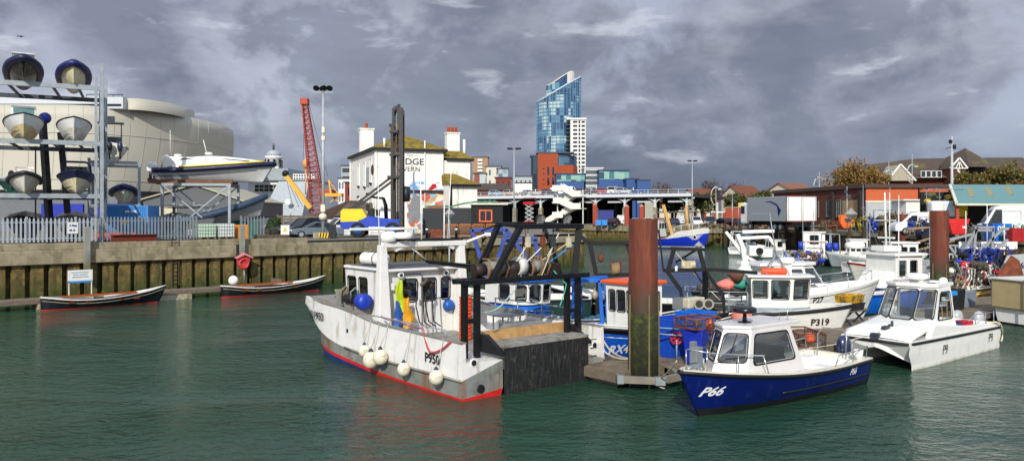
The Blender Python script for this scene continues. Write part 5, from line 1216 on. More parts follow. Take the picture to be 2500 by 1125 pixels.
palisade(-4,5.4,.5,1.62,galv,'bright galvanised palisade fence at the left end of the quay')
palisade(5.6,12.3,1.0,1.7,galvd,'duller palisade fence in front of the blue container',pitch=.22)
gt=palisade(16.6,18.6,3.2,1.9,galvd,'short palisade gate panel beside the orange bin',base=QG,pitch=.26)
palisade(11.4,12.6,2.4,1.95,galvd,'narrow palisade return right of the tarpaulined boats',base=QG,pitch=.22)
sg=Q(4.05,.46,4.35); su=QD
t=thing('warning_sign','white safety notice wired to the bright palisade fence','sign',sg)
m=MB(); m.box((0,0,.32),(.62,.02,.72),la); m.build('panel',white,t); m=MB(); [m.beam(su*a-QN*-.02+Vector((0,0,z)),su*b_-QN*-.02+Vector((0,0,z)),.03,.1) for a,b_,z in ((-.2,-.13,.48),(-.06,.04,.49),(.06,.22,.46),(-.2,-.06,.18),(.02,.12,.18))]; m.build('illegible_print',mat('blue_ink','#22407a',.6),t)
def container(loc,rz,L,Wd,H,col,label,doors=True,name='shipping_container'):
    t=thing(name,label,'container',loc,rz)
    m=MB(); n=int(L/.14)
    pts=[]
    for i in range(n): pts+= [(i*L/n,.0),(i*L/n+L/n*.3,.0),(i*L/n+L/n*.45,.045),(i*L/n+L/n*.85,.045)]
    pts.append((L,0))
    for y,sg_ in ((0,1),(Wd,-1)):
        m.loft([[Vector((x,y+sg_*o,.12)) for x,o in pts],[Vector((x,y+sg_*o,H-.1)) for x,o in pts]],closed=False,sm=False)
    for x in (0.02,L-.02): m.bx(x-.02,x+.02,.05,Wd-.05,.1,H-.1)
    m.bx(.02,L-.02,.03,Wd-.03,H-.1,H-.06); m.build('corrugated_shell',col,t,fix=False)
    m=MB()
    for x in (.06,L-.06):
        for y in (.06,Wd-.06): m.beam((x,y,0),(x,y,H),.14,.14)
    for z in (.08,H-.06):
        for y in (.05,Wd-.05): m.beam((0,y,z),(L,y,z),.1,.14)
        for x in (.05,L-.05): m.beam((x,0,z),(x,Wd,z),.1,.14)
    m.build('frame',col,t); return t
cb=mat('container_blue','#2a7cc0',.5,var=.12,streak=('#8a5a3c',.15,3))
bc=container(XZ(258,57.5,QG),.1,3.0,2.4,2.7,cb,'sky blue shipping container behind the palisade fence')
m=MB(); [m.bx(1.4+u,1.4+u+w_,-.04,-.03,2.18,2.34) for u,w_ in ((0,.09),(.11,.08),(.21,.08),(.4,.07),(.49,.08),(.59,.08),(.69,.07),(.8,.06))]; m.build('faded_number',white,bc)
m=MB(); m.bx(1.15,1.5,-.04,-.02,1.3,1.65); m.build('hazard_label',yellow,bc)
m=MB(); a=Q(6.3,.35,3.75); b_=Q(9.3,.55,3.75); d=b_-a
for z in (0,.42): m.beam(Vector((0,0,z)),d+Vector((0,0,z)),.34,.05)
m.beam(Vector((0,0,.21)),d+Vector((0,0,.21)),.04,.42); m.box(d*.5-Vector((0,0,.0)),(.4,.3,.06)); tag(m.build('steel_girder',mat('red_rust_girder','#6a2a17',.85,var=.35,bump=.3),loc=a),'rusty steel girder lying in front of the blue container','girder')
for i in range(3):
    m=MB(); m.tube((0,0,.3),(.85,.1,.3),.29,n=14); tag(m.build('fuel_drum',mat('faded_red_drum','#b23a35',.5,var=.2),loc=XZ(232+34*i,55,3.72),bev=.02),['faded red drum, leftmost of three behind the palisade','middle of three faded red drums behind the palisade','faded red drum nearest the girder end, behind the palisade'][i],'drum',)
for i,(s_,lab) in enumerate(((4.62,'tall grey steel post standing up the quay wall by the blue edged notice'),(14.95,'tall grey steel post above the red life ring'))):
    t=thing('guide_post',lab,'post',Q(s_,-.5,0)); m=MB(); m.beam((0,0,1.3 if i==0 else 2.6),(0,0,4.75),.34,.3,roll=la); m.build('steel_post',mat('zinc_post','#8e8f86',.6,.2,var=.2,low=('#5f5a35',1.5,3.2)),t,bev=.02)
t=thing('life_ring_housing','red life ring in its pointed housing on the quay post','life ring',Q(14.95,-.75,2.0)); R=Matrix.Rotation(la,4,'Z')
m=MB(); c=[(-.62,.42),(0,.7),(.62,.42),(.5,.35),(.45,-.1),(.2,-.42),(-.2,-.42),(-.45,-.1),(-.5,.35)]
m.prism(c,.0,.12,'y'); m.xf(R); m.build('back_board',mat('rose_red_board','#b8444a',.5),t)
m=MB(); m.path([(.33*math.cos(a),-.06,.33*math.sin(a)-.02) for a in [i*math.pi/10 for i in range(20)]],.085,8,closed=True); m.xf(R); m.build('ring',mat('ring_red','#cf3a36',.45),t)
m=MB(); m.prism([(-.66,.4),(0,.74),(.66,.4),(.6,.34),(0,.6),(-.6,.34)],-.2,.14,'y'); m.xf(R); m.build('hood',mat('pale_red_hood','#d8868a',.5),t)
m=MB(); m.tube((0,.1,-.42),(0,.1,-1.4),.05); m.build('pole',steel,t)
nb=Q(3.55,-3.1,.58); t=thing('notice_board','white notice board with a blue lower edge on the narrow pontoon','sign',nb)
m=MB(); m.bx(-.68,.68,-.02,.02,.95,1.6); m.xf(R); m.build('panel',white,t); m=MB(); m.bx(-.68,.68,-.025,.025,.83,.95); m.xf(R); m.build('blue_edge',mat('notice_blue','#2a80c4',.5),t)
m=MB(); m.beam((-.62,0,0),(-.62,0,1.6),.05); m.beam((.62,0,0),(.62,0,1.6),.05); m.xf(R); m.build('leg',white,t)
m=MB(); [m.beam(QD*a+QN*.03+Vector((0,0,z)),QD*b_+QN*.03+Vector((0,0,z)),.02,.05) for a,b_,z in ((-.5,.45,1.46),(-.4,-.1,1.32),(-.05,.4,1.32),(-.45,.1,1.18),(.15,.45,1.18))]; m.build('illegible_print',mat('grey_ink','#8fa2b0',.6),t)
# ladder on the wall, hanging tyre rack
t=thing('quay_ladder','rusty iron ladder down the quay wall left of the life ring','ladder',Q(10.3,-.12,0)); m=MB()
for x in (-.25,.25): m.beam(QD*x+Vector((0,0,.6)),QD*x+Vector((0,0,3.9)),.06)
for k in range(11): m.beam(QD*-.25+Vector((0,0,.8+.28*k)),QD*.25+Vector((0,0,.8+.28*k)),.035)
m.build('ladder_rungs',mat('iron_ladder','#4a3a28',.8,var=.3),t)
# IBC tanks, orange bin, pallets
def ibc(loc,col,label):
    t=thing('liquid_tank',label,'tank',loc,la,'caged liquid tanks on the quay')
    m=MB(); m.bx(0,1.2,0,1.0,.15,1.15); m.build('bottle',col,t,bev=.06)
    m=MB()
    for z in (.17,.42,.67,.92,1.16):
        m.path([(-.02,-.02,z),(1.22,-.02,z),(1.22,1.02,z),(-.02,1.02,z)],.012,4,closed=True)
    for x in (0,.2,.4,.6,.8,1.0,1.2): m.tube((x,-.02,.15),(x,-.02,1.16),.01,n=4); m.tube((x,1.02,.15),(x,1.02,1.16),.01,n=4)
    m.build('cage',mat('cage_steel','#5d6b6a',.5,.3),t)
    m=MB(); m.bx(0,1.2,0,1,0,.05); 
    for x in (.06,.6,1.14): m.bx(x-.06,x+.06,0,1,.05,.15)
    m.build('pallet',wood,t); return t
ibc(Q(12.35,.75,3.72),mat('pale_green_bottle','#b9d0b8',.4),'caged tank of pale green liquid on the quay edge')
ibc(Q(13.75,.75,3.72),mat('milky_bottle','#d4d8d2',.4),'caged milky white tank beside the green one')
m=MB(); m.bx(0,.75,0,.8,0,1.05); m.bx(.05,.7,-.02,.0,.1,.95); tag(m.build('grit_bin',mat('orange_bin','#e08a1c',.5,var=.1),loc=Q(15.35,1.0,3.72),rz=la,bev=.04),'orange grit bin behind the quay post','bin')
for i in range(2):
    t=thing('timber_pallet',('low timber pallet stack beside the gate panel','second low pallet stack right of the first')[i],'pallet',Q(17.2+1.4*i,1.5,QG),la)
    for k in range(3):
        m=MB(); 
        for y in (.1,.5,.9): m.bx(0,1.2,y-.05,y+.05,.16*k,.16*k+.09)
        for x in (.06,.3,.54,.78,1.02): m.bx(x,x+.12,0,1,.16*k+.09,.16*k+.12)
        m.build('pallet',wood,t)
container(XZ(567,64,QG),.35,1.9,1.9,2.0,mat('bottle_green','#166044',.5,var=.15),'bottle green container left of the clipped hedge')
for px,z,lab,sc_ in ((385,62,'grey tarpaulin shrouded boat behind the palisade fence',1.0),(530,66,'white covered sailing dinghy beside the steel stand',.9)):
    cruiser(lab,XZ(px,z+2,QG+.1),BD+40,5.5*sc_,2.4,'#6f7276' if px<400 else '#c9cccd','#cfd2d4',wrap=True)
rib('slate blue inflatable tilted bow up under the steel stand',XZ(445,62,QG+.6),25,6.2,2.3,'#2d4058','#8d949a',console=False).rotation_euler.y=-.22
for i in range(2):
    m=MB(); m.ball((0,0,0),1.0,12,.06); m.v=[(v[0]*2.0,v[1]*.38,v[2]) for v in m.v]; tag(m.build('paddle_board',mat('board_%d'%i,('#20242a','#aeb2b4')[i],.4),loc=XZ(455,63,QG+2.6+.18*i)),('dark paddle board on the lower bars of the steel stand','pale paddle board resting on the dark one')[i],'board')
# ================= sports RIB on its own stand
st=thing('boat_stand','galvanised cross braced steel stand under the big white and navy sports boat','stand',XZ(396,61,QG),.12)
for x in (0,5.1):
    for y in (0,3): 
        m=MB(); m.beam((x,y,0),(x,y,4.5),.2,.2); m.build('upright',steel,st)
for z in (4.4,):
    m=MB(); m.beam((0,0,z),(5.1,0,z),.14,.2); m.beam((0,3,z),(5.1,3,z),.14,.2); m.build('beam',steel,st)
m=MB(); m.beam((.1,0,4.3),(5,0,.1),.1); m.beam((.1,0,.1),(5,0,4.3),.1); m.beam((.1,3,4.3),(5,3,.1),.1); m.beam((.1,3,.1),(5,3,4.3),.1); m.build('cross_brace',steel,st)
m=MB(); m.box((2.0,.6,4.65),(6.4,.25,.3)); m.box((2.0,2.4,4.65),(6.4,.25,.3)); m.build('timber_bunk',mat('bunk_timber','#6e4a30',.8,var=.3),st)
sb=thing('sports_boat','long white and navy sports boat with a yellow stripe and white outboard on a stand','motor boat',XZ(384,62.5,QG+4.65),.1)
h=Hull(8.3,2.5,[(0,1.0),(.3,1.05),(.7,1.3),(1,1.6)],[(0,.95),(.4,1),(.7,.9),(.88,.6),(1,0)],rake=1.0,low=0,p0=.5,p1=.8)
nv=mat('ink_navy_tube','#10123a',.45)
h.skin('hull',sb,[lambda t:.3,lambda t:h.h(t)],[mat('silver_white_hull','#c4c6c4',.3,var=.08),mat('silver_white_hull','#c4c6c4',.3)],ns=20)
h.rail('tube',sb,nv,dz=-.1,r=.21); h.rail('yellow_stripe',sb,mat('lemon_stripe','#d8c02a',.4),dz=.14,r=.07,t0=.25,t1=.93,out=-.02)
h.rail('chine_line',sb,nv,dz=-.55,r=.03,t0=0,t1=.9)
m=MB(); R=[]
for i in range(15):
    u=.18+.8*i/14; z=h.h(u); p=h.pt(u,z,1); hh=.95*math.sin(math.pi*min(1,.28+.72*(u-.18)/.8))**.9; y=max(.03,p.y*.92)
    R.append([Vector((p.x,y,z)),Vector((p.x,y*.82,z+hh*.75)),Vector((p.x,y*.45,z+hh)),Vector((p.x,-y*.45,z+hh)),Vector((p.x,-y*.82,z+hh*.75)),Vector((p.x,-y,z))])
m.loft(R,closed=False,caps=True); m.build('deck_moulding',whitec,sb)
m=MB(); m.prism([(.9,1.2),(2.6,1.2),(4.3,1.8),(3.2,1.95),(1.0,2.0),(.9,1.9)],-.85,.85,'y'); m.build('cabin',whitec,sb,bev=.06)
m=MB(); m.prism([(1.9,1.65),(2.2,1.88),(3.5,1.85),(2.6,1.58)],-.87,.87,'y'); m.build('side_window',darkglass,sb)
m=MB(); m.prism([(4.6,1.78),(7.0,1.72),(7.4,1.7),(4.9,1.9)],-.9,.9,'y'); m.build('hull_window',black,sb)
m=MB(); m.path([(.6,.85,1.1),(.7,.8,2.0),(.8,.0,2.12),(.7,-.8,2.0),(.6,-.85,1.1)],.07); m.tube((.9,.3,2.4),(.9,.3,4.2),.02); m.tube((3.9,-.1,2.2),(3.6,-.1,3.4),.03); m.build('radar_arch',whitec,sb)
dome(sb,(1.6,0,2.05),.3,.2); dome(sb,(4.0,0,2.2),.3,.22)
outboard(sb,-.25,.45,.75,1.4,mat('white_cowling','#dcdcda',.3)); outboard(sb,-.25,-.45,.75,1.4,mat('white_cowling','#dcdcda',.3))

# each racked boat faces the basin squarely and is a little smaller than its neighbours afloat
for o in list(bpy.data.objects):
    if o.get('group')==g and o.parent is None and 'stern' not in o['label'] and 'back row' not in o['label']:
        o.rotation_euler.z=math.atan2(-o.location.y,-o.location.x); o.scale=(.84,)*3
# ================= buildings behind the left quay
def windows(root,rects,f0,depth=.08,frame=white,glass=darkglass,fw=.08,bars=(0,0),name='window'):
    """f0(u,v,d) maps wall coordinates to local points, d is outwards; every window is a part with its pane"""
    for u0,u1,v0,v1 in rects:
        m=MB()
        def slab(a,b_,c,d,o0,o1,mm):
            P=[f0(a,c,o0),f0(b_,c,o0),f0(b_,d,o0),f0(a,d,o0),f0(a,c,o1),f0(b_,c,o1),f0(b_,d,o1),f0(a,d,o1)]
            mm.add(P,[(3,2,1,0),(4,5,6,7),(0,1,5,4),(1,2,6,5),(2,3,7,6),(3,0,4,7)])
        slab(u0-fw,u1+fw,v1,v1+fw,-.02,depth,m); slab(u0-fw,u1+fw,v0-fw,v0,-.02,depth*1.5,m); slab(u0-fw,u0,v0,v1,-.02,depth,m); slab(u1,u1+fw,v0,v1,-.02,depth,m)
        for k in range(bars[0]): a=u0+(u1-u0)*(k+1)/(bars[0]+1); slab(a-fw*.3,a+fw*.3,v0,v1,.0,depth*.8,m)
        for k in range(bars[1]): a=v0+(v1-v0)*(k+1)/(bars[1]+1); slab(u0,u1,a-fw*.3,a+fw*.3,.0,depth*.8,m)
        o=m.build(name,frame,root,fix=False); m=MB(); slab(u0,u1,v0,v1,-.02,.012,m); m.build('pane',glass,o,fix=False)
def front(y=0,x0=0): return lambda u,v,d:Vector((x0+u,y-d,v))
def leftw(x=0): return lambda u,v,d:Vector((x-d,u,v))      # u runs along +y
# --- white tavern
wr=mat('tavern_white_render','#e3e1d9',.7,var=.05,sc=1.2,stain=('#b9b4a0',.15,1.2),streak=('#a5a08c',.12,2),bump=.15)
mossr=mat('mossy_tiles','#6d5a1c',.95,var=.4,sc=1.2,stain=('#8c7a1f',.5,1.1),wave=('Z',.25,.7),bump=0); dtile=mat('dark_tiles','#4a4440',.9,var=.3)
tv=thing('tavern','white rendered quayside tavern with mossy hipped roofs and black lettering','pub',(-15,85,QG),math.radians(21.4))
E=9.1
m=MB(); m.bx(0,7.8,0,15,0,E); m.build('wall',wr,tv)
m=MB(); m.bx(7.8,11.1,.4,11,0,E-.9); m.build('side_wing',wr,tv)
m=MB(); m.bx(7.75,11.0,-2.4,.4,0,5.4); m.build('extension',wr,tv)
def hip(name,x0,x1,y0,y1,z,h,ov,material,inset):
    m=MB(); a,b_,c,d=(x0-ov,y0-ov,z),(x1+ov,y0-ov,z),(x1+ov,y1+ov,z),(x0-ov,y1+ov,z)
    if (x1-x0)>(y1-y0): r0=(x0+inset,(y0+y1)/2,z+h); r1=(x1-inset,(y0+y1)/2,z+h); fs=[(0,1,5,4),(1,2,5),(2,3,4,5),(3,0,4)]
    else: r0=((x0+x1)/2,y0+inset,z+h); r1=((x0+x1)/2,y1-inset,z+h); fs=[(0,1,4),(1,2,5,4),(2,3,5),(3,0,4,5)]
    m.add([a,b_,c,d,r0,r1],fs); m.add([a,b_,c,d],[(3,2,1,0)]); o=m.build(name,material,tv)
    return o
hip('roof',0,7.8,0,15,E+.25,2.0,.45,mossr,4.0); hip('wing_roof',7.8,11.1,.4,11,E-.65,1.7,.4,mossr,2.6)
m=MB(); m.bx(-.4,8.2,-.4,15.4,E,E+.25); m.bx(8.21,11.5,.05,11.3,E-.9,E-.65); m.build('fascia',mat('black_fascia','#16171a',.6),tv)
m=MB(); a=(7.6,-2.8,5.4); m.add([(7.6,-2.85,5.4),(11.3,-2.85,5.4),(11.3,.4,5.4),(7.6,.4,5.4),(7.6,.4,6.7),(9.2,.4,6.7)],[(0,1,5,4),(1,2,5),(0,3,2,1),(0,4,3),(2,3,4,5)]); m.build('extension_roof',mossr,tv)
m=MB(); m.bx(7.6,11.3,-2.86,-2.8,5.15,5.4); m.bx(7.8,8.1,-2.43,-2.40,0,5.2); m.build('eave_board',black,tv)
for x,y,w_,h0,h1,n_ in ((.9,9.5,1.6,E,E+3.2,1),(9.5,2.2,1.5,E-.6,E+2.3,3)):
    m=MB(); m.bx(x-w_/2,x+w_/2,y-.5,y+.5,h0,h1); m.bx(x-w_/2-.08,x+w_/2+.08,y-.58,y+.58,h1,h1+.15); o=m.build('chimney',wr,tv)
    for k in range(n_):
        m=MB(); m.lathe([(.2,0),(.17,.6),(.2,.65)],10,(x+(k-(n_-1)/2)*.45,y,h1+.15)); m.build('chimney_pot',mat('terracotta','#b04a26',.8),o)
lw=leftw(); wins=[(3.6,4.5,5.6,8.0),(7.2,8.1,5.6,8.0),(1.9,2.8,1.0,3.4)]
windows(tv,[(1.6,2.4,5.7,8.2),(5.2,6.0,5.4,8.0),(9.0,9.8,5.6,8.0),(.7,1.2,2.0,4.2),(3.4,4.2,1.6,4.2),(9.2,10,1.0,4.0)],lw,.1,white,mat('white_blind','#b9bcbc',.4),.1)
m=MB()
for u,v in ((2.0,5.5),(5.6,5.2),(9.4,5.4),(3.8,4.4),(9.6,4.2)): m.bx(-.16,-.0,u-.45,u+.45,v-.1,v+.12)
m.build('window_sill',black,tv)
m=MB(); m.tube((-.1,1.0,7.0),(-.02,1.0,7.0),.55,n=20); m.build('round_plaque',mat('dark_red_plaque','#4a1a20',.5),tv)
m=MB(); m.bx(-.05,-.01,4.4,6.6,5.0,7.2) if 0 else m.bx(-.05,-.01,2.9,4.7,5.2,7.4); m.build('painted_panel',mat('grey_painted_panel','#9aa0a4',.7),tv)
for tx,sz,x,z,bd in (('The —',.42,3.55,8.5,-.005),('BRIDGE',.98,1.8,7.6,.012),('TAVERN',.72,2.1,6.85,.0)):
    vs,fs=text_verts(tx,sz,bd,sx=1.12); m=MB(); m.add([(x+a,-.02,z+b_) for a,b_ in vs],fs); m.build('wall_lettering',lettb if sz>.5 else mat('faint_lettering','#8a8780',.6),tv,fix=False)
mural=bpy.data.materials.new('painted_mural'); mural.use_nodes=True; b=NB(mural); p=b.n['Principled BSDF']; o=b.obj()
n1=b.new('ShaderNodeTexVoronoi'); n1.inputs['Scale'].default_value=1.7; b.lk(b.obj((1,1,1.3)),n1.inputs[0]); sp=b.new('ShaderNodeSeparateColor'); b.lk(n1.outputs['Color'],sp.inputs[0])
cr_=b.new('ShaderNodeValToRGB'); e=cr_.color_ramp.elements; cols=('#c9d6de','#7fb0d8','#e6e2d2','#a8926a','#d8c9a0','#6f8fa8','#c45a3a')
for i,c in enumerate(cols):
    el=e[i] if i<2 else e.new(.9); el.position=i/len(cols); el.color=(*lin(c),1)
b.lk(sp.outputs[0],cr_.inputs[0]); sz=b.new('ShaderNodeSeparateXYZ'); b.lk(o,sz.inputs[0])
skyc=b.mix(b.ramp(b.noise(o,.7,4),.45,.58),lin('#3f8ecf'),lin('#e8e6df'))
b.lk(b.mix(b.ramp(sz.outputs[2],4.6,4.7),cr_.outputs[0],skyc),p.inputs['Base Color']); p.inputs['Roughness'].default_value=.7
m=MB(); m.bx(3.6,7.72,-.06,-.001,.0,5.7); m.build('mural_panel',mural,tv)
m=MB(); m.bx(3.5,11.95,-2.55,-2.45,3.0,3.25) if 0 else m.bx(3.5,7.7,-.3,-.07,4.5,4.78); m.build('timber_lintel',mat('dark_lintel','#33231c',.8),tv)
m=MB(); m.prism([(6.0,4.85),(6.5,5.5),(6.9,5.5),(7.0,5.1),(6.4,4.8)],-.085,-.065,'y'); m.build('painted_red_flag',redp,tv)
for x,y in ((.15,-.12),(-.12,14.9)): m=MB(); m.tube((x,y,0),(x,y,E-.2),.07); m.build('downpipe',whitec,tv)
m=MB(); m.tube((5.6,-.15,1.0),(5.6,-.15,10.3),.07); m.tube((1.0,-.3,E+.3),(1.0,-.3,E+1.3),.12); m.tube((10.9,2,E-.6),(10.9,2,E+1.7),.16); m.build('flue_pipe',whitec,tv)
windows(tv,[(9.2,10.3,1.2,2.2)],lambda u,v,d:Vector((u,-2.4-d,v)),.06,mat('brown_frame','#5a4a3a',.6),darkglass,.06,(2,0))
# --- container handling truck
ft=thing('reach_truck','yellow and blue container lift truck with a tall black mast raised','lift truck',XZ(830,69,QG),.06)
fy=mat('truck_yellow','#e0c51c',.4,var=.08); fb=mat('truck_blue','#0f3aa8',.4,var=.1); tyre=mat('tyre_rubber','#141416',.8,var=.3,bump=.3)
m=MB(); m.prism([(0,1.1),(0,2.3),(.2,2.55),(1.9,2.55),(2.3,1.9),(2.3,1.75),(1.6,1.5),(1.6,1.1)],.2,2.3,'y'); m.build('counterweight',fy,ft,bev=.05)
m=MB(); m.prism([(0,1.4),(0,.75),(4.9,.75),(5.2,1.0),(5.2,1.6),(3.4,1.75),(2.5,1.95),(1.6,1.45)],.15,2.35,'y'); m.build('chassis',fb,ft,bev=.04)
m=MB(); m.bx(-.02,.9,.18,2.32,.2,.75); m.build('rear_bumper',mat('pale_bumper','#c3c5c6',.5),ft,bev=.05)
m=MB()
for k in range(3): m.bx(2.55,3.95,.0,.14,.25+.22*k,.37+.22*k)
m.bx(2.5,4.0,.14,.2,.2,.95); m.build('access_steps',white,ft)
for x in (1.55,4.6):
    for y in (.25,2.25):
        m=MB(); m.tube((x,y-.3,.68),(x,y+.3,.68),.68,n=26); o=m.build('wheel',tyre,ft,bev=.08); m=MB(); m.lathe([(.4,-.02),(.34,.06),(.14,.1),(.12,.14)],18,(x,y-.3 if y<1 else y+.3,.68),Matrix.Rotation(math.pi/2 if y<1 else -math.pi/2,3,'X')); m.build('rim',mat('rim_blue','#2a5aa0',.5) if y<1 else dsteel,o)
m=MB(); m.path([(3.95,.4,1.7),(3.9,.4,2.9),(3.7,.4,3.5),(2.7,.4,3.62)],.1); m.path([(3.95,2.0,1.7),(3.9,2.0,2.9),(3.7,2.0,3.5),(2.7,2.0,3.62)],.1); m.bx(2.7,3.7,.4,2.0,3.55,3.62); m.build('overhead_guard',black,ft)
m=MB(); m.bx(2.3,2.9,.8,1.6,1.8,2.6); m.bx(2.2,2.4,.8,1.6,2.4,3.0); m.box((3.2,1.2,2.2),(.3,.9,.6)); m.build('seat_and_controls',black,ft,bev=.05)
mst=mat('mast_black','#1d1f22',.5,var=.4,stain=('#4a2a1c',.3,1.5))
ob=Vector(ft.location)
m=MB()
for y in (.35,2.0):
    m.beam((4.55,y,.8),(4.55,y,10.0),.22,.35); m.beam((5.35,y,.35),(5.35,y,11.6),.34,.4)
m.beam((4.4,.2,10.0),(4.9,2.2,10.0),.25,.25); m.box((4.7,1.2,9.45),(.7,2.2,.2)); m.box((4.7,1.2,5.4),(1.1,2.2,.22)); m.box((4.7,1.2,7.4),(.8,2.0,.16)); m.build('mast_channel',mst,ft)
m=MB()
for y in (.3,2.05): m.beam((5.15,y,9.6),(5.15,y,11.8),.3,.2); m.beam((4.65,y,9.5),(4.65,y,11.5),.2,.2)
m.beam((5.2,.2,11.75),(4.55,2.15,11.35),.24,.3); m.beam((5.15,.3,11.75),(4.6,.3,11.4),.25,.25); m.build('inner_mast',mst,ft)
m=MB()
for x,y in ((4.85,.6),(4.95,1.7)): m.tube((x,y,.8),(x,y,9.8),.08)
m.build('lift_cylinder',mat('rust_rod','#5c4434',.5,.3),ft)
m=MB(); m.tube((4.85,.95,9.95),(4.85,1.15,9.95),.3,n=18); m.build('chain_pulley',offwhite,ft)
m=MB(); m.tube((5.55,1.2,3.5),(5.85,1.2,3.5),.15); m.lathe([(.1,-.7),(.38,-.65),(.42,0),(.38,.65),(.1,.7)],12,(5.7,1.2,3.9)); m.v=[v for v in m.v]; m.build('hose_reel',mst,ft)
m=MB(); m.beam((.55,.6,2.35),(4.45,.6,5.4),.16,.2); m.beam((.75,1.9,2.35),(4.45,1.9,5.1),.16,.2); m.beam((.8,.3,2.45),(1.9,.3,3.35),.12,.3); m.build('tilt_cylinder',mst,ft)
# --- cars
def car(col,label,loc,rz,kind='hatch',L=4.2,group=None,plate=False):
    t=thing('parked_car' if kind!='van' else 'parked_van',label,'car' if kind!='van' else 'van',loc,rz,group)
    cm=mat('car_'+col[1:],col,.25,.0,var=.06,spec=.7); k=L/4.2
    H1={'hatch':1.45,'saloon':1.4,'suv':1.75,'van':2.0}[kind]; hb=.92 if kind!='suv' else 1.05
    prof=[(-2.1,.3),(-2.12,.7),(-2.02,hb-.04),(-1.3 if kind!='van' else -2.0,hb),(.75,hb),(1.55,hb-.1),(2.0,hb-.25),(2.1,.6),(2.08,.3)]
    m=MB(); m.prism([(x*k,z) for x,z in prof],-.86,.86,'y'); m.build('body',cm,t,bev=.07)
    g={'hatch':[(-2.0,hb),(-1.75,H1-.05),(.0,H1-.05),(.95,hb)],'saloon':[(-1.5,hb),(-.85,H1-.05),(.1,H1-.05),(.95,hb)],'suv':[(-2.0,hb),(-1.85,H1-.05),(.1,H1-.05),(.85,hb)],'van':[(-2.05,hb),(-2.05,H1-.05),(.9,H1-.05),(1.5,hb)]}[kind]
    m=MB(); B0=[(x*k,z) for x,z in g]; m.loft([[Vector((B0[0][0],y,B0[0][1])),Vector((B0[3][0],y,B0[3][1])),Vector((B0[2][0],y*.82,B0[2][1])),Vector((B0[1][0],y*.82,B0[1][1]))] for y in (-.8,.8)],sm=False,caps=True); m.build('glasshouse',darkglass if kind!='van' else cm,t)
    m=MB(); m.prism([((B0[1][0]-.05),H1-.07),(B0[2][0]+.06,H1-.07),(B0[2][0]-.1,H1),(B0[1][0]+.1,H1)],-.68,.68,'y')
    for y in (-.74,.74):
        for a,b_ in ((B0[0],B0[1]),(B0[3],B0[2])): m.beam((a[0],y*1.08,a[1]),(b_[0],y*.92,b_[1]),.07,.07)
        m.beam((-.35*k,y*1.08,hb),(-.35*k,y*.92,H1-.04),.07,.05)
    m.build('roof',cm,t)
    if kind=='van':
        m=MB(); m.prism([(.75,hb+.05),(1.4,hb+.05),(.95,H1-.12),(.75,H1-.12)],-.81,.81,'y'); m.build('side_window',darkglass,t)
    for x in (-1.28*k,1.3*k):
        for y in (-.78,.78):
            m=MB(); m.tube((x,y-.1,.32),(x,y+.1,.32),.32,n=16); o=m.build('wheel',tyre,t); m=MB(); s_=1 if y>0 else -1; m.tube((x,y+.1*s_,.32),(x,y+.115*s_,.32),.2,n=14); m.build('rim',steel,o)
    for y in (-.62,.62):
        m=MB(); m.box((2.05*k,y,.68),(.1,.34,.14)); m.build('headlight',mat('headlight','#d5d8d8',.1),t); m=MB(); m.box((-2.1*k,y,.8),(.08,.26,.2)); m.build('tail_light',mat('tail_light','#8a1414',.3),t)
    if plate: 
        m=MB(); m.box((2.13*k,0,.5),(.03,.52,.12)); m.build('number_plate',white,t)
    return t
car('#5f6b75','slate grey saloon parked at the foot of the tall floodlight mast',XZ(772,69,QG),-2.75,'saloon',4.5)
car('#171a20','black off road car parked left of the grey saloon',XZ(742,72,QG),-2.2,'suv',4.4)
car('#3c4854','dark blue grey hatchback half hidden behind the black off road car',XZ(716,75,QG),-2.2,'hatch')
car('#d9dadb','white van parked behind the lift truck',XZ(905,80,QG),3.0,'van',5.2).scale=(1.1,1.1,1.2)
car('#dcdcdc','white car bonnet behind the wheeled bin by the lift truck',XZ(826,76,QG),-2.5,'suv')
# --- floodlight mast with hazard block
t=thing('floodlight_mast','tallest floodlight mast with four lamps on a hazard striped block','lamp post',XZ(789,67,QG))
m=MB(); m.tube((0,0,.4),(0,0,12.6),.15,.09,12); m.build('pole',mat('pole_grey','#a9adad',.5,.2),t)
m=MB(); m.beam((-.9,0,12.55),(.9,0,12.55),.07); m.tube((0,0,12.5),(0,0,12.9),.1); m.build('crossbar',steel,t)
for x,y in ((-.55,-.1),(.6,-.1),(-.1,.25),(.15,-.2)):
    m=MB(); R=Matrix.Rotation(2.3,3,'X'); m.lathe([(.08,-.2),(.14,-.1),(.28,.12)],12,(x,y,12.95),R); o=m.build('lamp_head',black,t); m=MB(); m.lathe([(.01,.1),(.25,.11)],12,(x,y,12.95),R); m.build('lens',greyp,o)
m=MB(); m.box((.05,-.1,9.3),(.25,.25,.5)); m.box((.03,0,8.6),(.3,.3,.35)); m.box((0,0,2.6),(.36,.36,.6)); m.ball((0,-.15,1.85),.36,12,.9); m.build('equipment_box',offwhite,t)
m=MB(); m.bx(-.75,.65,-.5,.5,0,.52); m.build('base_block',conc,t,bev=.03)
m=MB(); m.bx(-.25,.66,-.53,-.5,.03,.5); o=m.build('hazard_panel',mat('hazard_yellow','#d8b322',.5),t); m=MB()
for k in range(4): x=-.2+.24*k; m.prism([(x,.03),(x+.11,.03),(x+.2,.5),(x+.09,.5)],-.545,-.532,'y')
m.build('hazard_stripe',black,o)
bin_(XZ(812,66,QG),.2,mat('charcoal_bin','#1f2226',.5),'charcoal wheeled bin beside the hazard striped block',1.3)
t=thing('warning_stand','white stand with a yellow warning symbol on the quay','sign',XZ(696,66,QG),.1)
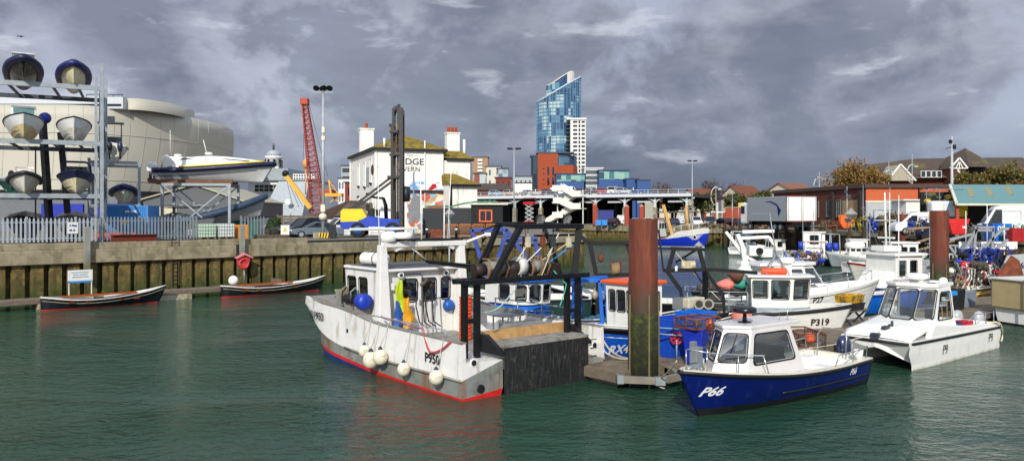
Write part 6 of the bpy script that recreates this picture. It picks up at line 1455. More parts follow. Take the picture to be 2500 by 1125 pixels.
m=MB(); m.bx(-.35,.35,-.03,.03,.25,1.15); m.build('panel',white,t); m=MB(); m.prism([(-.17,.62),(.17,.62),(.02,.98),(-.02,.98)],-.05,-.032,'y'); m.build('symbol',yellow,t); m=MB(); m.bx(-.45,.45,-.2,.2,0,.12); m.tube((0,0,.1),(0,0,.25),.06); m.build('foot',greyp,t)
# --- hedge, fence, sheds, dark container, hut, barriers
def leafcloud(m,n,fn,size,mats=3):
    for _ in range(n):
        c=Vector(fn()); u=Vector((random.gauss(0,1),random.gauss(0,1),random.gauss(0,1))).normalized(); v=u.orthogonal().normalized(); s_=size*random.uniform(.6,1.4)
        w=u.cross(v); a=random.random()*6.28; p=v*math.cos(a)+w*math.sin(a); q=u.cross(p)
        m.add([c-p*s_,c+q*s_*.6,c+p*s_,c-q*s_*.6],[(0,1,2,3)],random.randrange(mats))
hg=[mat('hedge_%d'%i,c,.7,var=.3) for i,c in enumerate(('#2c4418','#3d5a1e','#20330f'))]
hd=thing('hedge','clipped green hedge left of the timber fence','hedge',XZ(652,76,QG),.15)
m=MB(); m.bx(-1.1,1.1,-.6,.6,0,1.6); m.build('inner_mass',hg[2],hd); m=MB(); leafcloud(m,2600,lambda:(random.uniform(-1.25,1.25),random.uniform(-.75,.75),random.uniform(.05,1.75) ) ,.1); m.build('foliage',hg,hd,fix=False)
t=thing('timber_fence','weathered horizontal board fence right of the hedge','fence',XZ(676,78,QG),.1)
m=MB()
for k in range(7): m.bx(0,4.0,-.02+.02*(k%2),.03+.02*(k%2),.1+.27*k,.33+.27*k)
m.build('board_panel',wood,t); m=MB()
for k in range(4): m.bx(k*1.3,k*1.3+.1,-.05,.08,0,2.1)
m.build('post',wood,t)
m=MB(); m.bx(0,2.9,0,.5,0,.75); tag(m.build('concrete_block',conc,loc=XZ(642,71,QG),rz=.1),'low concrete block barrier below the hedge','block')
t=thing('tiled_shed','low white tiled shed with a brown tiled roof left of the tavern','shed',XZ(800,86,QG),.3)
m=MB(); m.bx(0,4.6,0,5,0,1.9); m.build('wall',white,t); m=MB(); m.prism([(-1.9,1.75),(4.8,1.75),(4.0,3.6),(2.4,3.6)],-.4,5.4,'y'); m.build('roof',mat('brown_tiles','#4d3b34',.9,var=.3,wave=('Z',.2,.6)),t)
t=thing('tiled_shed','grey tiled lean to between the shed and the tavern','shed',XZ(838,82,QG),.3)
m=MB(); m.bx(0,3.0,0,4,0,2.1); m.build('wall',black,t); m=MB(); m.prism([(-.6,1.9),(3.2,1.9),(3.0,3.3),(.8,3.3)],-.4,4.4,'y'); m.build('roof',mat('grey_brown_tiles','#5c534b',.9,var=.3,wave=('Z',.2,.6)),t)
ck=mat('charcoal_container','#2a2e33',.55,var=.15)
container(XZ(1032,76,QG),.05,4.8,2.4,2.7,ck,'charcoal corrugated container right of the lift truck')
t=thing('timber_hut','black boarded hut with an orange framed window','hut',XZ(1150,76,QG),.03)
m=MB(); m.bx(0,3.1,0,4,0,3.0); m.build('boarded_wall',mat('black_boards','#1c1d20',.7,var=.25,wave=('Z',.16,.9)),t); m=MB(); m.bx(-.15,3.6,-.3,4.2,3.0,3.18); m.build('flat_roof',mat('cream_roof_edge','#c9c4ae',.6),t)
windows(t,[(.9,1.95,1.45,2.4)],front(),.07,mat('orange_frame','#e0602c',.5),darkglass,.12,(1,0))
hang('green_rope',[XZ(1040,76,QG+2.8),XZ(1075,76.5,QG+2.85),XZ(1100,76.8,QG+2.8),XZ(1150,77,QG+3.25),XZ(1185,77.5,QG+3.3),XZ(1215,77,QG+3.25)],.09,mat('sea_green_rope','#3f7a58',.8,var=.3),'heap of green rope lying along the container and hut roofs','rope',-.06)
ob_=mat('barrier_orange','#e08a24',.5)
pr=None
for i in range(4):
    t=thing('crowd_barrier',['orange crowd barrier nearest the dark container','orange crowd barrier second from the container','orange crowd barrier behind the blue A frame','orange crowd barrier farthest right, by the hut'][i],'barrier',XZ(1088+33*i,69+.6*i,QG),.12*(i-1),'orange barriers on the quay')
    m=MB(); m.path([(0,0,.12),(0,0,1.1),(.06,0,1.16),(1.0,0,1.16),(1.06,0,1.1),(1.06,0,.12),(1.0,0,.15),(.06,0,.15)],.028,6,closed=True); m.build('frame',ob_,t)
    m=MB()
    for k in range(9): m.tube((.1+.1*k,0,.15),(.1+.1*k,0,1.14),.012,n=4)
    m.build('bars',ob_,t)
    m=MB(); m.beam((.1,-.3,0),(.1,.3,.02),.05); m.beam((.96,-.3,0),(.96,.3,.02),.05); m.build('foot',ob_,t)
m=MB()
for k in range(6): m.box((.2*random.random(),.1*k,.15+.1*k),(1.2,.3,.22),.3*random.random())
tag(m.build('scrap_heap',rust,loc=XZ(1060,68,QG)),'rusty scrap heap on the quay by the barriers','scrap')
for i,px in enumerate((1042,1114)):
    t=thing('bollard_post',('black bollard with white bands in front of the dark container','black bollard with white bands between the orange barriers')[i],'bollard',XZ(px,67,QG)); m=MB(); m.tube((0,0,0),(0,0,1.0),.11,n=12); m.build('post',black,t); m=MB(); m.tube((0,0,.7),(0,0,.85),.115,n=12); m.build('white_band',white,t)
def diamond(px,py,z,r,label,pole=None,z1=None):
    t=thing('radar_reflector',label,'reflector',W(px,py,z)); m=MB(); m.add([(0,0,r),(r,0,0),(0,r,0),(-r,0,0),(0,-r,0),(0,0,-r)],[(0,1,2),(0,2,3),(0,3,4),(0,4,1),(5,2,1),(5,3,2),(5,4,3),(5,1,4)]); m.build('octahedron',mat('dull_reflector_metal','#a8a79e',.4,.4),t)
    m=MB(); m.tube((0,0,-r),(0,0,(z1 if z1 is not None else 0)-t.location.z),.04); m.build('pole',steel,t)
diamond(1097,522,33.5,.24,'grey diamond radar reflector on a pole in front of the dark container',z1=1.2)
m=MB(); m.prism([(-.28,.1),(.0,.9),(.35,.75),(.3,-.6),(.05,-.4),(-.2,-.7)],-.03,.03,'y'); m.tube((0,0,-3.2),(0,0,2.0),.04); tag(m.build('tarpaulin_sign',tarp,loc=W(1010,515,40)),'torn grey tarpaulin flapping on a pole beside the lift truck mast','tarpaulin')
# --- red lattice crane and yellow derrick
red=mat('crane_red','#a23418',.5,var=.15)
def lattice(m,A,B,w0,w1,n,r,u=None):
    A=Vector(A);B=Vector(B); ax=(B-A).normalized(); u=Vector((1,0,0)); v=ax.cross(u).normalized(); u=v.cross(ax)
    def c(t,i): w_=w0+(w1-w0)*t; s_=((-1,-1),(1,-1),(1,1),(-1,1))[i%4]; return A+(B-A)*t+u*(s_[0]*w_/2)+v*(s_[1]*w_/2)
    for i in range(4): m.tube(c(0,i),c(1,i),r,n=5)
    for k in range(n):
        for i in range(4):
            m.tube(c(k/n,i),c((k+1)/n,i+1 if k%2 else i+1),r*.6,n=4); m.tube(c((k+1)/n,i),c((k+1)/n,i+1),r*.6,n=4)
cz=120.0
ct=thing('lattice_crane','tall orange red lattice crane jib rising behind the sheds','crane',XZ(775,cz,QG))
o=Vector(ct.location); top=W(744,252,cz)-o; bot=W(766,420,cz)-o; base=W(777,512,cz)-o; base.z=.5
m=MB(); lattice(m,base,bot,1.9,1.5,7,.09); lattice(m,bot,top,1.5,.7,13,.09); m.build('jib',red,ct,fix=False)
m=MB(); m.box(top+Vector((0,0,.2)),(1.2,1.2,1.0)); m.build('jib_head',red,ct,bev=.1)
m=MB(); m.tube(top,W(740,395,cz)-o,.03,n=4); m.tube(top+Vector((.6,0,0)),W(800,430,cz)-o,.03,n=4); m.build('hoist_cable',dsteel,ct)
m=MB(); m.lathe([(.05,.9),(.5,.4),(.45,-.3),(.1,-.8)],8,W(746,400,cz)-o); m.tube(W(746,412,cz)-o,W(746,475,cz)-o,.1); m.build('hook_block',mat('buff_block','#c9955a',.5),ct)
m=MB(); m.bx(.6,2.6,-1.5,1.5,5.0,5.9); m.bx(1,2.4,-1.5,1.5,1.2,2.6); m.build('machinery_house',red,ct,bev=.1)
yd=mat('crane_yellow','#d8a02a',.5,var=.12)
t=thing('mobile_crane','yellow derrick boom leaning left in front of the grey pyramid','crane',XZ(757,110,QG)); o=Vector(t.location)
m=MB(); m.beam(W(758,508,110)-o,W(698,428,110)-o,.5,.6); m.beam(W(752,505,110)-o,W(714,452,110)-o,.3,.3); m.build('boom',yd,t); m=MB(); m.ball(W(697,424,110)-o,.5,8); 
for p_ in ((740,505),(730,505),(715,505)): m.tube(W(697,426,110)-o,W(*p_,110)-o,.03,n=4)
m.build('rigging',black,t)
m=MB(); m.box(W(816,476,112)-o,(2.4,1.6,.45)); m.beam(W(803,440,112)-o,W(808,474,112)-o,.22); m.beam(W(808,476,112)-o,W(826,492,112)-o,.16); m.beam(W(826,476,112)-o,W(806,494,112)-o,.16); m.beam(W(803,440,112)-o,W(826,474,112)-o,.1); m.build('counter_jib',yd,t)
# --- white offices with pyramid, dome cupola, grey shed, curved grey headquarters
wb=thing('office_building','white boarded office block with ribbon windows and a sloping grey pyramid end','building',XZ(583,130,QG))
wl_=mat('white_boarding','#d2d4d2',.6,var=.05,wave=('Z',.5,.4)); Hh=130/1900
def bxp(m,x0,x1,y0,y1,z,d,k=Hh):   # box by photo edges at depth z, relative to a root at (583,z)
    m.bx((x0-583)*k,(x1-583)*k,0,d,HZ(y1,z)-QG if y1<900 else 0,HZ(y0,z)-QG)
m=MB(); bxp(m,606,760,440,999,130,14); bxp(m,583,760,487,998,130.0,15) if 0 else None; m.bx(0,12,-1.2,14,0,HZ(487,130)-QG); m.build('wall',wl_,wb)
m=MB(); m.prism([((636-583)*Hh,HZ(441,130)-QG),((662-583)*Hh,HZ(410,130)-QG),((698-583)*Hh,HZ(410,130)-QG),((704-583)*Hh,HZ(441,130)-QG)],1,13,'y'); m.bx((600-583)*Hh,(765-583)*Hh,-.6,14.5,HZ(441,130)-QG,HZ(438,130)-QG); m.build('roof',mat('pale_grey_roof','#8f979b',.6,wave=('Z',.5,.4)),wb)
m=MB(); m.add([((656-583)*Hh,-7,0),((760-583)*Hh,-7,0),((757-583)*Hh,-.7,HZ(443,130)-QG),((683-583)*Hh,-.7,HZ(443,130)-QG),((760-583)*Hh,0,0),((656-583)*Hh,0,0)],[(0,1,2,3),(1,4,2),(0,3,5)]); m.build('pyramid_face',mat('grey_pyramid_boards','#a3abb0',.6,wave=('Z',.5,.5)),wb)
k=Hh; windows(wb,[((622+i*11.8-583)*k,(632+i*11.8-583)*k,HZ(468,130)-QG,HZ(451,130)-QG) for i in range(5)],front(0),.12,white,darkglass,.1,(0,1))
windows(wb,[((610+i*11.8-583)*k,(620.5+i*11.8-583)*k,HZ(507,130)-QG,HZ(491,130)-QG) for i in range(4)],front(-1.2),.12,white,darkglass,.1,(0,1))
m=MB(); m.tube(((726-583)*k,-5.6,HZ(494,130)-QG),((726-583)*k,-5.2,HZ(494,130)-QG),.45,n=18); m.build('round_window',whitec,wb)
m=MB()
for i in range(9): m.beam(((712+i*6.4-583)*k,1,HZ(441,130)-QG),((712+i*6.4-583)*k,1,HZ(425,130)-QG),.12)
for y in (425,432): m.beam(((712-583)*k,1,HZ(y,130)-QG),((764-583)*k,1,HZ(y,130)-QG),.15)
m.build('roof_railing',white,wb)
t=thing('domed_cupola','white octagonal clock cupola with a lead dome behind the offices','tower',XZ(668,150,QG)); k=150/1900
m=MB(); m.bx(-1.3,1.3,-1.3,1.3,0,HZ(408,150)-QG); m.lathe([(1.6,HZ(410,150)-QG),(1.5,HZ(388,150)-QG),(1.75,HZ(386,150)-QG),(1.75,HZ(382,150)-QG)],8); m.build('drum',white,t)
m=MB(); m.lathe([(1.4,HZ(382,150)-QG),(1.35,HZ(375,150)-QG),(.9,HZ(369,150)-QG),(.2,HZ(366,150)-QG)],16); m.build('dome',mat('lead_dome','#9aa4a8',.5),t)
m=MB(); m.lathe([(.25,HZ(367,150)-QG),(.15,HZ(360,150)-QG),(.3,HZ(357,150)-QG),(.06,HZ(355,150)-QG),(.05,HZ(349,150)-QG)],10); m.beam((-.3,0,HZ(353,150)-QG),(.3,0,HZ(353,150)-QG),.08); m.build('finial',dsteel,t)
for a in range(8):
    d=Vector((math.cos(a*math.pi/4+.39),math.sin(a*math.pi/4+.39),0)); c=d*1.44; m=MB(); zz=HZ(399,150)-QG; m.beam(c+Vector((0,0,zz-.9)),c+Vector((0,0,zz+.5)),.5,.12,roll=math.pi/2-math.atan2(d.y,d.x)+math.pi/2); m.ball(c+Vector((0,0,zz+.5)),.25,8); m.build('arched_opening',black,t)
t=thing('industrial_shed','dark grey gabled shed behind the boat stand','shed',XZ(350,95,QG),.05)
m=MB(); m.prism([(0,0),(12,0),(12,HZ(490,95)-QG),(6.2,HZ(452,95)-QG),(.0,HZ(484,95)-QG)],0,20,'y'); m.build('clad_wall',mat('dark_grey_cladding','#55585c',.6,var=.1,wave=('Z',.4,.4)),t)
m=MB(); m.add([(-.2,-.4,HZ(487,95)-QG),(6.2,-.4,HZ(450,95)-QG),(6.2,20,HZ(450,95)-QG),(-.2,20,HZ(487,95)-QG),(12.2,-.4,HZ(491,95)-QG),(12.2,20,HZ(491,95)-QG)],[(0,1,2,3),(1,4,5,2)]); m.build('roof',mat('cream_roof','#a8a58e',.7),t,solid=.15)
m=MB(); m.bx(1.0,4.0,-.1,0,.0,3.0); m.build('roller_door',mat('cream_door','#bdb79c',.7),t)
# curved beige headquarters
hq=thing('curved_building','huge beige curved metal clad building behind the boat rack','building',(-52.6,92,QG),0)
pan=mat('beige_metal_panels','#b2aea0',.6,.0,var=.05,sc=.3)
def plan(x1,y0,r,n=20,xl=-30,ry=None):   # straight front from the left then curving deep away round the right end
    ry=ry or r
    P=[(xl+(x1-r-xl)*i/10,y0) for i in range(0,11)]
    for i in range(1,n+1):
        a=math.pi*.8*i/n; P.append((x1-r+r*math.sin(a),y0+ry*(1-math.cos(a))))
    return P
o=Vector(hq.location)
zA=lambda py,z=95: HZ(py,z)-QG
tiers=[]
m=MB(); prof=[(zA(465),10.2,11),(zA(440),10.6,11),(zA(390),11.3,11.5),(zA(330),11.9,12),(zA(290),12.0,12),(zA(264),11.95,12)]
rings=[[Vector((x-1.4,y,z)) for x,y in plan(xr,0,r,ry=20)] for z,xr,r in prof]
m.loft(rings,closed=False,sm=True); m.add(rings[-1],[tuple(range(len(rings[-1])))]); m.build('lower_drum',pan,hq)
m=MB()
for j in (4,3):
    m.path([p+Vector((0,-.04,0)) for p in rings[1 if j==3 else 3]],.05,4)
for i in range(1,len(rings[0]),1): m.path([r[i]+Vector((0,-.02,0)) for r in rings],.025,4)
m.build('panel_joint',mat('pale_joint','#b5b1a4',.5),hq)
m=MB(); prof=[(zA(268),10.7,3.4),(zA(240),10.7,3.4)]; rr=[[Vector((x-1.4,y,z)) for x,y in plan(xr,3,r,xl=7.0,ry=8)] for z,xr,r in prof]; m.loft(rr,closed=False); m.add(rr[-1],[tuple(range(len(rr[-1])))]); m.quad(rr[0][0],rr[1][0],rr[1][0]+Vector((0,12,0)),rr[0][0]+Vector((0,12,0))); m.build('upper_drum',pan,hq)
m=MB(); m.bx(-30,5.6,2.0,20,zA(268),zA(240)); m.build('roof_storey',mat('pale_metal_storey','#b9bdc0',.5,var=.05),hq)
m=MB(); m.bx(-30,5.4,1.9,2.0,zA(262),zA(257)); m.build('strip_window',darkglass,hq)
m=MB(); m.path([(1,2.4,zA(233)),(5.4,2.4,zA(233))],.05,4)
for i in range(5): m.tube((1+1.08*i,2.4,zA(240)),(1+1.08*i,2.4,zA(233)),.04,n=4)
m.build('roof_railing',dsteel,hq)
m=MB(); m.bx(-30,5.2,1.5,18,0,zA(461)); m.build('ground_storey',mat('grey_louvres','#6a6e72',.6,var=.1,wave=('Z',.35,.6)),hq)
for x0,x1 in ((-3.8,1.2),(2.0,7.0)):
    m=MB(); m.bx(x0,x1,1.2,1.45,zA(530),zA(498)); o2=m.build('blue_hoarding',mat('deep_blue_hoarding','#14279a',.5),hq)
    if x0>0:
        for tx,py in (('C',514),('S',524)):
            vs,fs=text_verts(tx,.6,.01); m=MB(); m.add([(x0+.5+a,1.18,zA(py)+b_) for a,b_ in vs],fs); m.build('lettering',white,o2,fix=False)
# ================= two level car park
dk=dict(l=(1150,188),r=(1692,160))
A=XZ(1100,190,QG); B_=XZ(1692,160,QG); L=(B_-A).length; ang=math.atan2(B_.y-A.y,B_.x-A.x)
cp=thing('car_park','long two level car park deck on white columns with cars parked along its top','car park',A,ang)
DZ=6.6
wst=mat('white_steelwork','#c3c8cb',.5,var=.06)
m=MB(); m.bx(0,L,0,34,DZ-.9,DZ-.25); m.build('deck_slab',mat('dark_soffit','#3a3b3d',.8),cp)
m=MB(); m.bx(0,L,-.35,-.003,DZ-.75,DZ-.1); m.build('fascia',wst,cp)
m=MB()
for z in (DZ+.2,DZ+.75): m.bx(0,L,-.25,-.2,z-.03,z+.03)
for i in range(int(L/2.2)): m.beam((i*2.2,-.2,DZ-.1),(i*2.2,-.2,DZ+.78),.07)
m.build('parapet_rail',wst,cp)
m=MB(); m.bx(0,L*.62,24,24.3,0,DZ-.95); m.build('rear_wall',mat('dark_car_park_wall','#18191b',.9),cp)  # near-black colour stands in for the shade under the deck
n=9; xs=[4+(L-5.5)*i/(n-1) for i in range(n)]
for x in xs:
    m=MB(); m.bx(x-.42,x+.42,.3,1.1,0,3.6); o=m.build('column_base',conc,cp)
    m=MB(); m.beam((x,.7,3.6),(x,.7,DZ-.9),.42,.42)
    for s_ in (-1,1): m.path([(x,.7,DZ-2.2),(x+s_*.5,.7,DZ-1.5),(x+s_*1.6,.7,DZ-1.0)],.16,6)
    m.build('steel_head',wst,o)
for y in (12,22):
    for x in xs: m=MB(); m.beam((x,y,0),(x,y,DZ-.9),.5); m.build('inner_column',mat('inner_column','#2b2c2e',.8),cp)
for i,x in enumerate(xs[:-1]):
    m=MB(); m.bx(x+2.6,x+6.0,1.2,1.5,DZ-1.9,DZ-1.5); m.build('light_batten',mat('light_diffuser','#d5d8d8',.5),cp)
def cl(px,y=0):   # local x on the car park front for a photo column
    r=(px-1250)/F; d=B_-A; t=(r*A.y-A.x)/(d.x-r*d.y); return t*L
# external stair
t=thing('fire_stair','white zigzag steel stair in front of the car park','stair',A+Vector((math.cos(ang),math.sin(ang),0))*cl(1352)+Vector((0,-4,0)),ang)
ww=mat('cream_white_steel','#dcdbd0',.5,var=.05)
def flight(a,b_,w_=1.4):
    m=MB(); a=Vector(a);b_=Vector(b_)
    for y in (0,w_): m.add([a+Vector((0,y,-.35)),b_+Vector((0,y,-.35)),b_+Vector((0,y,1.0)),a+Vector((0,y,1.0))],[(0,1,2,3)])
    m.add([a+Vector((0,0,-.2)),b_+Vector((0,0,-.2)),b_+Vector((0,w_,-.2)),a+Vector((0,w_,-.2))],[(0,1,2,3)])
    o=m.build('flight',ww,t,fix=False); q=o.modifiers.new('s','SOLIDIFY'); q.thickness=.08
def landing(x0,x1,z):
    m=MB(); m.bx(x0,x1,-.05,.0,z-.3,z+1.0); m.bx(x0,x1,0,3,z-.3,z-.1); m.build('landing',ww,t)
H_=DZ
for (x0,z0,x1,z1) in ((-2.6,.2,.8,2.2),(5.2,3.9,.8,2.2) if 0 else (.8,2.2,.8,2.2)): pass
flight((-2.4,0,.2),(1.0,0,2.0)); landing(1.0,6.3,2.0) if 0 else None
flight((1.0,1.5,2.0+.3),(4.2,1.5,3.6)); landing(4.2,6.3,3.6); flight((4.2,0,3.4),(1.2,0,5.0)) if 0 else None
flight((.9,0,4.9),(4.2,0,3.5)); landing(-.3,1.8,4.9) if 0 else landing(-.4,1.6,4.9); landing(-.6,2.0,1.7)
flight((1.4,1.5,5.0),(4.2,1.5,6.4)) if 0 else flight((4.2,0,6.4),(1.5,0,8.0)); landing(4.2,6.3,6.3); landing(-.6,1.6,7.6); flight((1.4,1.5,4.9),(4.2,1.5,6.3))
m=MB()
for x in (0,1.9,6.2): m.beam((x,1.4,0),(x,1.4,7.5),.18)
m.build('stair_post',ww,t)
t=thing('scissor_lift','raised scissor lift with a red platform under the car park deck','lift',A+Vector((math.cos(ang),math.sin(ang),0))*cl(1292)+Vector((0,-1.5,0)),ang)
m=MB()
for k in range(4):
    z=.6+k*.95
    for y in (-.4,.4): m.beam((-.9,y,z),(.9,y,z+.95),.12); m.beam((.9,y,z),(-.9,y,z+.95),.12)
m.build('scissor_arms',mat('pale_scissor_grey','#b4b8ba',.5),t); m=MB(); m.bx(-1.3,1.3,-.6,.6,4.4,5.0); m.build('platform',redp,t); m=MB(); m.path([(-1.3,-.6,5.9),(1.3,-.6,5.9),(1.3,.6,5.9),(-1.3,.6,5.9)],.04,5,closed=True); m.bx(-1.2,1.2,-.6,.6,0,.6); m.build('guard_and_base',redp,t)
dirx=Vector((math.cos(ang),math.sin(ang),0)); diry=Vector((-math.sin(ang),math.cos(ang),0))
tops=((1192,'#8fb0c8','hatch','pale blue hatchback leftmost on the car park roof'),(1228,'#b79a8a','hatch','beige pink car second from the left on the car park roof'),(1265,'#8d8f92','saloon','silver saloon by the slim lamp post on the car park roof'),(1296,'#a8a9a8','saloon','pale silver saloon right of the lamp post on the car park roof'),(1324,'#2b3a52','hatch','dark navy hatchback left of the stair on the car park roof'),(1340,'#e0e0de','suv','white sport utility car beside the head of the white stair'),(1372,'#dedede','van','white van above the white stair on the car park roof'),(1408,'#6d2a2c','hatch','maroon hatchback right of the stair head on the car park roof'),(1432,'#3a2a30','suv','dark plum car on the car park roof right of the stair'),(1462,'#b03a44','hatch','rose red hatchback on the car park roof'),(1486,'#d8d8d8','suv','white car at right on the car park roof'),(1512,'#aeb4b8','hatch','silver hatchback right of the white car on the car park roof'),(1534,'#1c3a78','hatch','royal blue hatchback rightmost on the car park roof'))
for px,c,kd,lb in tops: car(c,lb,A+dirx*cl(px)+diry*(3.0+(px%3))+Vector((0,0,DZ-.05)),ang+(1.2 if px%2 else .5)+random.uniform(-.2,.2),kd,group='cars on the car park roof')
# ================= slim lamp posts
def lamp(px,z,py_top,label,kind='twin',r=.09,base=QG):
    t=thing('lamp_post',label,'lamp post',XZ(px,z,base)); h=HZ(py_top,z)-base
    m=MB(); m.tube((0,0,0),(0,0,h),r,r*.6,8); m.build('pole',mat('pole_grey','#a9adad',.5,.2),t)
    m=MB()
    if kind=='twin':
        m.beam((-.7,0,h),(.7,0,h),.08)
        for x in (-.6,.6): m.box((x,-.2,h+.1),(.7,.5,.22),.2); 
        m.build('lamp_head',black,t)
    elif kind=='hoop':
        m.path([(1.2*math.cos(a)*.9,0,h*.72+1.9*math.sin(a)) for a in [math.pi*(1.55-i*.1) for i in range(13)]],.11,6); m.box((.75,0,h*.72+1.5),(.7,.4,.3)); m.build('curved_arm',mat('pale_lamp_steel','#b4b9bb',.4,.3),t)
    else:
        m.box((-.15,0,h-.6),(.3,.25,.4)); m.box((.2,0,h-1.2),(.4,.3,.5)); m.beam((-.7,0,h-1.4),(0,0,h-1.2),.08); m.build('camera_head',dsteel,t)
    return t
lamp(1255,110,365,'slim twin headed lamp post in front of the orange brick tower','twin',.12)
lamp(1690,158,394,'slim twin headed lamp post at the right end of the car park','twin',.13)
for px,z,y,lb in ((1748,165,452,'curved hoop lamp in front of the first brown roofed house'),(2000,150,420,'curved hoop lamp in front of the gabled house'),(2170,165,395,'left curved hoop lamp before the big dark roof'),(2227,160,376,'tallest curved hoop lamp before the big dark roof')): lamp(px,z,y,lb,'hoop')
lamp(1788,140,472,'short white lamp post beside the red brick wall','cam',.1)
lamp(2324,88,333,'black mast with camera and lamps by the aqua roofed shed','cam',.2).children[0].data.materials[0]=black
for px,z,y,lb in ((1990,96,408,'thin pole rising over the lorry') ,(2068,90,455,'thin pole with an anemometer before the dark brick wall')): 
    if px!=1990: lamp(px,z,y,lb,'cam',.06)
# ================= glass tower and its neighbours
tz=480.0; k=tz/F
tw=thing('glass_tower','tall curved blue glass tower with a slanted top and a white balcony side','tower',XZ(1364,tz,QG)); tz0=HZ(372,tz)-QG
def tx(px): return (px-1364)*k
def tzz(py): return HZ(py,tz)-QG
glz=mat('tower_glazing','#3f6f98',.12,var=.1,spec=.8,cells=((2.6,2.6,4.13),('#203f5c','#4f7890','#7d9fa8','#2a4f70','#a3b8b4','#243f5c','#557a92')))
gdkb=mat('tower_spandrel','#3b6080',.3)
Rx,Ry=tx(1418)-0.0,12.0; N=40
def ov(a,f=1.0): return (Rx*f*math.cos(a),Ry*f*math.sin(a))
def ztop(x): u=(x/Rx+1)/2; return tzz(252)+(tzz(190)-tzz(252))*max(0,u)**1.15
fl=0; z=tzz(455); dz=(tzz(190)-tzz(455))/30
for i in range(30):
    z0=z+dz*i; z1=z0+dz*.86; m=MB(); ok=False
    for q in range(N):
        a=2*math.pi*q/N; b2=2*math.pi*(q+1)/N; p=ov(a); r=ov(b2); ta=min(ztop(p[0]),z1); tb=min(ztop(r[0]),z1)
        if ta>z0+.2 and tb>z0+.2: m.quad((*p,z0),(*r,z0),(*r,tb),(*p,ta)); ok=True
    if ok: m.build('glazed_storey',glz,tw,fix=False)
m=MB()
for i in range(30):
    z0=z+dz*(i+.84); z1=z0+dz*.18
    for q in range(N):
        a=2*math.pi*q/N; b2=2*math.pi*(q+1)/N; p=ov(a,1.012); r=ov(b2,1.012)
        if ztop(p[0])>z1 and ztop(r[0])>z1: m.quad((*p,z0),(*r,z0),(*r,z1),(*p,z1))
m.build('spandrel_band',gdkb,tw,fix=False)
m=MB()
for q in range(0,N):
    a=2*math.pi*q/N; p=ov(a,1.008); m.beam((*p,z),(*p,ztop(p[0])-.2),.28)
m.build('mullions',mat('mullion_blue','#4f7a9c',.4),tw)
m=MB(); rim=[(*ov(2*math.pi*q/N,1.0),ztop(ov(2*math.pi*q/N)[0])) for q in range(N)]; m.path([Vector(p) for p in rim],.55,6,closed=True); m.add([Vector(p)-Vector((0,0,1.5)) for p in rim],[tuple(range(N))]); m.build('slanted_rim',mat('pale_blue_rim','#a9bccb',.4),tw,fix=False)
m=MB(); P=[(tx(1368)+8.8*math.cos(a),6.5*math.sin(a)) for a in [2*math.pi*q/28 for q in range(28)]]
zt=lambda x: tzz(208)+(tzz(176)-tzz(208))*min(1,max(0,(x-tx(1343))/(tx(1392)-tx(1343))))
R0=[Vector((x,y,tzz(250))) for x,y in P]; R1=[Vector((x,y,zt(x))) for x,y in P]; m.loft([R0,R1],sm=False); m.build('roof_drum',mat('white_drum','#cfcbbf',.5),tw); m=MB(); m.add([p+Vector((0,0,.1)) for p in R1],[tuple(range(28))]); m.build('drum_roof',mat('grey_drum_roof','#7d7a72',.7),tw,fix=False)
m=MB(); m.loft([[Vector((x*1.001,y*1.01,tzz(230))) for x,y in P[14:24]],[Vector((x*1.001,y*1.01,zt(x)-.6)) for x,y in P[14:24]]],closed=False); m.build('drum_glazing',glz,tw,fix=False)
m=MB(); m.bx(tx(1388),tx(1424),-Ry-4,-2,tzz(455),tzz(300)); m.bx(tx(1379),tx(1426),-Ry-4.6,-1.5,tzz(300),tzz(296)); m.build('white_side_block',mat('white_tower_block','#d5d5cf',.6),tw)
for i in range(13):
    y0=303+i*9.6; m=MB()
    for a,b_ in ((1394,1404),(1414,1422)): m.bx(tx(a),tx(b_),-Ry-4.15,-Ry-4,tzz(y0+4.6),tzz(y0))
    m.bx(tx(1407),tx(1411),-Ry-4.2,-Ry-4,tzz(y0+5.5),tzz(y0-1)); m.build('window_row',darkglass,tw)
    if i<12:
        m=MB(); m.bx(tx(1378),tx(1388),-Ry-2.5,-Ry+2,tzz(y0+9.3),tzz(y0+7.8)); m.build('balcony',mat('dark_balcony','#39434a',.6),tw)
ob2=thing('brick_block','orange brick apartment block with a curved glass corner at the foot of the glass tower','building',XZ(1364,430,QG)); k=430/F
def bx2(m,a,b_,y0,y1,d0,d1): m.bx((a-1364)*k,(b_-1364)*k,d0,d1,HZ(y1,430)-QG if y1<520 else 0,HZ(y0,430)-QG)
m=MB(); bx2(m,1313,1362,373,999,0,14); bx2(m,1362,1400,403,999,.3,14) ; m.build('brick_wall',mat('vivid_orange_brick','#94401e',.8,var=.1),ob2)
m=MB(); P=[((1362-1364)*k+ (52*k)*math.sin(a),16-15.5*math.cos(a)) for a in [i*math.pi/2/10 for i in range(11)]]
m.loft([[Vector((x,y,HZ(455,430)-QG)) for x,y in P],[Vector((x,y,HZ(378,430)-QG)) for x,y in P]],closed=False); m.build('curved_glass_corner',mat('slate_glass','#3a5268',.15,cells=((3,3,3.1),('#31485e','#4a6a80','#28394c'))),ob2,fix=False)
m=MB(); P2=[(x*1.0+.3,y-.4) for x,y in P]; m.loft([[Vector((x,y,HZ(455,430)-QG)) for x,y in P2],[Vector((x,y,HZ(404,430)-QG)) for x,y in P2]],closed=False); m.build('curved_brick_front',mat('vivid_orange_brick','#b8451c',.8),ob2,fix=False)
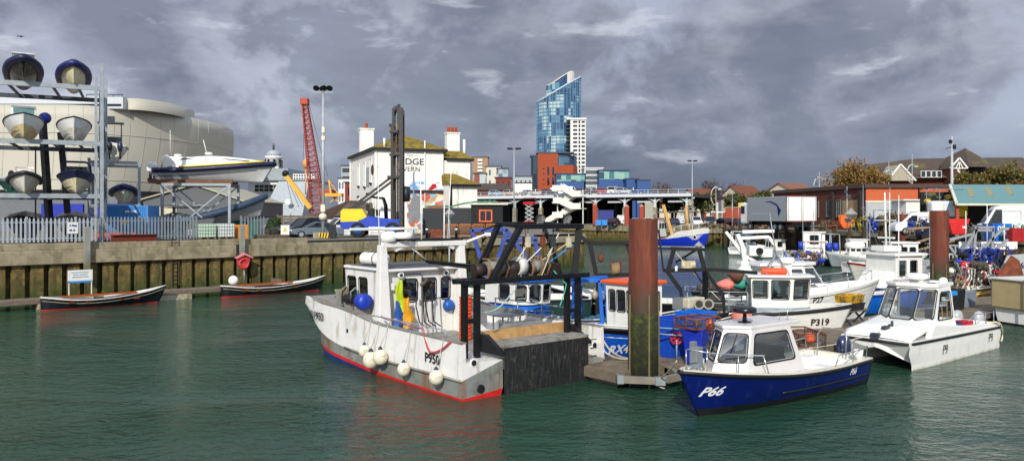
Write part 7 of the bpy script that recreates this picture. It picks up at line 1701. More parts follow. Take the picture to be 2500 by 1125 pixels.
m=MB(); bx2(m,1297,1313,380,999,1,12); m.build('glass_stair_tower',mat('dark_teal_glass','#1e2d38',.15,cells=((2,2,3.1),('#1a2a36','#2c4352','#16222c'))),ob2); m=MB(); bx2(m,1295,1314,378,381,.5,13); bx2(m,1310,1402,371,374,-.4,14) ; m.build('roof_edge',mat('slate_edge','#37475a',.6),ob2)
F0=lambda u,v,d:Vector(((u-1364)*k,-d,HZ(v,430)-QG))
for a,y0,w_,h_ in ((1336,408,5,20),(1348,408,5,20),(1336,434,5,18),(1348,432,5,20),(1326,410,3,4),(1326,422,3,4),(1326,436,3,4),(1326,448,3,4)):
    m=MB(); q=[F0(a,y0+h_,.12),F0(a+w_,y0+h_,.12),F0(a+w_,y0,.12),F0(a,y0,.12)]; m.quad(*q); m.build('window',darkglass,ob2,fix=False)
def block(px0,px1,py0,z,label,col,depth=14,winrows=None,roofm=None,name='apartment_building',cells=None,base=QG,over=.4):
    t=thing(name,label,'building',XZ((px0+px1)/2,z,base)); kk=z/F; w_=(px1-px0)*kk; h=HZ(py0,z)-base
    m=MB(); m.bx(-w_/2,w_/2,0,depth,0,h); m.build('wall',col,t)
    m=MB(); m.bx(-w_/2-over,w_/2+over,-over,depth+over,h,h+.35); m.build('roof_slab',roofm or mat('dark_roof_edge','#3c4249',.7),t)
    if winrows:
        nr,nc,wf,hf=winrows
        for r in range(nr):
            for c in range(nc):
                u=(c+.5)/nc*w_-w_/2; v=h-(r+.55)*(h*hf/nr); ww_=w_/nc*wf; hh=h*hf/nr*.5
                m=MB(); m.bx(u-ww_/2,u+ww_/2,-.08,-.002,v-hh/2,v+hh/2); m.build('window',darkglass,t)
    return t
block(1153,1191,384,420,'tan brick tower block with white balconies behind the tavern',mat('tan_brick_far','#9b7d62',.9),12,(7,1,.16,.75))
t=bpy.data.objects['apartment_building']; m=MB()
for r in range(7): m.bx(-.4*420/F*6,.4*420/F*6,-.8,0,34-r*4.2,35.2-r*4.2) if 0 else m.bx(-1.3,1.3,-.8,-.01,HZ(391+r*8.5,420)-QG-.6,HZ(391+r*8.5,420)-QG+.5)
m.build('balcony_front',white,t)
block(1187,1223,407,330,'white cube apartment block with small square windows left of the slim lamp post',mat('pale_cream_render','#c4c2b2',.8),12,(4,2,.2,.8))
block(1210,1248,434,300,'low red brick block with a glass penthouse right of the white cube',mat('far_red_brick','#7a3426',.9),12,(2,3,.3,.5))
block(1214,1240,412,305,'glazed grey penthouse on the red brick block',mat('penthouse_glass','#6d7c86',.3,cells=((1.6,1.6,2.6),('#7d8d96','#56656f','#98a6ab'))),8)
block(1156,1186,424,310,'brick and glass flats half hidden behind the tavern wing',mat('brick_glass_mix','#6f7d84',.5,cells=((2.2,2.2,2.8),('#7f939c','#7a3a2c','#a7b2b5'))),10)
block(1256,1299,431,350,'pale grey modern flats left of the orange brick block',mat('pale_grey_flats','#a5abad',.8),12,(2,4,.3,.6))
block(1256,1299,447,345,'long white low building under the grey flats',white,8)
for a,b_,y0,lb in ((1192,1240,452,'grey pitched roofed hall behind the car park rail'),):
    t=thing('hall',lb,'building',XZ(1205,260,QG)); kk=260/F; m=MB(); m.bx(-6,6,0,10,0,HZ(462,260)-QG); m.build('wall',brick,t); m=MB(); m.prism([(-7,HZ(464,260)-QG),(7,HZ(464,260)-QG),(4,HZ(448,260)-QG),(-4.5,HZ(448,260)-QG)],-.5,10.5,'y'); m.build('roof',mat('brown_grey_roof','#4b4441',.9),t)
gg=mat('green_glass_front','#41706f',.15,cells=((2.4,2.4,3.2),('#3f6f70','#6b9a90','#2c4b58','#86a99c'))); bw=mat('cobalt_cladding','#1c4680',.5)
t=block(1358,1430,425,380,'low blue clad gallery with green glass front left of the orange block',bw,14); m=MB(); kk=380/F; m.bx(-34*kk,34*kk,-.15,-.01,HZ(443,380)-QG,HZ(428,380)-QG); m.build('glass_front',gg,t)
t=block(1426,1472,411,380,'white framed balcony building behind the car park',mat('off_white_frame','#b9bcbb',.7),14,roofm=white); m=MB(); 
for y in (416,430,442): m.bx(-19*kk,11*kk,-.3,-.01,HZ(y+8,380)-QG,HZ(y,380)-QG)
m.build('balcony_recess',mat('recess_glass','#4a535a',.3),t)
t=block(1463,1536,416,370,'glass fronted building with a blue base right of the balcony building',bw,14); m=MB(); kk=370/F; m.bx(-36*kk,36*kk,-.2,-.01,HZ(438,370)-QG,HZ(419,370)-QG); m.build('glass_front',gg,t)
block(1530,1560,437,360,'plain cobalt blue shed, left of the last two',bw,10); block(1556,1588,440,355,'plain cobalt blue shed, rightmost',bw,10)
t=block(833,862,405,330,'grey balconied flats left of the tavern',mat('grey_far_flats','#8d979f',.6),10,(4,1,.8,.6)); block(826,862,436,280,'white upper storey with brick below left of the tavern',mat('white_far_storey','#c7cacb',.6),10,(3,5,.4,.9)); block(842,866,446,240,'red brick house end left of the tavern',mat('far_red_brick','#7a3426',.9),10,(2,1,.35,.8))
# ================= houses and trees beyond the far quay
def house(px0,px1,eave,ridge,z,label,wall,roofm,gable='left',depth=9):
    t=thing('house',label,'house',XZ((px0+px1)/2,z,QG)); kk=z/F; w_=(px1-px0)*kk/2; he=HZ(eave,z)-QG; hr=HZ(ridge,z)-QG
    m=MB(); m.bx(-w_,w_,0,depth,0,he)
    gx=-w_ ; m.add([(-w_,0,he),(-w_,depth,he),(-w_,depth/2,hr),(w_,0,he),(w_,depth,he),(w_,depth/2,hr)],[(0,1,2),(3,5,4)]); m.build('wall',wall,t)
    m=MB(); m.add([(-w_-.4,-.5,he-.3),(w_+.4,-.5,he-.3),(w_+.4,depth/2,hr+.1),(-w_-.4,depth/2,hr+.1),(w_+.4,depth+.5,he-.3),(-w_-.4,depth+.5,he-.3)],[(0,1,2,3),(3,2,4,5)]); m.build('roof',roofm,t,solid=.2)
    F1=lambda u,v,d:Vector((u,-d,v))
    windows(t,[(-w_*.5-.5,-w_*.5+.5,he-1.7,he-.5),(w_*.3-.5,w_*.3+.5,he-1.7,he-.5),(w_*.3-.5,w_*.3+.5,he-4.3,he-3.1)],F1,.1,white,darkglass,.08,(1,0)); t.rotation_euler.z=.35
    return t
hw=mat('cream_house_render','#c9c2ae',.85); hr_=mat('brown_clay_roof','#6e3f2c',.9,var=.2,wave=('Z',.3,.6)); hr2=mat('pale_brown_roof','#7d5540',.9,var=.2,wave=('Z',.3,.6))
house(1700,1758,488,461,210,'brown roofed cream house left of the hoop lamp',hw,hr_); house(1806,1868,476,454,205,'brown roofed cream house between the two green trees',hw,hr_); house(1925,1990,462,447,200,'gabled cream house behind the lorry',hw,hr2); house(1600,1640,495,478,230,'cream house seen under the car park deck, left',hw,hr_); house(1648,1690,498,480,228,'cream house seen under the car park deck, right',hw,hr_)
def tree(px,z,top,w_,label,cols,kind='leaf',n=2600,leaf=.32,base=QG,group=None):
    t=thing('tree',label,'tree',XZ(px,z,base),0,group); h=HZ(top,z)-base; R=w_*z/F/2; tr=mat('bark','#4a3c30',.95,var=.3)
    m=MB(); th=h*.35; m.path([(0,0,0),(.1,0,th*.6),(0,.1,th)],[h*.03,h*.024,h*.02],7)
    tips=[]
    for i in range(9):
        a=i*2.4; e=random.uniform(.35,1.0); d=Vector((math.cos(a)*R*.7*random.uniform(.5,1),math.sin(a)*R*.6,h*.5*e)); p0=Vector((0,0,th*random.uniform(.7,1))); p2=p0+d; p1=p0+d*.5+Vector((0,0,.06*h)); m.path([p0,p1,p2],[h*.013,h*.009,h*.004],5); tips.append(p2); tips.append(p1)
        if kind=='bare':
            for _ in range(26):
                q=p0.lerp(p2,random.uniform(.3,1)); v=Vector((random.gauss(0,1),random.gauss(0,1),abs(random.gauss(.7,.6)))).normalized()*h*random.uniform(.12,.3); m.path([q,q+v*.5+Vector((0,0,.02*h)),q+v],[h*.004,h*.003,h*.0015],3)
    m.build('trunk',tr,t)
    blobs=[(Vector((random.gauss(0,.42)*R,random.gauss(0,.4)*R,h*random.uniform(.42,.84))),R*random.uniform(.28,.5)) for _ in range(22)]
    def fn():
        c,r=random.choice(blobs); v=Vector((random.gauss(0,1),random.gauss(0,1),random.gauss(0,.8))).normalized()*r*random.uniform(.45,1.08); p=c+v
        p.z=min(p.z,h); return p
    m=MB(); leafcloud(m,n,fn,leaf,len(cols)); m.build('crown',cols,t,fix=False); return t
gr=[mat('leaf_green_%d'%i,c,.8,var=.3) for i,c in enumerate(('#3d4a1c','#525a20','#2a3312','#5e5522'))]
au=[mat('leaf_autumn_%d'%i,c,.8,var=.3) for i,c in enumerate(('#7a5c22','#8a6a28','#5c4c1c','#94702f'))]
br=[mat('twig_%d'%i,c,.9,var=.3) for i,c in enumerate(('#4a382e','#5a463a'))]
for px,z,tp,w_,lb in ((1622,260,438,78,'bare brown tree above the right end of the car park deck'),(1735,255,432,62,'bare rounded tree behind the first brown roofed house'),(1800,250,436,66,'bare rounded tree behind the second brown roofed house')): tree(px,z,tp,w_,lb,br,'bare',1500,.22)
for px,z,tp,w_,lb in ((1712,172,462,62,'rounded green tree right of the car park lamp post'),(1790,170,465,58,'rounded green tree in front of the second brown roofed house'),(1865,168,458,52,'olive green tree left of the lorry cab'),(1640,185,470,60,'dark green tree seen under the car park deck')): tree(px,z,tp,w_,lb,gr,'leaf',2400,.26)
for px,z,tp,w_,lb in ((2070,135,380,130,'big autumn brown tree above the dark brick wall'),(2125,140,395,80,'autumn tree thinning to bare branches left of the stone gable')): tree(px,z,tp,w_,lb,au,'bare',3000,.22)
for px,z,tp,w_,lb in ((2372,135,402,80,'low olive bush tree in front of the big dark roof'),(2455,135,383,105,'broad olive green tree at the right edge above the brick parapet'),(2415,138,398,70,'middle olive green tree in front of the big dark roof')): tree(px,z,tp,w_,lb,gr+au[:2],'leaf',3000,.24)
t=thing('large_roofed_building','long dark tiled building with timbered gables and a mossy peak','building',XZ(2130,175,QG)); kk=175/F
rt=mat('dark_brown_tiles','#4b4038',.95,var=.25,stain=('#5f5a22',.25,.25),wave=('Z',.4,.5)); u=lambda px:(px-2130)*kk; v=lambda py:HZ(py,175)-QG
m=MB(); m.bx(u(2130),u(2560),2,16,0,v(425)); m.build('wall',brick,t)
m=MB(); m.add([(u(2125),0,v(438)),(u(2560),0,v(428)),(u(2560),9,v(377)),(u(2290),9,v(380)),(u(2125),9,v(400)),(u(2560),18,v(425)),(u(2125),18,v(438))],[(0,1,2,3,4),(4,3,2,5,6)]); m.build('roof',rt,t)
m=MB(); m.add([(u(2360),-1,v(408)),(u(2430),-1,v(408)),(u(2394),6,v(356)),(u(2340),10,v(392)),(u(2440),10,v(392))],[(0,1,2),(0,2,3),(1,4,2)]); m.build('peaked_roof',rt,t)
for a,b_,c,y0,y1,lb in ((2160,2225,2190,442,403,'stone'),(2312,2350,2332,412,388,'timber')):
    m=MB(); m.add([(u(a),-1.5,v(y0)),(u(b_),-1.5,v(y0)),(u(c),-1.5,v(y1)),(u(a),3,v(y0)),(u(b_),3,v(y0)),(u(c),5,v(y1))],[(0,1,2),(0,2,5,3),(1,4,5,2)]); m.build('gable',mat('flint_gable','#a39b86',.9,var=.3,sc=4) if lb=='stone' else rt,t)
    m=MB(); m.beam((u(a)-.2,-1.6,v(y0)),(u(c),-1.6,v(y1)+.1),.3); m.beam((u(b_)+.2,-1.6,v(y0)),(u(c),-1.6,v(y1)+.1),.3)
    if lb!='stone':
        for q in (-1,0,1): m.beam((u(c)+q*.8,-1.6,v(y0)),(u(c),-1.6,v(y1)-.6),.18)
        m.beam((u(a),-1.6,v(y0)),(u(b_),-1.6,v(y0)),.2)
    m.build('barge_board',white,t)
windows(t,[(u(2250)+i*1.2,u(2250)+i*1.2+.9,v(432),v(418)) for i in range(4)],lambda a,b_,d:Vector((a,.2-d,b_)),.1,white,darkglass,.1)
m=MB(); m.bx(u(2314),u(2350),-1.3,2,v(446),v(412)); m.build('porch',brick,t); m=MB(); m.bx(u(2328),u(2334),-1.6,-1.3,v(440),v(413)); m.bx(u(2312),u(2352),-1.7,-1.5,v(440),v(437)); m.build('porch_frame',white,t)
# ================= fish quay on the right
C=Vector((45.5,100,QG)); Lf=Vector((40.9,119,QG))
fm=thing('fish_market','long brick fish market, dark face left and sunlit orange face right','building',C,math.radians(5))
Hb=6.0; Wd=8.0
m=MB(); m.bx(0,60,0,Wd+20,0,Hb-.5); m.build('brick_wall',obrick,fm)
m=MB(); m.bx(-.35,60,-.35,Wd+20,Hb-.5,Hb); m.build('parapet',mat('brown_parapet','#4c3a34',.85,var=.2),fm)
m=MB(); m.bx(-.06,-.002,0,Wd+20,0,Hb-.5); m.build('shade_painted_brick_face',brick,fm)  # darker brick skin: the shade on this face is put into its colour
lw=lambda u,v,d:Vector((-.06-d,u,v))
windows(fm,[(9.0,10.2,1.8,4.0),(6.3,7.3,1.8,4.0),(12.6,13.6,1.8,4.0)],lw,.1,mat('grey_green_frame','#6b7a78',.6),darkglass,.1,(1,1))
m=MB(); m.bx(-.1,-.061,1.4,5.8,2.0,4.0); m.build('buff_panel',mat('buff_panel_mat','#a38a63',.8),fm)
for u in (.9,8.2,16.5):
    m=MB(); m.bx(-.5,-.065,u-.3,u+.3,0,Hb-.8); m.build('timber_pier',mat('dark_pier','#2a221e',.85),fm)
m=MB(); m.bx(-.14,-.061,14.2,15.3,0,3.3); m.build('door',mat('grey_door','#6d7475',.5),fm)
m=MB(); m.bx(-.05,12,-.08,-.002,0,3.6); m.build('pale_lower_front',mat('pale_grey_cladding','#a9acad',.6,var=.06),fm)
m=MB(); m.bx(-.1,60,-.14,-.003,3.6,3.85); m.build('cream_band',offwhite,fm)
for u in (1.0,3.1):
    m=MB(); m.bx(u-.12,u+2.0,-.2,-.081,0,2.7); o=m.build('door_frame',steel,fm); m=MB(); m.bx(u,u+1.85,-.23,-.2,.1,2.55); m.build('roller_shutter',mat('shutter_grey','#b7bbbd',.5,wave=('Z',.12,.5)),o)
m=MB(); m.bx(7.0,7.2,-.1,-.002,3.85,Hb-.5); m.build('downpipe',black,fm)
# lorry
ly=thing('box_lorry','white and grey box lorry with a dark blue swoosh on its side','lorry',XZ(1996,97,QG),0)
ly.rotation_euler.z=math.radians(104)   # x runs from the rear doors towards the cab, away from us
g_=mat('lorry_grey','#8f949a',.5,var=.05)
# local: x forward, y left; rear at x=0, visible rear face looks along -x
m=MB(); m.bx(.05,9.0,.1,4.4,1.2,4.35); m.build('box_body',g_,ly,bev=.05)
m=MB(); m.bx(-.02,.05,.2,4.3,1.3,4.25); m.build('rear_door',whitec,ly)
m=MB(); m.path([(-.04,.1,1.2),(-.04,.1,4.35),(-.04,4.4,4.35),(-.04,4.4,1.2)],.08,5,closed=True); m.build('rear_frame',mat('dull_red_frame','#8a3a30',.6),ly)
m=MB()
for y in (2.1,2.35,.35,4.15): m.tube((-.06,y,1.35),(-.06,y,4.2),.035)
m.build('door_bars',steel,ly)
m=MB(); m.bx(9.2,11.2,.3,4.2,.8,3.6); m.build('cab',whitec,ly,bev=.25)
m=MB(); m.bx(10.0,10.9,4.21,4.24,2.2,3.2); m.build('side_window',darkglass,ly)
m=MB(); m.bx(0,11,.9,3.6,.7,1.15); m.bx(-.2,.2,.3,4.2,.55,.8); m.build('chassis',black,ly)
for x in (1.8,3.0,8.8):
    for y in (.6,3.9):
        m=MB(); m.tube((x,y-.2,.5),(x,y+.2,.5),.5,n=18); o=m.build('wheel',tyre,ly); m=MB(); m.tube((x,y+.2,.5),(x,y+.22,.5),.28,n=14); m.build('rim',steel,o)
m=MB(); P=[(2.2,3.55),(2.0,3.3),(1.2,2.5),(1.0,2.4),(1.6,2.0),(2.2,2.9),(3.4,3.55),(4.6,3.62),(3.4,3.72)]
P=[(4.8,3.7),(3.4,3.6),(2.2,3.2),(1.2,2.45),(1.7,1.8),(1.25,2.45),(1.0,2.5),(2.0,3.4),(3.4,3.78)]
m.add([(x,4.425,z) for x,z in P],[tuple(range(len(P)))]); o=m.build('swoosh_logo',mat('swoosh_blue','#163a78',.5),ly,fix=False)
m=MB(); m.bx(4.0,8.0,4.41,4.42,2.05,2.25); m.build('faded_lettering',mat('faded_grey_letters','#a3a8ad',.5),ly)
# red brick boundary wall, piers, cars at the head of the basin
bw_=thing('boundary_wall','red brick boundary wall left of the lorry','wall',XZ(1772,150,QG),-.12); m=MB(); m.bx(0,9.4,0,.4,0,3.4); m.build('brickwork',mat('warm_red_brick','#98412c',.85,var=.2),bw_); m=MB(); m.bx(-.1,9.5,-.08,.48,3.4,3.6); m.build('coping',conc,bw_)
t=thing('boundary_wall','low red brick wall with piers and white railings behind the parked cars','wall',XZ(1600,172,QG),-.1)
for i in range(8):
    m=MB(); m.bx(i*2.1,i*2.1+.55,0,.5,0,2.6); m.build('pier',mat('warm_red_brick','#98412c',.85,var=.2),t)
m=MB(); m.bx(0,15,.1,.4,0,1.2); m.build('low_wall',brick,t); m=MB(); m.bx(0,15,.2,.26,2.5,2.8); m.build('rail',white,t)
for i,(px,z) in enumerate(((1452,156),(1530,154),(1566,152))):
    t=thing('brick_pier',('red brick gate pier left of the blue skip','red brick gate pier just left of the near mooring pile top','red brick gate pier behind the near mooring pile top')[i],'pier',XZ(px,z,QG)); m=MB(); m.bx(-.4,.4,-.4,.4,0,4.0 if i<1 else 3.6); m.build('brickwork',mat('warm_red_brick','#98412c',.85,var=.2),t); m=MB(); m.lathe([(.62,0),(.55,.15),(.2,.45),(.02,.5)],4,(0,0,4.0 if i<1 else 3.6),Matrix.Rotation(math.pi/4,3,'Z')); m.build('cap_stone',mat('pale_cap','#b57d62',.8),t)
sk=thing('skip','navy corrugated skip on the far quay','skip',XZ(1461,155,QG),-.1); m=MB(); m.bx(0,3.0,0,2,0,2.9); m.build('body',mat('navy_skip','#23327a',.5,wave=('X',.2,.6)),sk,bev=.03); m=MB(); m.bx(-.05,3.05,-.05,2.05,2.9,3.0); m.build('rim',mat('navy_skip_rim','#1a2560',.5),sk)
for i in range(2): tub('fish_tub',XZ(1461+15*i,153,QG),(1.1,.9,1.0),mat('sky_blue_tub','#2b86d0',.5),('pale labelled blue tub in front of the navy skip','plain blue tub right of the labelled one before the navy skip')[i],-.1)
CL=((1500,152,'#15171a','hatch','black hatchback right of the navy skip'),(1523,158,'#d7d8d8','van','white van between the brick piers on the far quay'),(1552,158,'#8d9498','saloon','silver saloon behind the near pile top'),(1580,160,'#ccd0d2','hatch','pale hatchback behind the near pile top, right'),(1612,150,'#c22a24','hatch','red car behind the royal blue trawler'),(1645,152,'#1d2c44','saloon','dark blue saloon behind the royal blue trawler'),(1662,160,'#b9bec0','van','silver van behind the royal blue trawler'),(1700,150,'#d8d9da','suv','white car right of the royal blue trawler mast'),(1734,143,'#17181c','suv','black sport utility car at the quay head, left of two'),(1764,144,'#101216','hatch','black hatchback at the quay head beside the sport utility car'),(1806,142,'#1a1c20','hatch','black hatchback in front of the red brick wall, left'),(1838,140,'#24262a','suv','charcoal sport utility car in front of the red brick wall'),(1866,138,'#202226','van','dark van in front of the lorry cab'))
for px,z,c,kd,lb in CL: car(c,lb,XZ(px,z,QG),random.choice((1.3,1.7,-1.5))+random.uniform(-.2,.2),kd,group='cars parked beyond the basin')
t=thing('quay_sign','small yellow and white sign on a thin post before the brick wall','sign',XZ(1803,140,QG)); m=MB(); m.tube((0,0,0),(0,0,4.2),.06); m.build('post',steel,t); m=MB(); m.bx(0,.8,-.05,0,3.4,4.2); m.build('yellow_panel',yellow,t); m=MB(); m.bx(.8,1.9,-.05,0,3.4,4.2); m.build('white_panel',white,t)
# person in high visibility clothing on the quay
def person(label,loc,rz,top,trs,h=1.78):
    import bmesh
    t=thing('person',label,'person',loc,rz)
    J=[((0,0,.95),.15),((0,0,1.15),.14),((0,0,1.38),.16),((0,0,1.52),.07),((.1,0,.9),.1),((.11,.02,.5),.075),((.11,-.02,.1),.05),((.11,.12,.04),.045),((-.1,0,.9),.1),((-.12,-.05,.5),.075),((-.12,-.1,.1),.05),((-.12,.04,.04),.045),((.2,0,1.42),.07),((.28,.03,1.15),.05),((.24,.16,.95),.04),((-.2,0,1.42),.07),((-.29,.0,1.15),.05),((-.26,.12,.92),.04),((0,.01,1.6),.085),((0,.02,1.72),.09)]
    Ed=[(0,1),(1,2),(2,3),(0,4),(4,5),(5,6),(6,7),(0,8),(8,9),(9,10),(10,11),(2,12),(12,13),(13,14),(2,15),(15,16),(16,17),(3,18),(18,19)]
    me=bpy.data.meshes.new('body'); me.from_pydata([j[0] for j in J],Ed,[]); o=bpy.data.objects.new('body',me); COL.objects.link(o); o.parent=t
    sk_=o.modifiers.new('skin','SKIN'); me.skin_vertices or None
    bm=bmesh.new(); bm.from_mesh(me); ly_=bm.verts.layers.skin.verify(); bm.verts.ensure_lookup_table()
    for v,j in zip(bm.verts,J): v[ly_].radius=(j[1],j[1]); v[ly_].use_root=(v.index==0)
    bm.to_mesh(me); bm.free()
    o.modifiers.new('sub','SUBSURF').levels=1
    me.materials.append(mat('skin_tone','#a87860',.6))
    m=MB(); m.lathe([(.17,.9),(.2,1.0),(.19,1.2),(.22,1.4),(.14,1.5),(.08,1.53)],12)
    for s_ in (1,-1): m.path([(.19*s_,0,1.43),(.29*s_,.03,1.15),(.255*s_,.13,.98)],[.085,.07,.055],8)
    m.v=[(x,y*.75,z) for x,y,z in m.v]; m.build('jacket',top,t)
    m=MB()
    for s_ in (1,-1): m.path([(.09*s_,0,.98),(.115*s_,0,.5),(.115*s_,-.05,.1)],[.13,.1,.075],8)
    m.build('trousers',trs,t)
    m=MB(); m.ball((0,0,1.75),.11,10,.8); m.build('hair',mat('dark_hair','#2a211c',.8),t); return t
p=person('person in yellow high visibility jacket and orange trousers standing on the far quay',XZ(1886,112,QG),2.6,mat('hi_vis_yellow','#c8e01a',.6),mat('hi_vis_orange','#e8641e',.6)); p.scale=(1.12,)*3
# aqua roofed shed, vans, stacked gear
t=thing('market_shed','open sided shed with a pale aqua roof and dark gable','shed',XZ(2334,80,QG),.02); kk=80/F
aq=mat('aqua_roof_sheet','#5c8787',.5,var=.06,wave=('X',.3,.5)); E1=HZ(497,80)-QG; R1=HZ(452,86)-QG
m=MB(); m.add([(-.3,-.6,E1),(14,-.6,E1),(14,6,R1),(2.9,6,R1),(2.9,6,R1-.02)],[(0,1,2,3)]); m.build('roof',aq,t,solid=.12)
m=MB(); m.add([(-.2,-.4,E1-.2),(2.8,6,R1-.2),(5.8,12,E1-.2)],[(0,1,2)]); m.build('gable',black,t); m=MB(); m.beam((-.3,-.6,E1),(2.9,6,R1),.25); m.beam((-.3,-.6,E1-.1),(14,-.6,E1-.1),.2); m.build('eaves_trim',offwhite,t)
m=MB()
for x in (.1,4,8,12): m.beam((x,0,0),(x,0,E1-.2),.3)
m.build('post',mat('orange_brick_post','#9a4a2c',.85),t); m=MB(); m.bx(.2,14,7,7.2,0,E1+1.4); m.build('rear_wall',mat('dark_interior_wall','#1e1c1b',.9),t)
m=MB()
for x,y0 in ((2.6,1.5),(4.7,1.6),(7.2,2.2)): m.beam((x,y0,E1+(R1-E1)*(y0+.6)/6.6+.09),(x+1.5,y0+3,E1+(R1-E1)*(y0+3.6)/6.6+.09),.5,.05)
m.build('rooflight',mat('grubby_rooflight','#8a8460',.6),t)
def panelvan(px,z,rz,label,L=5.8,Hh=2.75,col=None,open_back=False):
    t=thing('panel_van',label,'van',XZ(px,z,QG),rz); c=col or mat('van_white','#d6d8d9',.3,var=.04)
    m=MB(); m.prism([(0,.35),(0,Hh-.15),(.15,Hh),(L-2.1,Hh),(L-1.6,Hh-.12),(L-.75,1.35),(L-.1,1.1),(L,.8),(L,.35)],-.98,.98,'y'); m.build('body',c,t,bev=.1)
    for s_ in (1,-1):
        m=MB(); m.prism([(L-2.15,1.35),(L-1.05,1.35),(L-1.65,Hh-.35),(L-2.15,Hh-.35)],s_*.975,s_*1.0,'y'); m.build('side_window',darkglass,t)
        m=MB(); m.path([(L-3.6,s_*.99,.6),(L-3.6,s_*.99,Hh-.5),(L-2.3,s_*.99,Hh-.5),(L-2.3,s_*.99,.6)],.025,5); m.build('door_seam',black,t)
    m=MB(); m.prism([(L-1.55,Hh-.3),(L-.78,1.42),(L-.74,1.42),(L-1.5,Hh-.3)],-.8,.8,'y'); m.build('windscreen',darkglass,t)
    m=MB()
    for y in (-.5,.5): m.bx(-.02,0,y-.38,y+.38,1.45,Hh-.35)
    m.build('rear_window',darkglass,t)
    for x in (1.0,L-1.0):
        for y in (-.9,.9):
            m=MB(); m.tube((x,y-.11,.36),(x,y+.11,.36),.36,n=16); o=m.build('wheel',tyre,t); m=MB(); q=1 if y>0 else -1; m.tube((x,y+.11*q,.36),(x,y+.125*q,.36),.22,n=12); m.build('rim',steel,o)
    return t
v=panelvan(2492,66,math.radians(160),'big white panel van with pale rear at the right edge of the quay',5.8,2.95); v.scale=(.95,)*3; v.location.x+=2.2
panelvan(2300,80,math.radians(175),'white van roof half hidden behind gear left of the second pile',5.0,2.3)
t=thing('store_cabin','white box cabin below the brick wall','cabin',XZ(2212,92,QG),.1); m=MB(); m.bx(0,5.5,0,3,0,3.7); m.build('wall',whitec,t); m=MB(); m.bx(-.5,5.8,-.3,3.2,3.7,3.85); m.build('roof',whitec,t); m=MB(); m.bx(.5,1.5,-.05,0,.2,2.4); m.build('door',greyp,t)
bags=(('#d8dad6','big white bulk bag, left of the pile of bags'),('#c7d3da','pale blue white bulk bag in the middle of the pile'),('#d9b81e','yellow bulk bag under the netting'))
t=thing('gear_rack','netted rack of floats and yellow gear above the white bags','rack',XZ(2262,84,QG+1.9)); kk=84/F
m=MB(); 
for x in (0,1.4,2.8,4.0): m.beam((x,0,0),(x,0,2.8),.06); m.path([(x,0,2.8),(x,.6,3.0),(x,1.2,2.8)],.03)
m.path([(-.2,0,2.2),(.2,0,2.9),(4.0,0,2.9)],.04); m.build('frame',steel,t); m=MB()
for kq in range(18): m.ball((random.uniform(.3,3.9),.5,random.uniform(1.4,2.4)),random.uniform(.25,.45),8,.7,kq%3)
m.build('stacked_gear',[yellow,netting,mat('dull_olive_net','#5a5a34',.9,bump=.6)],t)
for i,(c,lb) in enumerate(bags):
    m=MB(); m.box((0,0,.85),(1.35,1.2,1.7)); tag(m.build('bulk_bag',mat('bulk_bag_%d'%i,c,.8,var=.12,bump=.4,bsc=3),loc=XZ(2284+29*i,83,QG+1.8),bev=.25),lb,'bag')
m=MB(); m.bx(0,4.4,0,1.6,0,1.8); tag(m.build('pallet_stack',wood,loc=XZ(2262,83,QG)),'timber pallet stack under the white bulk bags','pallets')
for i in range(3):
    m=MB(); m.lathe([(.3,0),(.36,.3),(.36,.8),(.3,1.1)],14); tag(m.build('plastic_barrel',mat('cream_barrel','#c9a86a',.5,var=.15),loc=XZ(2278+13*i,72,QG+1.3)),('leftmost cream barrel','middle cream barrel','rightmost cream barrel')[i]+' standing above the second mooring pile','barrel',group='cream barrels')
m=MB(); m.bx(0,2.4,0,1,0,1.3); tag(m.build('steel_bin',dsteel,loc=XZ(2268,72,QG)),'dark steel bin under the cream barrels','bin')
# nets, bins, crates heaped along the edge
def heap(px,z,w_,h,label,mats_,n=26,name='net_heap',cat='net',r=(.16,.36),g=QG):
    m=MB()
    for q in range(n):   # crumpled lumps of net, sacks and crates
        u=random.uniform(-1,1); c=Vector((u*w_/2,random.uniform(-.5,.5),random.uniform(.05,1)*h*(1-.6*u*u))); rr=random.uniform(*r); o=len(m.v)
        if q%4==3: m.box(c,(rr*1.8,rr*1.3,rr*1.1),random.uniform(0,3),q%len(mats_)); continue
        m.ball(c,rr,7,random.uniform(.45,.9),q%len(mats_))
        for i in range(o,len(m.v)):
            k=1+.38*math.sin(12.9*m.v[i][0]+7.7*m.v[i][2]+q)*math.cos(9.1*m.v[i][1]+5.3*m.v[i][2]); m.v[i]=tuple(c+(Vector(m.v[i])-c)*k)
    for q in range(int(n*.7)):
        a=random.uniform(-1,1)*w_/2; m.path([(a,-.6,.05),(a+random.uniform(-.4,.4),-.62,h*random.uniform(.3,.9)),(a+random.uniform(-.6,.6),-.2,h*random.uniform(.8,1.15)),(a+random.uniform(-.5,.5),.5,.2)],random.uniform(.02,.045),4,random.randrange(len(mats_)))
    m.s=[False]*len(m.s)
    return tag(m.build(name,mats_ if isinstance(mats_,list) else [mats_],loc=XZ(px,z,g)),label,cat)
nb_=mat('blue_plastic_sacks','#1a3fb0',.5,var=.3); nk=mat('black_net','#1d1e20',.9,var=.4,bump=.7); nt=mat('tan_net','#7d6c4e',.9,var=.4,bump=.7); ny=mat('yellow_net','#a89a2a',.8,var=.3,bump=.5)
heap(2105,92,2.2,2.0,'yellow and black hose and net heap on the fish quay',[ny,nk,nk])
heap(2140,90,2.6,1.7,'bright blue sacks and nets heaped on the fish quay',[nb_,nk,nb_,netting])
heap(2175,86,2.4,2.3,'tangled grey brown net mound beside the third pile',[netting,nt,nk],34)
heap(2200,84,1.4,1.2,'small blue sack heap left of the third pile',[nb_,nk])
heap(2245,76,2.2,1.6,'blue and tan sacks between the third and second piles',[nb_,nt,nk])
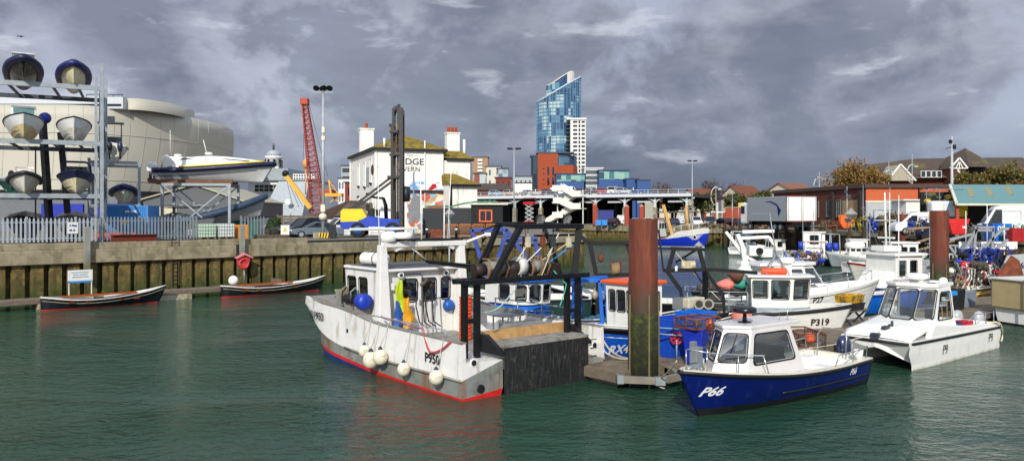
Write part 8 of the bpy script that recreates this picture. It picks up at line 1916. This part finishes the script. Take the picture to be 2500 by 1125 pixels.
heap(2020,104,2.0,1.3,'brown net and timber heap behind the red striped wheelhouse',[nt,netting,rust])
heap(1945,110,3.0,1.0,'grey net heap below the lorry',[netting,nk,nt])
heap(2395,64,2.0,1.2,'grey rope heap in front of the white van',[netting,nk,greyp])
heap(2470,60,2.6,1.2,'sea green net heaped behind the red crates',[mat('sea_green_net','#2a8a68',.9,var=.3,bump=.6),greyp])
heap(1735,128,4,.6,'timber and rope heap on the quay head',[nt,netting],20)
t=thing('hull_plug','orange moulded plastic tray standing on edge on the fish quay','tray',XZ(2069,93,QG+.4),0); m=MB(); m.prism([(-1.1,1.6),(1.1,1.6),(1.0,.7),(.5,0),(-.5,0),(-1.0,.7)],-.15,.15,'y'); m.build('moulding',mat('orange_moulding','#e0641c',.5),t,bev=.1); m=MB(); m.prism([(-.45,1.2),(.45,1.2),(.3,.75),(-.3,.75)],-.17,-.151,'y'); m.build('recess',dsteel,t)
diamond(2078,523,88,.75,'pale diamond radar reflector before the dark brick wall',z1=QG)
t=thing('small_skip','red tipping skip with a white band right of the second pile','skip',XZ(2332,70,QG+.3),.05); t.scale=(.8,)*3; m=MB(); m.prism([(-1.3,1.7),(1.2,1.7),(.7,0),(-.8,0)],-.8,.8,'y'); m.build('body',mat('bright_red_skip','#c8201e',.5),t,bev=.03); m=MB(); m.prism([(.3,.9),(1.0,.9),(.9,.65),(.3,.65)],-.82,-.801,'y'); m.build('white_band',white,t)
t=tub('fish_tub',XZ(2434,60,QG),(1.5,1.2,1.3),bluep,'blue tub marked 08 on the quay in front of the white van',.05)
vs,fs=text_verts('08',.6,.03); m=MB(); m.add([(-.4+a,-.64,.75+b_) for a,b_ in vs],fs); m.build('number',white,t,fix=False)
for i in range(2): tub('fish_crate',XZ(2478+22*i,58,QG+.0),(.9,.7,1.0),mat('deep_red_crate','#a01a1c',.5),('left deep red crate at the right edge of the quay','right deep red crate at the right edge of the quay')[i],.05,'crate')
for i,px in enumerate((2413,2450,2400)):
    m=MB(); m.box((0,0,.6),(.8,.6,1.2)); tag(m.build('plastic_bin',(greyp,mat('pale_grey_bin','#a9aca6',.6),black)[i],loc=XZ(px,61+i,QG),bev=.08),('mid grey bin right of the marked blue tub','pale grey bin before the sea green net','black bin left of the marked blue tub')[i],'bin')
# ================= moored boats of the inner basin
def moored(name,label,px,py,deg,L,B,hullcol,stripe,house,hcol=None,sheer=((0,1.0),(.5,1.0),(1,1.6)),mast=None,gantry=None,extra=None,wins=3,gw=None,roofc=None,red_band=None):
    p=G(px,py); t=thing(name,label,'boat',p,math.radians(deg)); hm=mat('hl_'+hullcol[1:],hullcol,.4,var=.1,streak=('#7a7468',.1,3)); h=Hull(L,B,list(sheer),[(0,.9),(.3,1),(.6,.97),(.85,.65),(1,0)],rake=.6,p0=.15,p1=.7)
    h.skin('hull',t,[lambda q:.1,lambda q:h.h(q)-.2,lambda q:h.h(q)],[blkh,hm,mat('hl_'+stripe[1:],stripe,.4)],ns=16,sub=3); h.deck('deck',t,gdeck,drop=.4,ns=12); h.gunwale('gunwale',t,gw or white,w=.12,drop=.4,ns=16)
    if house:
        x0,x1,z1=house; w_=B*.36; bot=[(x0,-w_),(x1,-w_*.9),(x1,w_*.9),(x0,w_)]; top=[(x0,-w_),(x1-.15,-w_*.88),(x1-.15,w_*.88),(x0,w_)]
        e=.04; W3=[(e+(1-2*e)*(i+.15)/wins,e+(1-2*e)*(i+.85)/wins,.5,.88) for i in range(wins)]
        cabin(t,bot,top,.6,z1,{0:W3,1:W3,2:W3,3:[(.3,.7,.5,.88)]},hcol or whitec,darkglass,rad=.12,rt=.1,over=.12,roofmat=roofc)
        if red_band:
            m=MB(); m.path([(x0-.02,-w_-.03,z1-1.15),(x1+.03,-w_*.9-.03,z1-1.15),(x1+.03,w_*.9+.03,z1-1.15),(x0-.02,w_+.03,z1-1.15)],.06,5,closed=True); m.build('red_band',redp,t)
    if mast:
        m=MB(); x,hh=mast; m.tube((x,0,.8),(x,0,hh),.05,.03); m.tube((x,0,hh*.75),(x-1.5,0,1.2),.015); m.beam((x,-.4,hh*.7),(x,.4,hh*.7),.05); m.build('mast',steel,t)
    if gantry:
        x,hh,gm=gantry; m=MB()
        for xx in (x,x+1.0):
            for y in (-B*.42,B*.42): m.tube((xx,y,.6),(xx,y*.8,hh),.06)
        m.path([(x,-B*.34,hh),(x,B*.34,hh),(x+1,B*.34,hh),(x+1,-B*.34,hh)],.06,6,closed=True); m.build('gantry',gm,t)
    return t
moored('fishing_boat','white fishing boat with pale blue canopy and white deck crane at the basin centre',1800,622,60,8,2.9,'#d9dbd8','#8fb6d6',(3.2,5.4,2.7),roofc=mat('pale_blue_canopy','#8fb4dc',.6),mast=(4,7),gantry=(.6,3.2,white))
t=thing('deck_crane','white angular deck crane arm reaching left at the basin centre','crane',G(1850,652)); o=t.location; z=o.y; m=MB()
for a,b_ in (((1772,566),(1815,622)),((1815,622),(1846,640)),((1800,580),(1832,660)),((1800,582),(1876,578)),((1876,578),(1892,600)),((1850,606),(1880,622))): m.beam(W(*a,z)-o,W(*b_,z)-o,.32)
m.build('arm',whitec,t,bev=.03); m=MB(); m.box(W(1845,612,z)-o,(1.6,1.0,1.1)); m.box(W(1870,618,z)-o,(1.2,.8,.9)); m.build('winch_box',whitec,t,bev=.1); m=MB(); m.tube(W(1850,612,z)-o-Vector((0,.8,0)),W(1850,612,z)-o,.35,n=14); m.build('drum',black,t)
moored('fishing_boat','navy blue open workboat with brown net bins near the basin centre',1900,648,8,9,2.8,'#1f3566','#c9c9c4',None,gantry=(5.6,3.4,steel))
heap(1958,78,4,1.4,'lobster pots and blue drums on the navy workboat',[nt,netting,nb_,rust],30,g=.5)
moored('fishing_boat','white wheelhouse boat with red band and a row of dark windows',1995,640,75,8,3.4,'#d8d8d2','#c9c9c4',(3.0,5.0,3.4),mast=(3.5,6.0),wins=6,red_band=True,gantry=(.4,2.4,white))
bl=MB(); bl.tube((0,0,0),(0,0,.8),.25,n=14)
for i,(px,py,z_) in enumerate(((1955,603,80),(2024,607,76),(2040,607,75))): 
    o=tag(bl.build('plastic_drum',nb_,loc=W(px,py+6,z_)),('blue drum on the navy workboat','left blue drum in front of the red banded wheelhouse','right blue drum in front of the red banded wheelhouse')[i],'drum')
moored('motor_boat','low white cabin boat with radar arch left of the tall white mast',2120,650,20,8,2.8,'#dedfdb','#d8d8d4',(2.6,5.4,2.4),mast=(3,8.5))
moored('motor_boat','white flush decked boat behind P27 with roof aerials',2075,668,15,8,2.8,'#e2e2de','#c9c9c4',(2.6,5.6,2.3),mast=(2.2,5.0),wins=2)
moored('motor_boat','small white boat with a dome behind the blue hulled boat',2150,640,200,7,2.6,'#dcdcd8','#c9c9c4',(2.2,4.4,2.6),mast=(2.6,9.0))
g1=moored('fishing_boat','fishing boat with grey box gantry and a long white name board',2372,690,170,9,3.2,'#c9c6bc','#8a2a22',(4.4,6.6,3.2),gantry=(.6,3.0,mat('grey_gantry_paint','#8d9092',.5)),hcol=whitec)
moored('motor_boat','small white cuddy boat with a grey dome below the fender piles',1930,632,110,6,2.4,'#d5d7d4','#b9c4cc',(2.0,4.0,2.3),mast=(2.2,5.5))
moored('fishing_boat','grey hulled potting boat with a white shelter near the third pile',2232,655,165,8,2.8,'#8f979b','#d0d0cc',(4.6,6.4,2.9),mast=(4.5,7.0),gantry=(.6,2.6,steel))
moored('fishing_boat','cream hulled boat with brown gunwale behind the flush decked boat',2140,628,150,7.5,2.7,'#cfc8b0','#5a3a28',(2.4,4.4,2.8),mast=(2.0,6.5),gantry=(5.2,2.4,rust))
moored('fishing_boat','teal hulled workboat with steel gallows left of the red banded wheelhouse',1915,618,70,7.5,2.7,'#2a5a66','#c9c9c4',(3.6,5.4,2.9),gantry=(.5,3.2,steel),mast=(3.4,7.5))
moored('motor_boat','white boat with dark folded canopy right of the blue hulled boat',2225,690,30,7,2.6,'#dcdcd8','#15181c',(2.6,4.6,2.4),roofc=black,mast=(2.5,4.5))
moored('fishing_boat','white potting boat with black gallows at the foot of the fish quay wall',2290,640,100,7,2.6,'#d9d9d5','#1d2c50',(2.2,4.0,2.7),gantry=(5.0,3.0,black),mast=(2.2,6.0))
for i,(a,b_,z_,lb) in enumerate((((2192,606),(2312,570),70,'long tan timber spar slanting in front of the third pile'),((2200,622),(2330,588),66,'lower tan timber spar slanting behind the second pile'),((2216,560),(2300,553),72,'level pale spar at the foot of the barrels'),((2305,655),(2380,585),58,'grey derrick pole right of the second pile'))):
    q=W(*a,z_); m=MB(); m.tube((0,0,0),W(*b_,z_)-q,.13,.1); tag(m.build('timber_spar',mat('tan_spar','#8a7656',.8,var=.3),loc=q),lb,'spar')
for i,(px,z_,y0,y1,lb) in enumerate(((1960,82,540,640,'thin steel pole left of the red banded wheelhouse'),(2172,60,470,640,'tall thin white aerial left of the third pile'),(2410,60,500,600,'thin white pole in front of the white van'),(2452,58,520,640,'white pole right of the marked blue tub'),(2358,60,515,590,'white H shaped frame pole left of the white van'))):
    m=MB(); q=W(px,y1,z_); m.tube((0,0,0),(0,0,HZ(y0,z_)-q.z),.05,.03,6); tag(m.build('steel_pole',white if 'white' in lb else steel,loc=q),lb,'pole')
heap(2330,58,3.2,1.3,'heap of grey ropes and cream floats at the foot of the second pile',[netting,offwhite,nt,nk],34,g=.7)
heap(2440,55,3.4,1.2,'red and black fishing gear heaped beside the grey gantry',[redp,nk,nt,white],30,g=1.2)
heap(2260,62,3.0,1.1,'green and brown trawl net heaped on the boat by the second pile',[mat('sea_green_net','#2a8a68',.9,var=.3,bump=.6),nt,nk],30,g=.9)
nbz=56.0; t=thing('name_board','long white name board lettered HORIZON among the grey gantries','sign',W(2416,600,nbz)); m=MB(); m.bx(-2.2,2.0,0,.06,-.25,.3); m.build('board',white,t); vs,fs=text_verts('HORIZON',.42,.02,sx=1.1); m=MB(); m.add([(-.9+a,-.012,-.13+b_) for a,b_ in vs],fs); m.build('lettering',mat('navy_letters','#1d2650',.5),t,fix=False)
t=thing('steel_gantry','grey steel trawler gantry with slanting legs right of the second pile','gantry',W(2400,690,54)); o=t.location; gp=mat('grey_gantry_paint','#8d9092',.5,var=.15); m=MB()
for a,b_ in (((2386,555),(2345,626)),((2382,560),(2375,630)),((2424,556),(2420,640)),((2378,555),(2428,555)),((2380,562),(2425,562)),((2445,560),(2380,628)),((2460,585),(2395,640)),((2336,628),(2420,622)),((2340,630),(2340,690)),((2366,632),(2364,690)),((2340,648),(2366,650)),((2444,560),(2462,558)),((2317,600),(2345,640)),((2318,585),(2372,572))): m.beam(W(*a,54)-o,W(*b_,54)-o,.16)
m.build('steelwork',gp,t)
heap(2400,52,4.2,1.0,'deep blue nets slung under the grey gantry',[nb_,nk,mat('deep_blue_net','#16308a',.9,bump=.6)],26,g=2.3)
heap(2360,50,4.5,1.5,'mixed ropes, red bags and gear on the yellow boat',[netting,greyp,redp,nk,nt,white],40,g=.9)
moored('fishing_boat','pale grey hulled boat P65 at the right edge',2470,700,186,9,3.0,'#a9aeb0','#9a9fa2',None,sheer=((0,1.6),(.5,1.7),(1,2.4)))
pz=47.0; vs,fs=text_verts('P65',.5,.03); m=MB(); q=W(2482,655,pz); u_=Vector((.98,.17,0)); m.add([u_*a+Vector((0,0,b_)) for a,b_ in vs],fs)
ph=thing('bow_panel','pale grey bulwark lettered P65 at the right edge','panel',q); m.build('registration_number',mat('navy_letters','#1d2650',.5),ph,fix=False); m=MB(); m.add([u_*x+Vector((0,.05,z_)) for x,z_ in ((-1.6,-1.0),(3.0,-1.2),(3.0,1.0),(-.6,.8))],[(0,1,2,3)]); m.build('plate',mat('hl_a9aeb0','#a9aeb0',.4),ph,solid=.04)
t=thing('otter_board','rusty brown trawl door leaning by the grey hull','trawl door',W(2465,685,46)); m=MB(); m.prism([(-.9,0),(.9,0),(.55,1.2),(.1,1.5),(-.6,.5)],-.06,.06,'y'); m.build('plate',rust,t,bev=.02)
yb,H=simple_boat('fishing_boat','bright yellow low boat behind the black tub','boat' and (24.8,48.5),8,5.2,2.4,[(0,.8),(.5,.85),(1,1.0)],[blkh,mat('signal_yellow_hull','#e6b412',.4)],lambda h:[lambda t:.1,lambda t:h.h(t)],gdeck)
vs,fs=text_verts('9',.5,.03); m=MB(); m.add([(1.2+a,-1.2,.35+b_) for a,b_ in vs],fs); m.build('number',lettb,yb,fix=False)
cv=thing('canopied_boat','small boat with a long cream canvas cover at the right edge','boat',XZ(2470,39,.0),math.radians(15)); h=Hull(6.5,2.3,[(0,.8),(1,1.1)],rake=.4); h.skin('hull',cv,[lambda t:.1,lambda t:h.h(t)],[blkh,whitec],ns=14); m=MB(); m.bx(-.2,5,-1.05,1.05,.8,2.25); m.build('canvas_cover',mat('cream_canvas','#a8966c',.85,var=.12,bump=.4,bsc=2.5),cv,bev=.08); m=MB(); m.bx(-.3,5.1,-1.1,1.1,2.26,2.33); m.build('roof_edge',white,cv); m=MB(); m.tube((-.35,-1.1,.5),(-.35,-1.1,2.9),.04); m.build('corner_post',steel,cv)
wb2,H=simple_boat('launch','white launch with a maroon waterline at the right edge behind the catamaran stern','boat' and (23.3,33.2),190-180,6.5,2.3,[(0,.75),(.5,.75),(1,.95)],[mat('maroon_bottom','#4a1d1c',.6),whitec],lambda h:[lambda t:.32,lambda t:h.h(t)],mat('brown_deck','#5c3222',.6,var=.3))
m=MB(); m.add([(x,-1.16,z_) for x,z_ in ((.3,.5),(3.2,.5),(3.2,.68),(.3,.68))],[(0,1,2,3)]); o=m.build('name_strip',black,wb2,fix=False); vs,fs=text_verts('TTH',.2,.02); m=MB(); m.add([(.9+a,-1.17,.52+b_) for a,b_ in vs],fs); m.build('lettering',white,o,fix=False)
m=MB()
for x in (.5,1.6,2.7,3.8): m.tube((x,-.95,.7),(x,-.95,1.4),.025)
m.path([(.5,-.95,1.4),(3.8,-.95,1.4)],.025); m.bx(1,2.4,-.6,.6,.5,1.2); m.build('deck_rail',steel,wb2)
# seagull far up in the sky at the left
sgl=thing('gull','small dark gull flying high at the upper left','bird',W(49,90,60)); m=MB(); m.add([(0,0,0),(-.12,.1,.06),(-.3,.05,.02),(-.12,-.06,.05),(.12,.1,.06),(.3,.05,.02),(.12,-.06,.05),(0,-.15,0),(0,.18,0)],[(7,3,1,8),(3,2,1),(7,8,4,6),(6,4,5)]); m.build('body',dsteel,sgl,solid=.05)
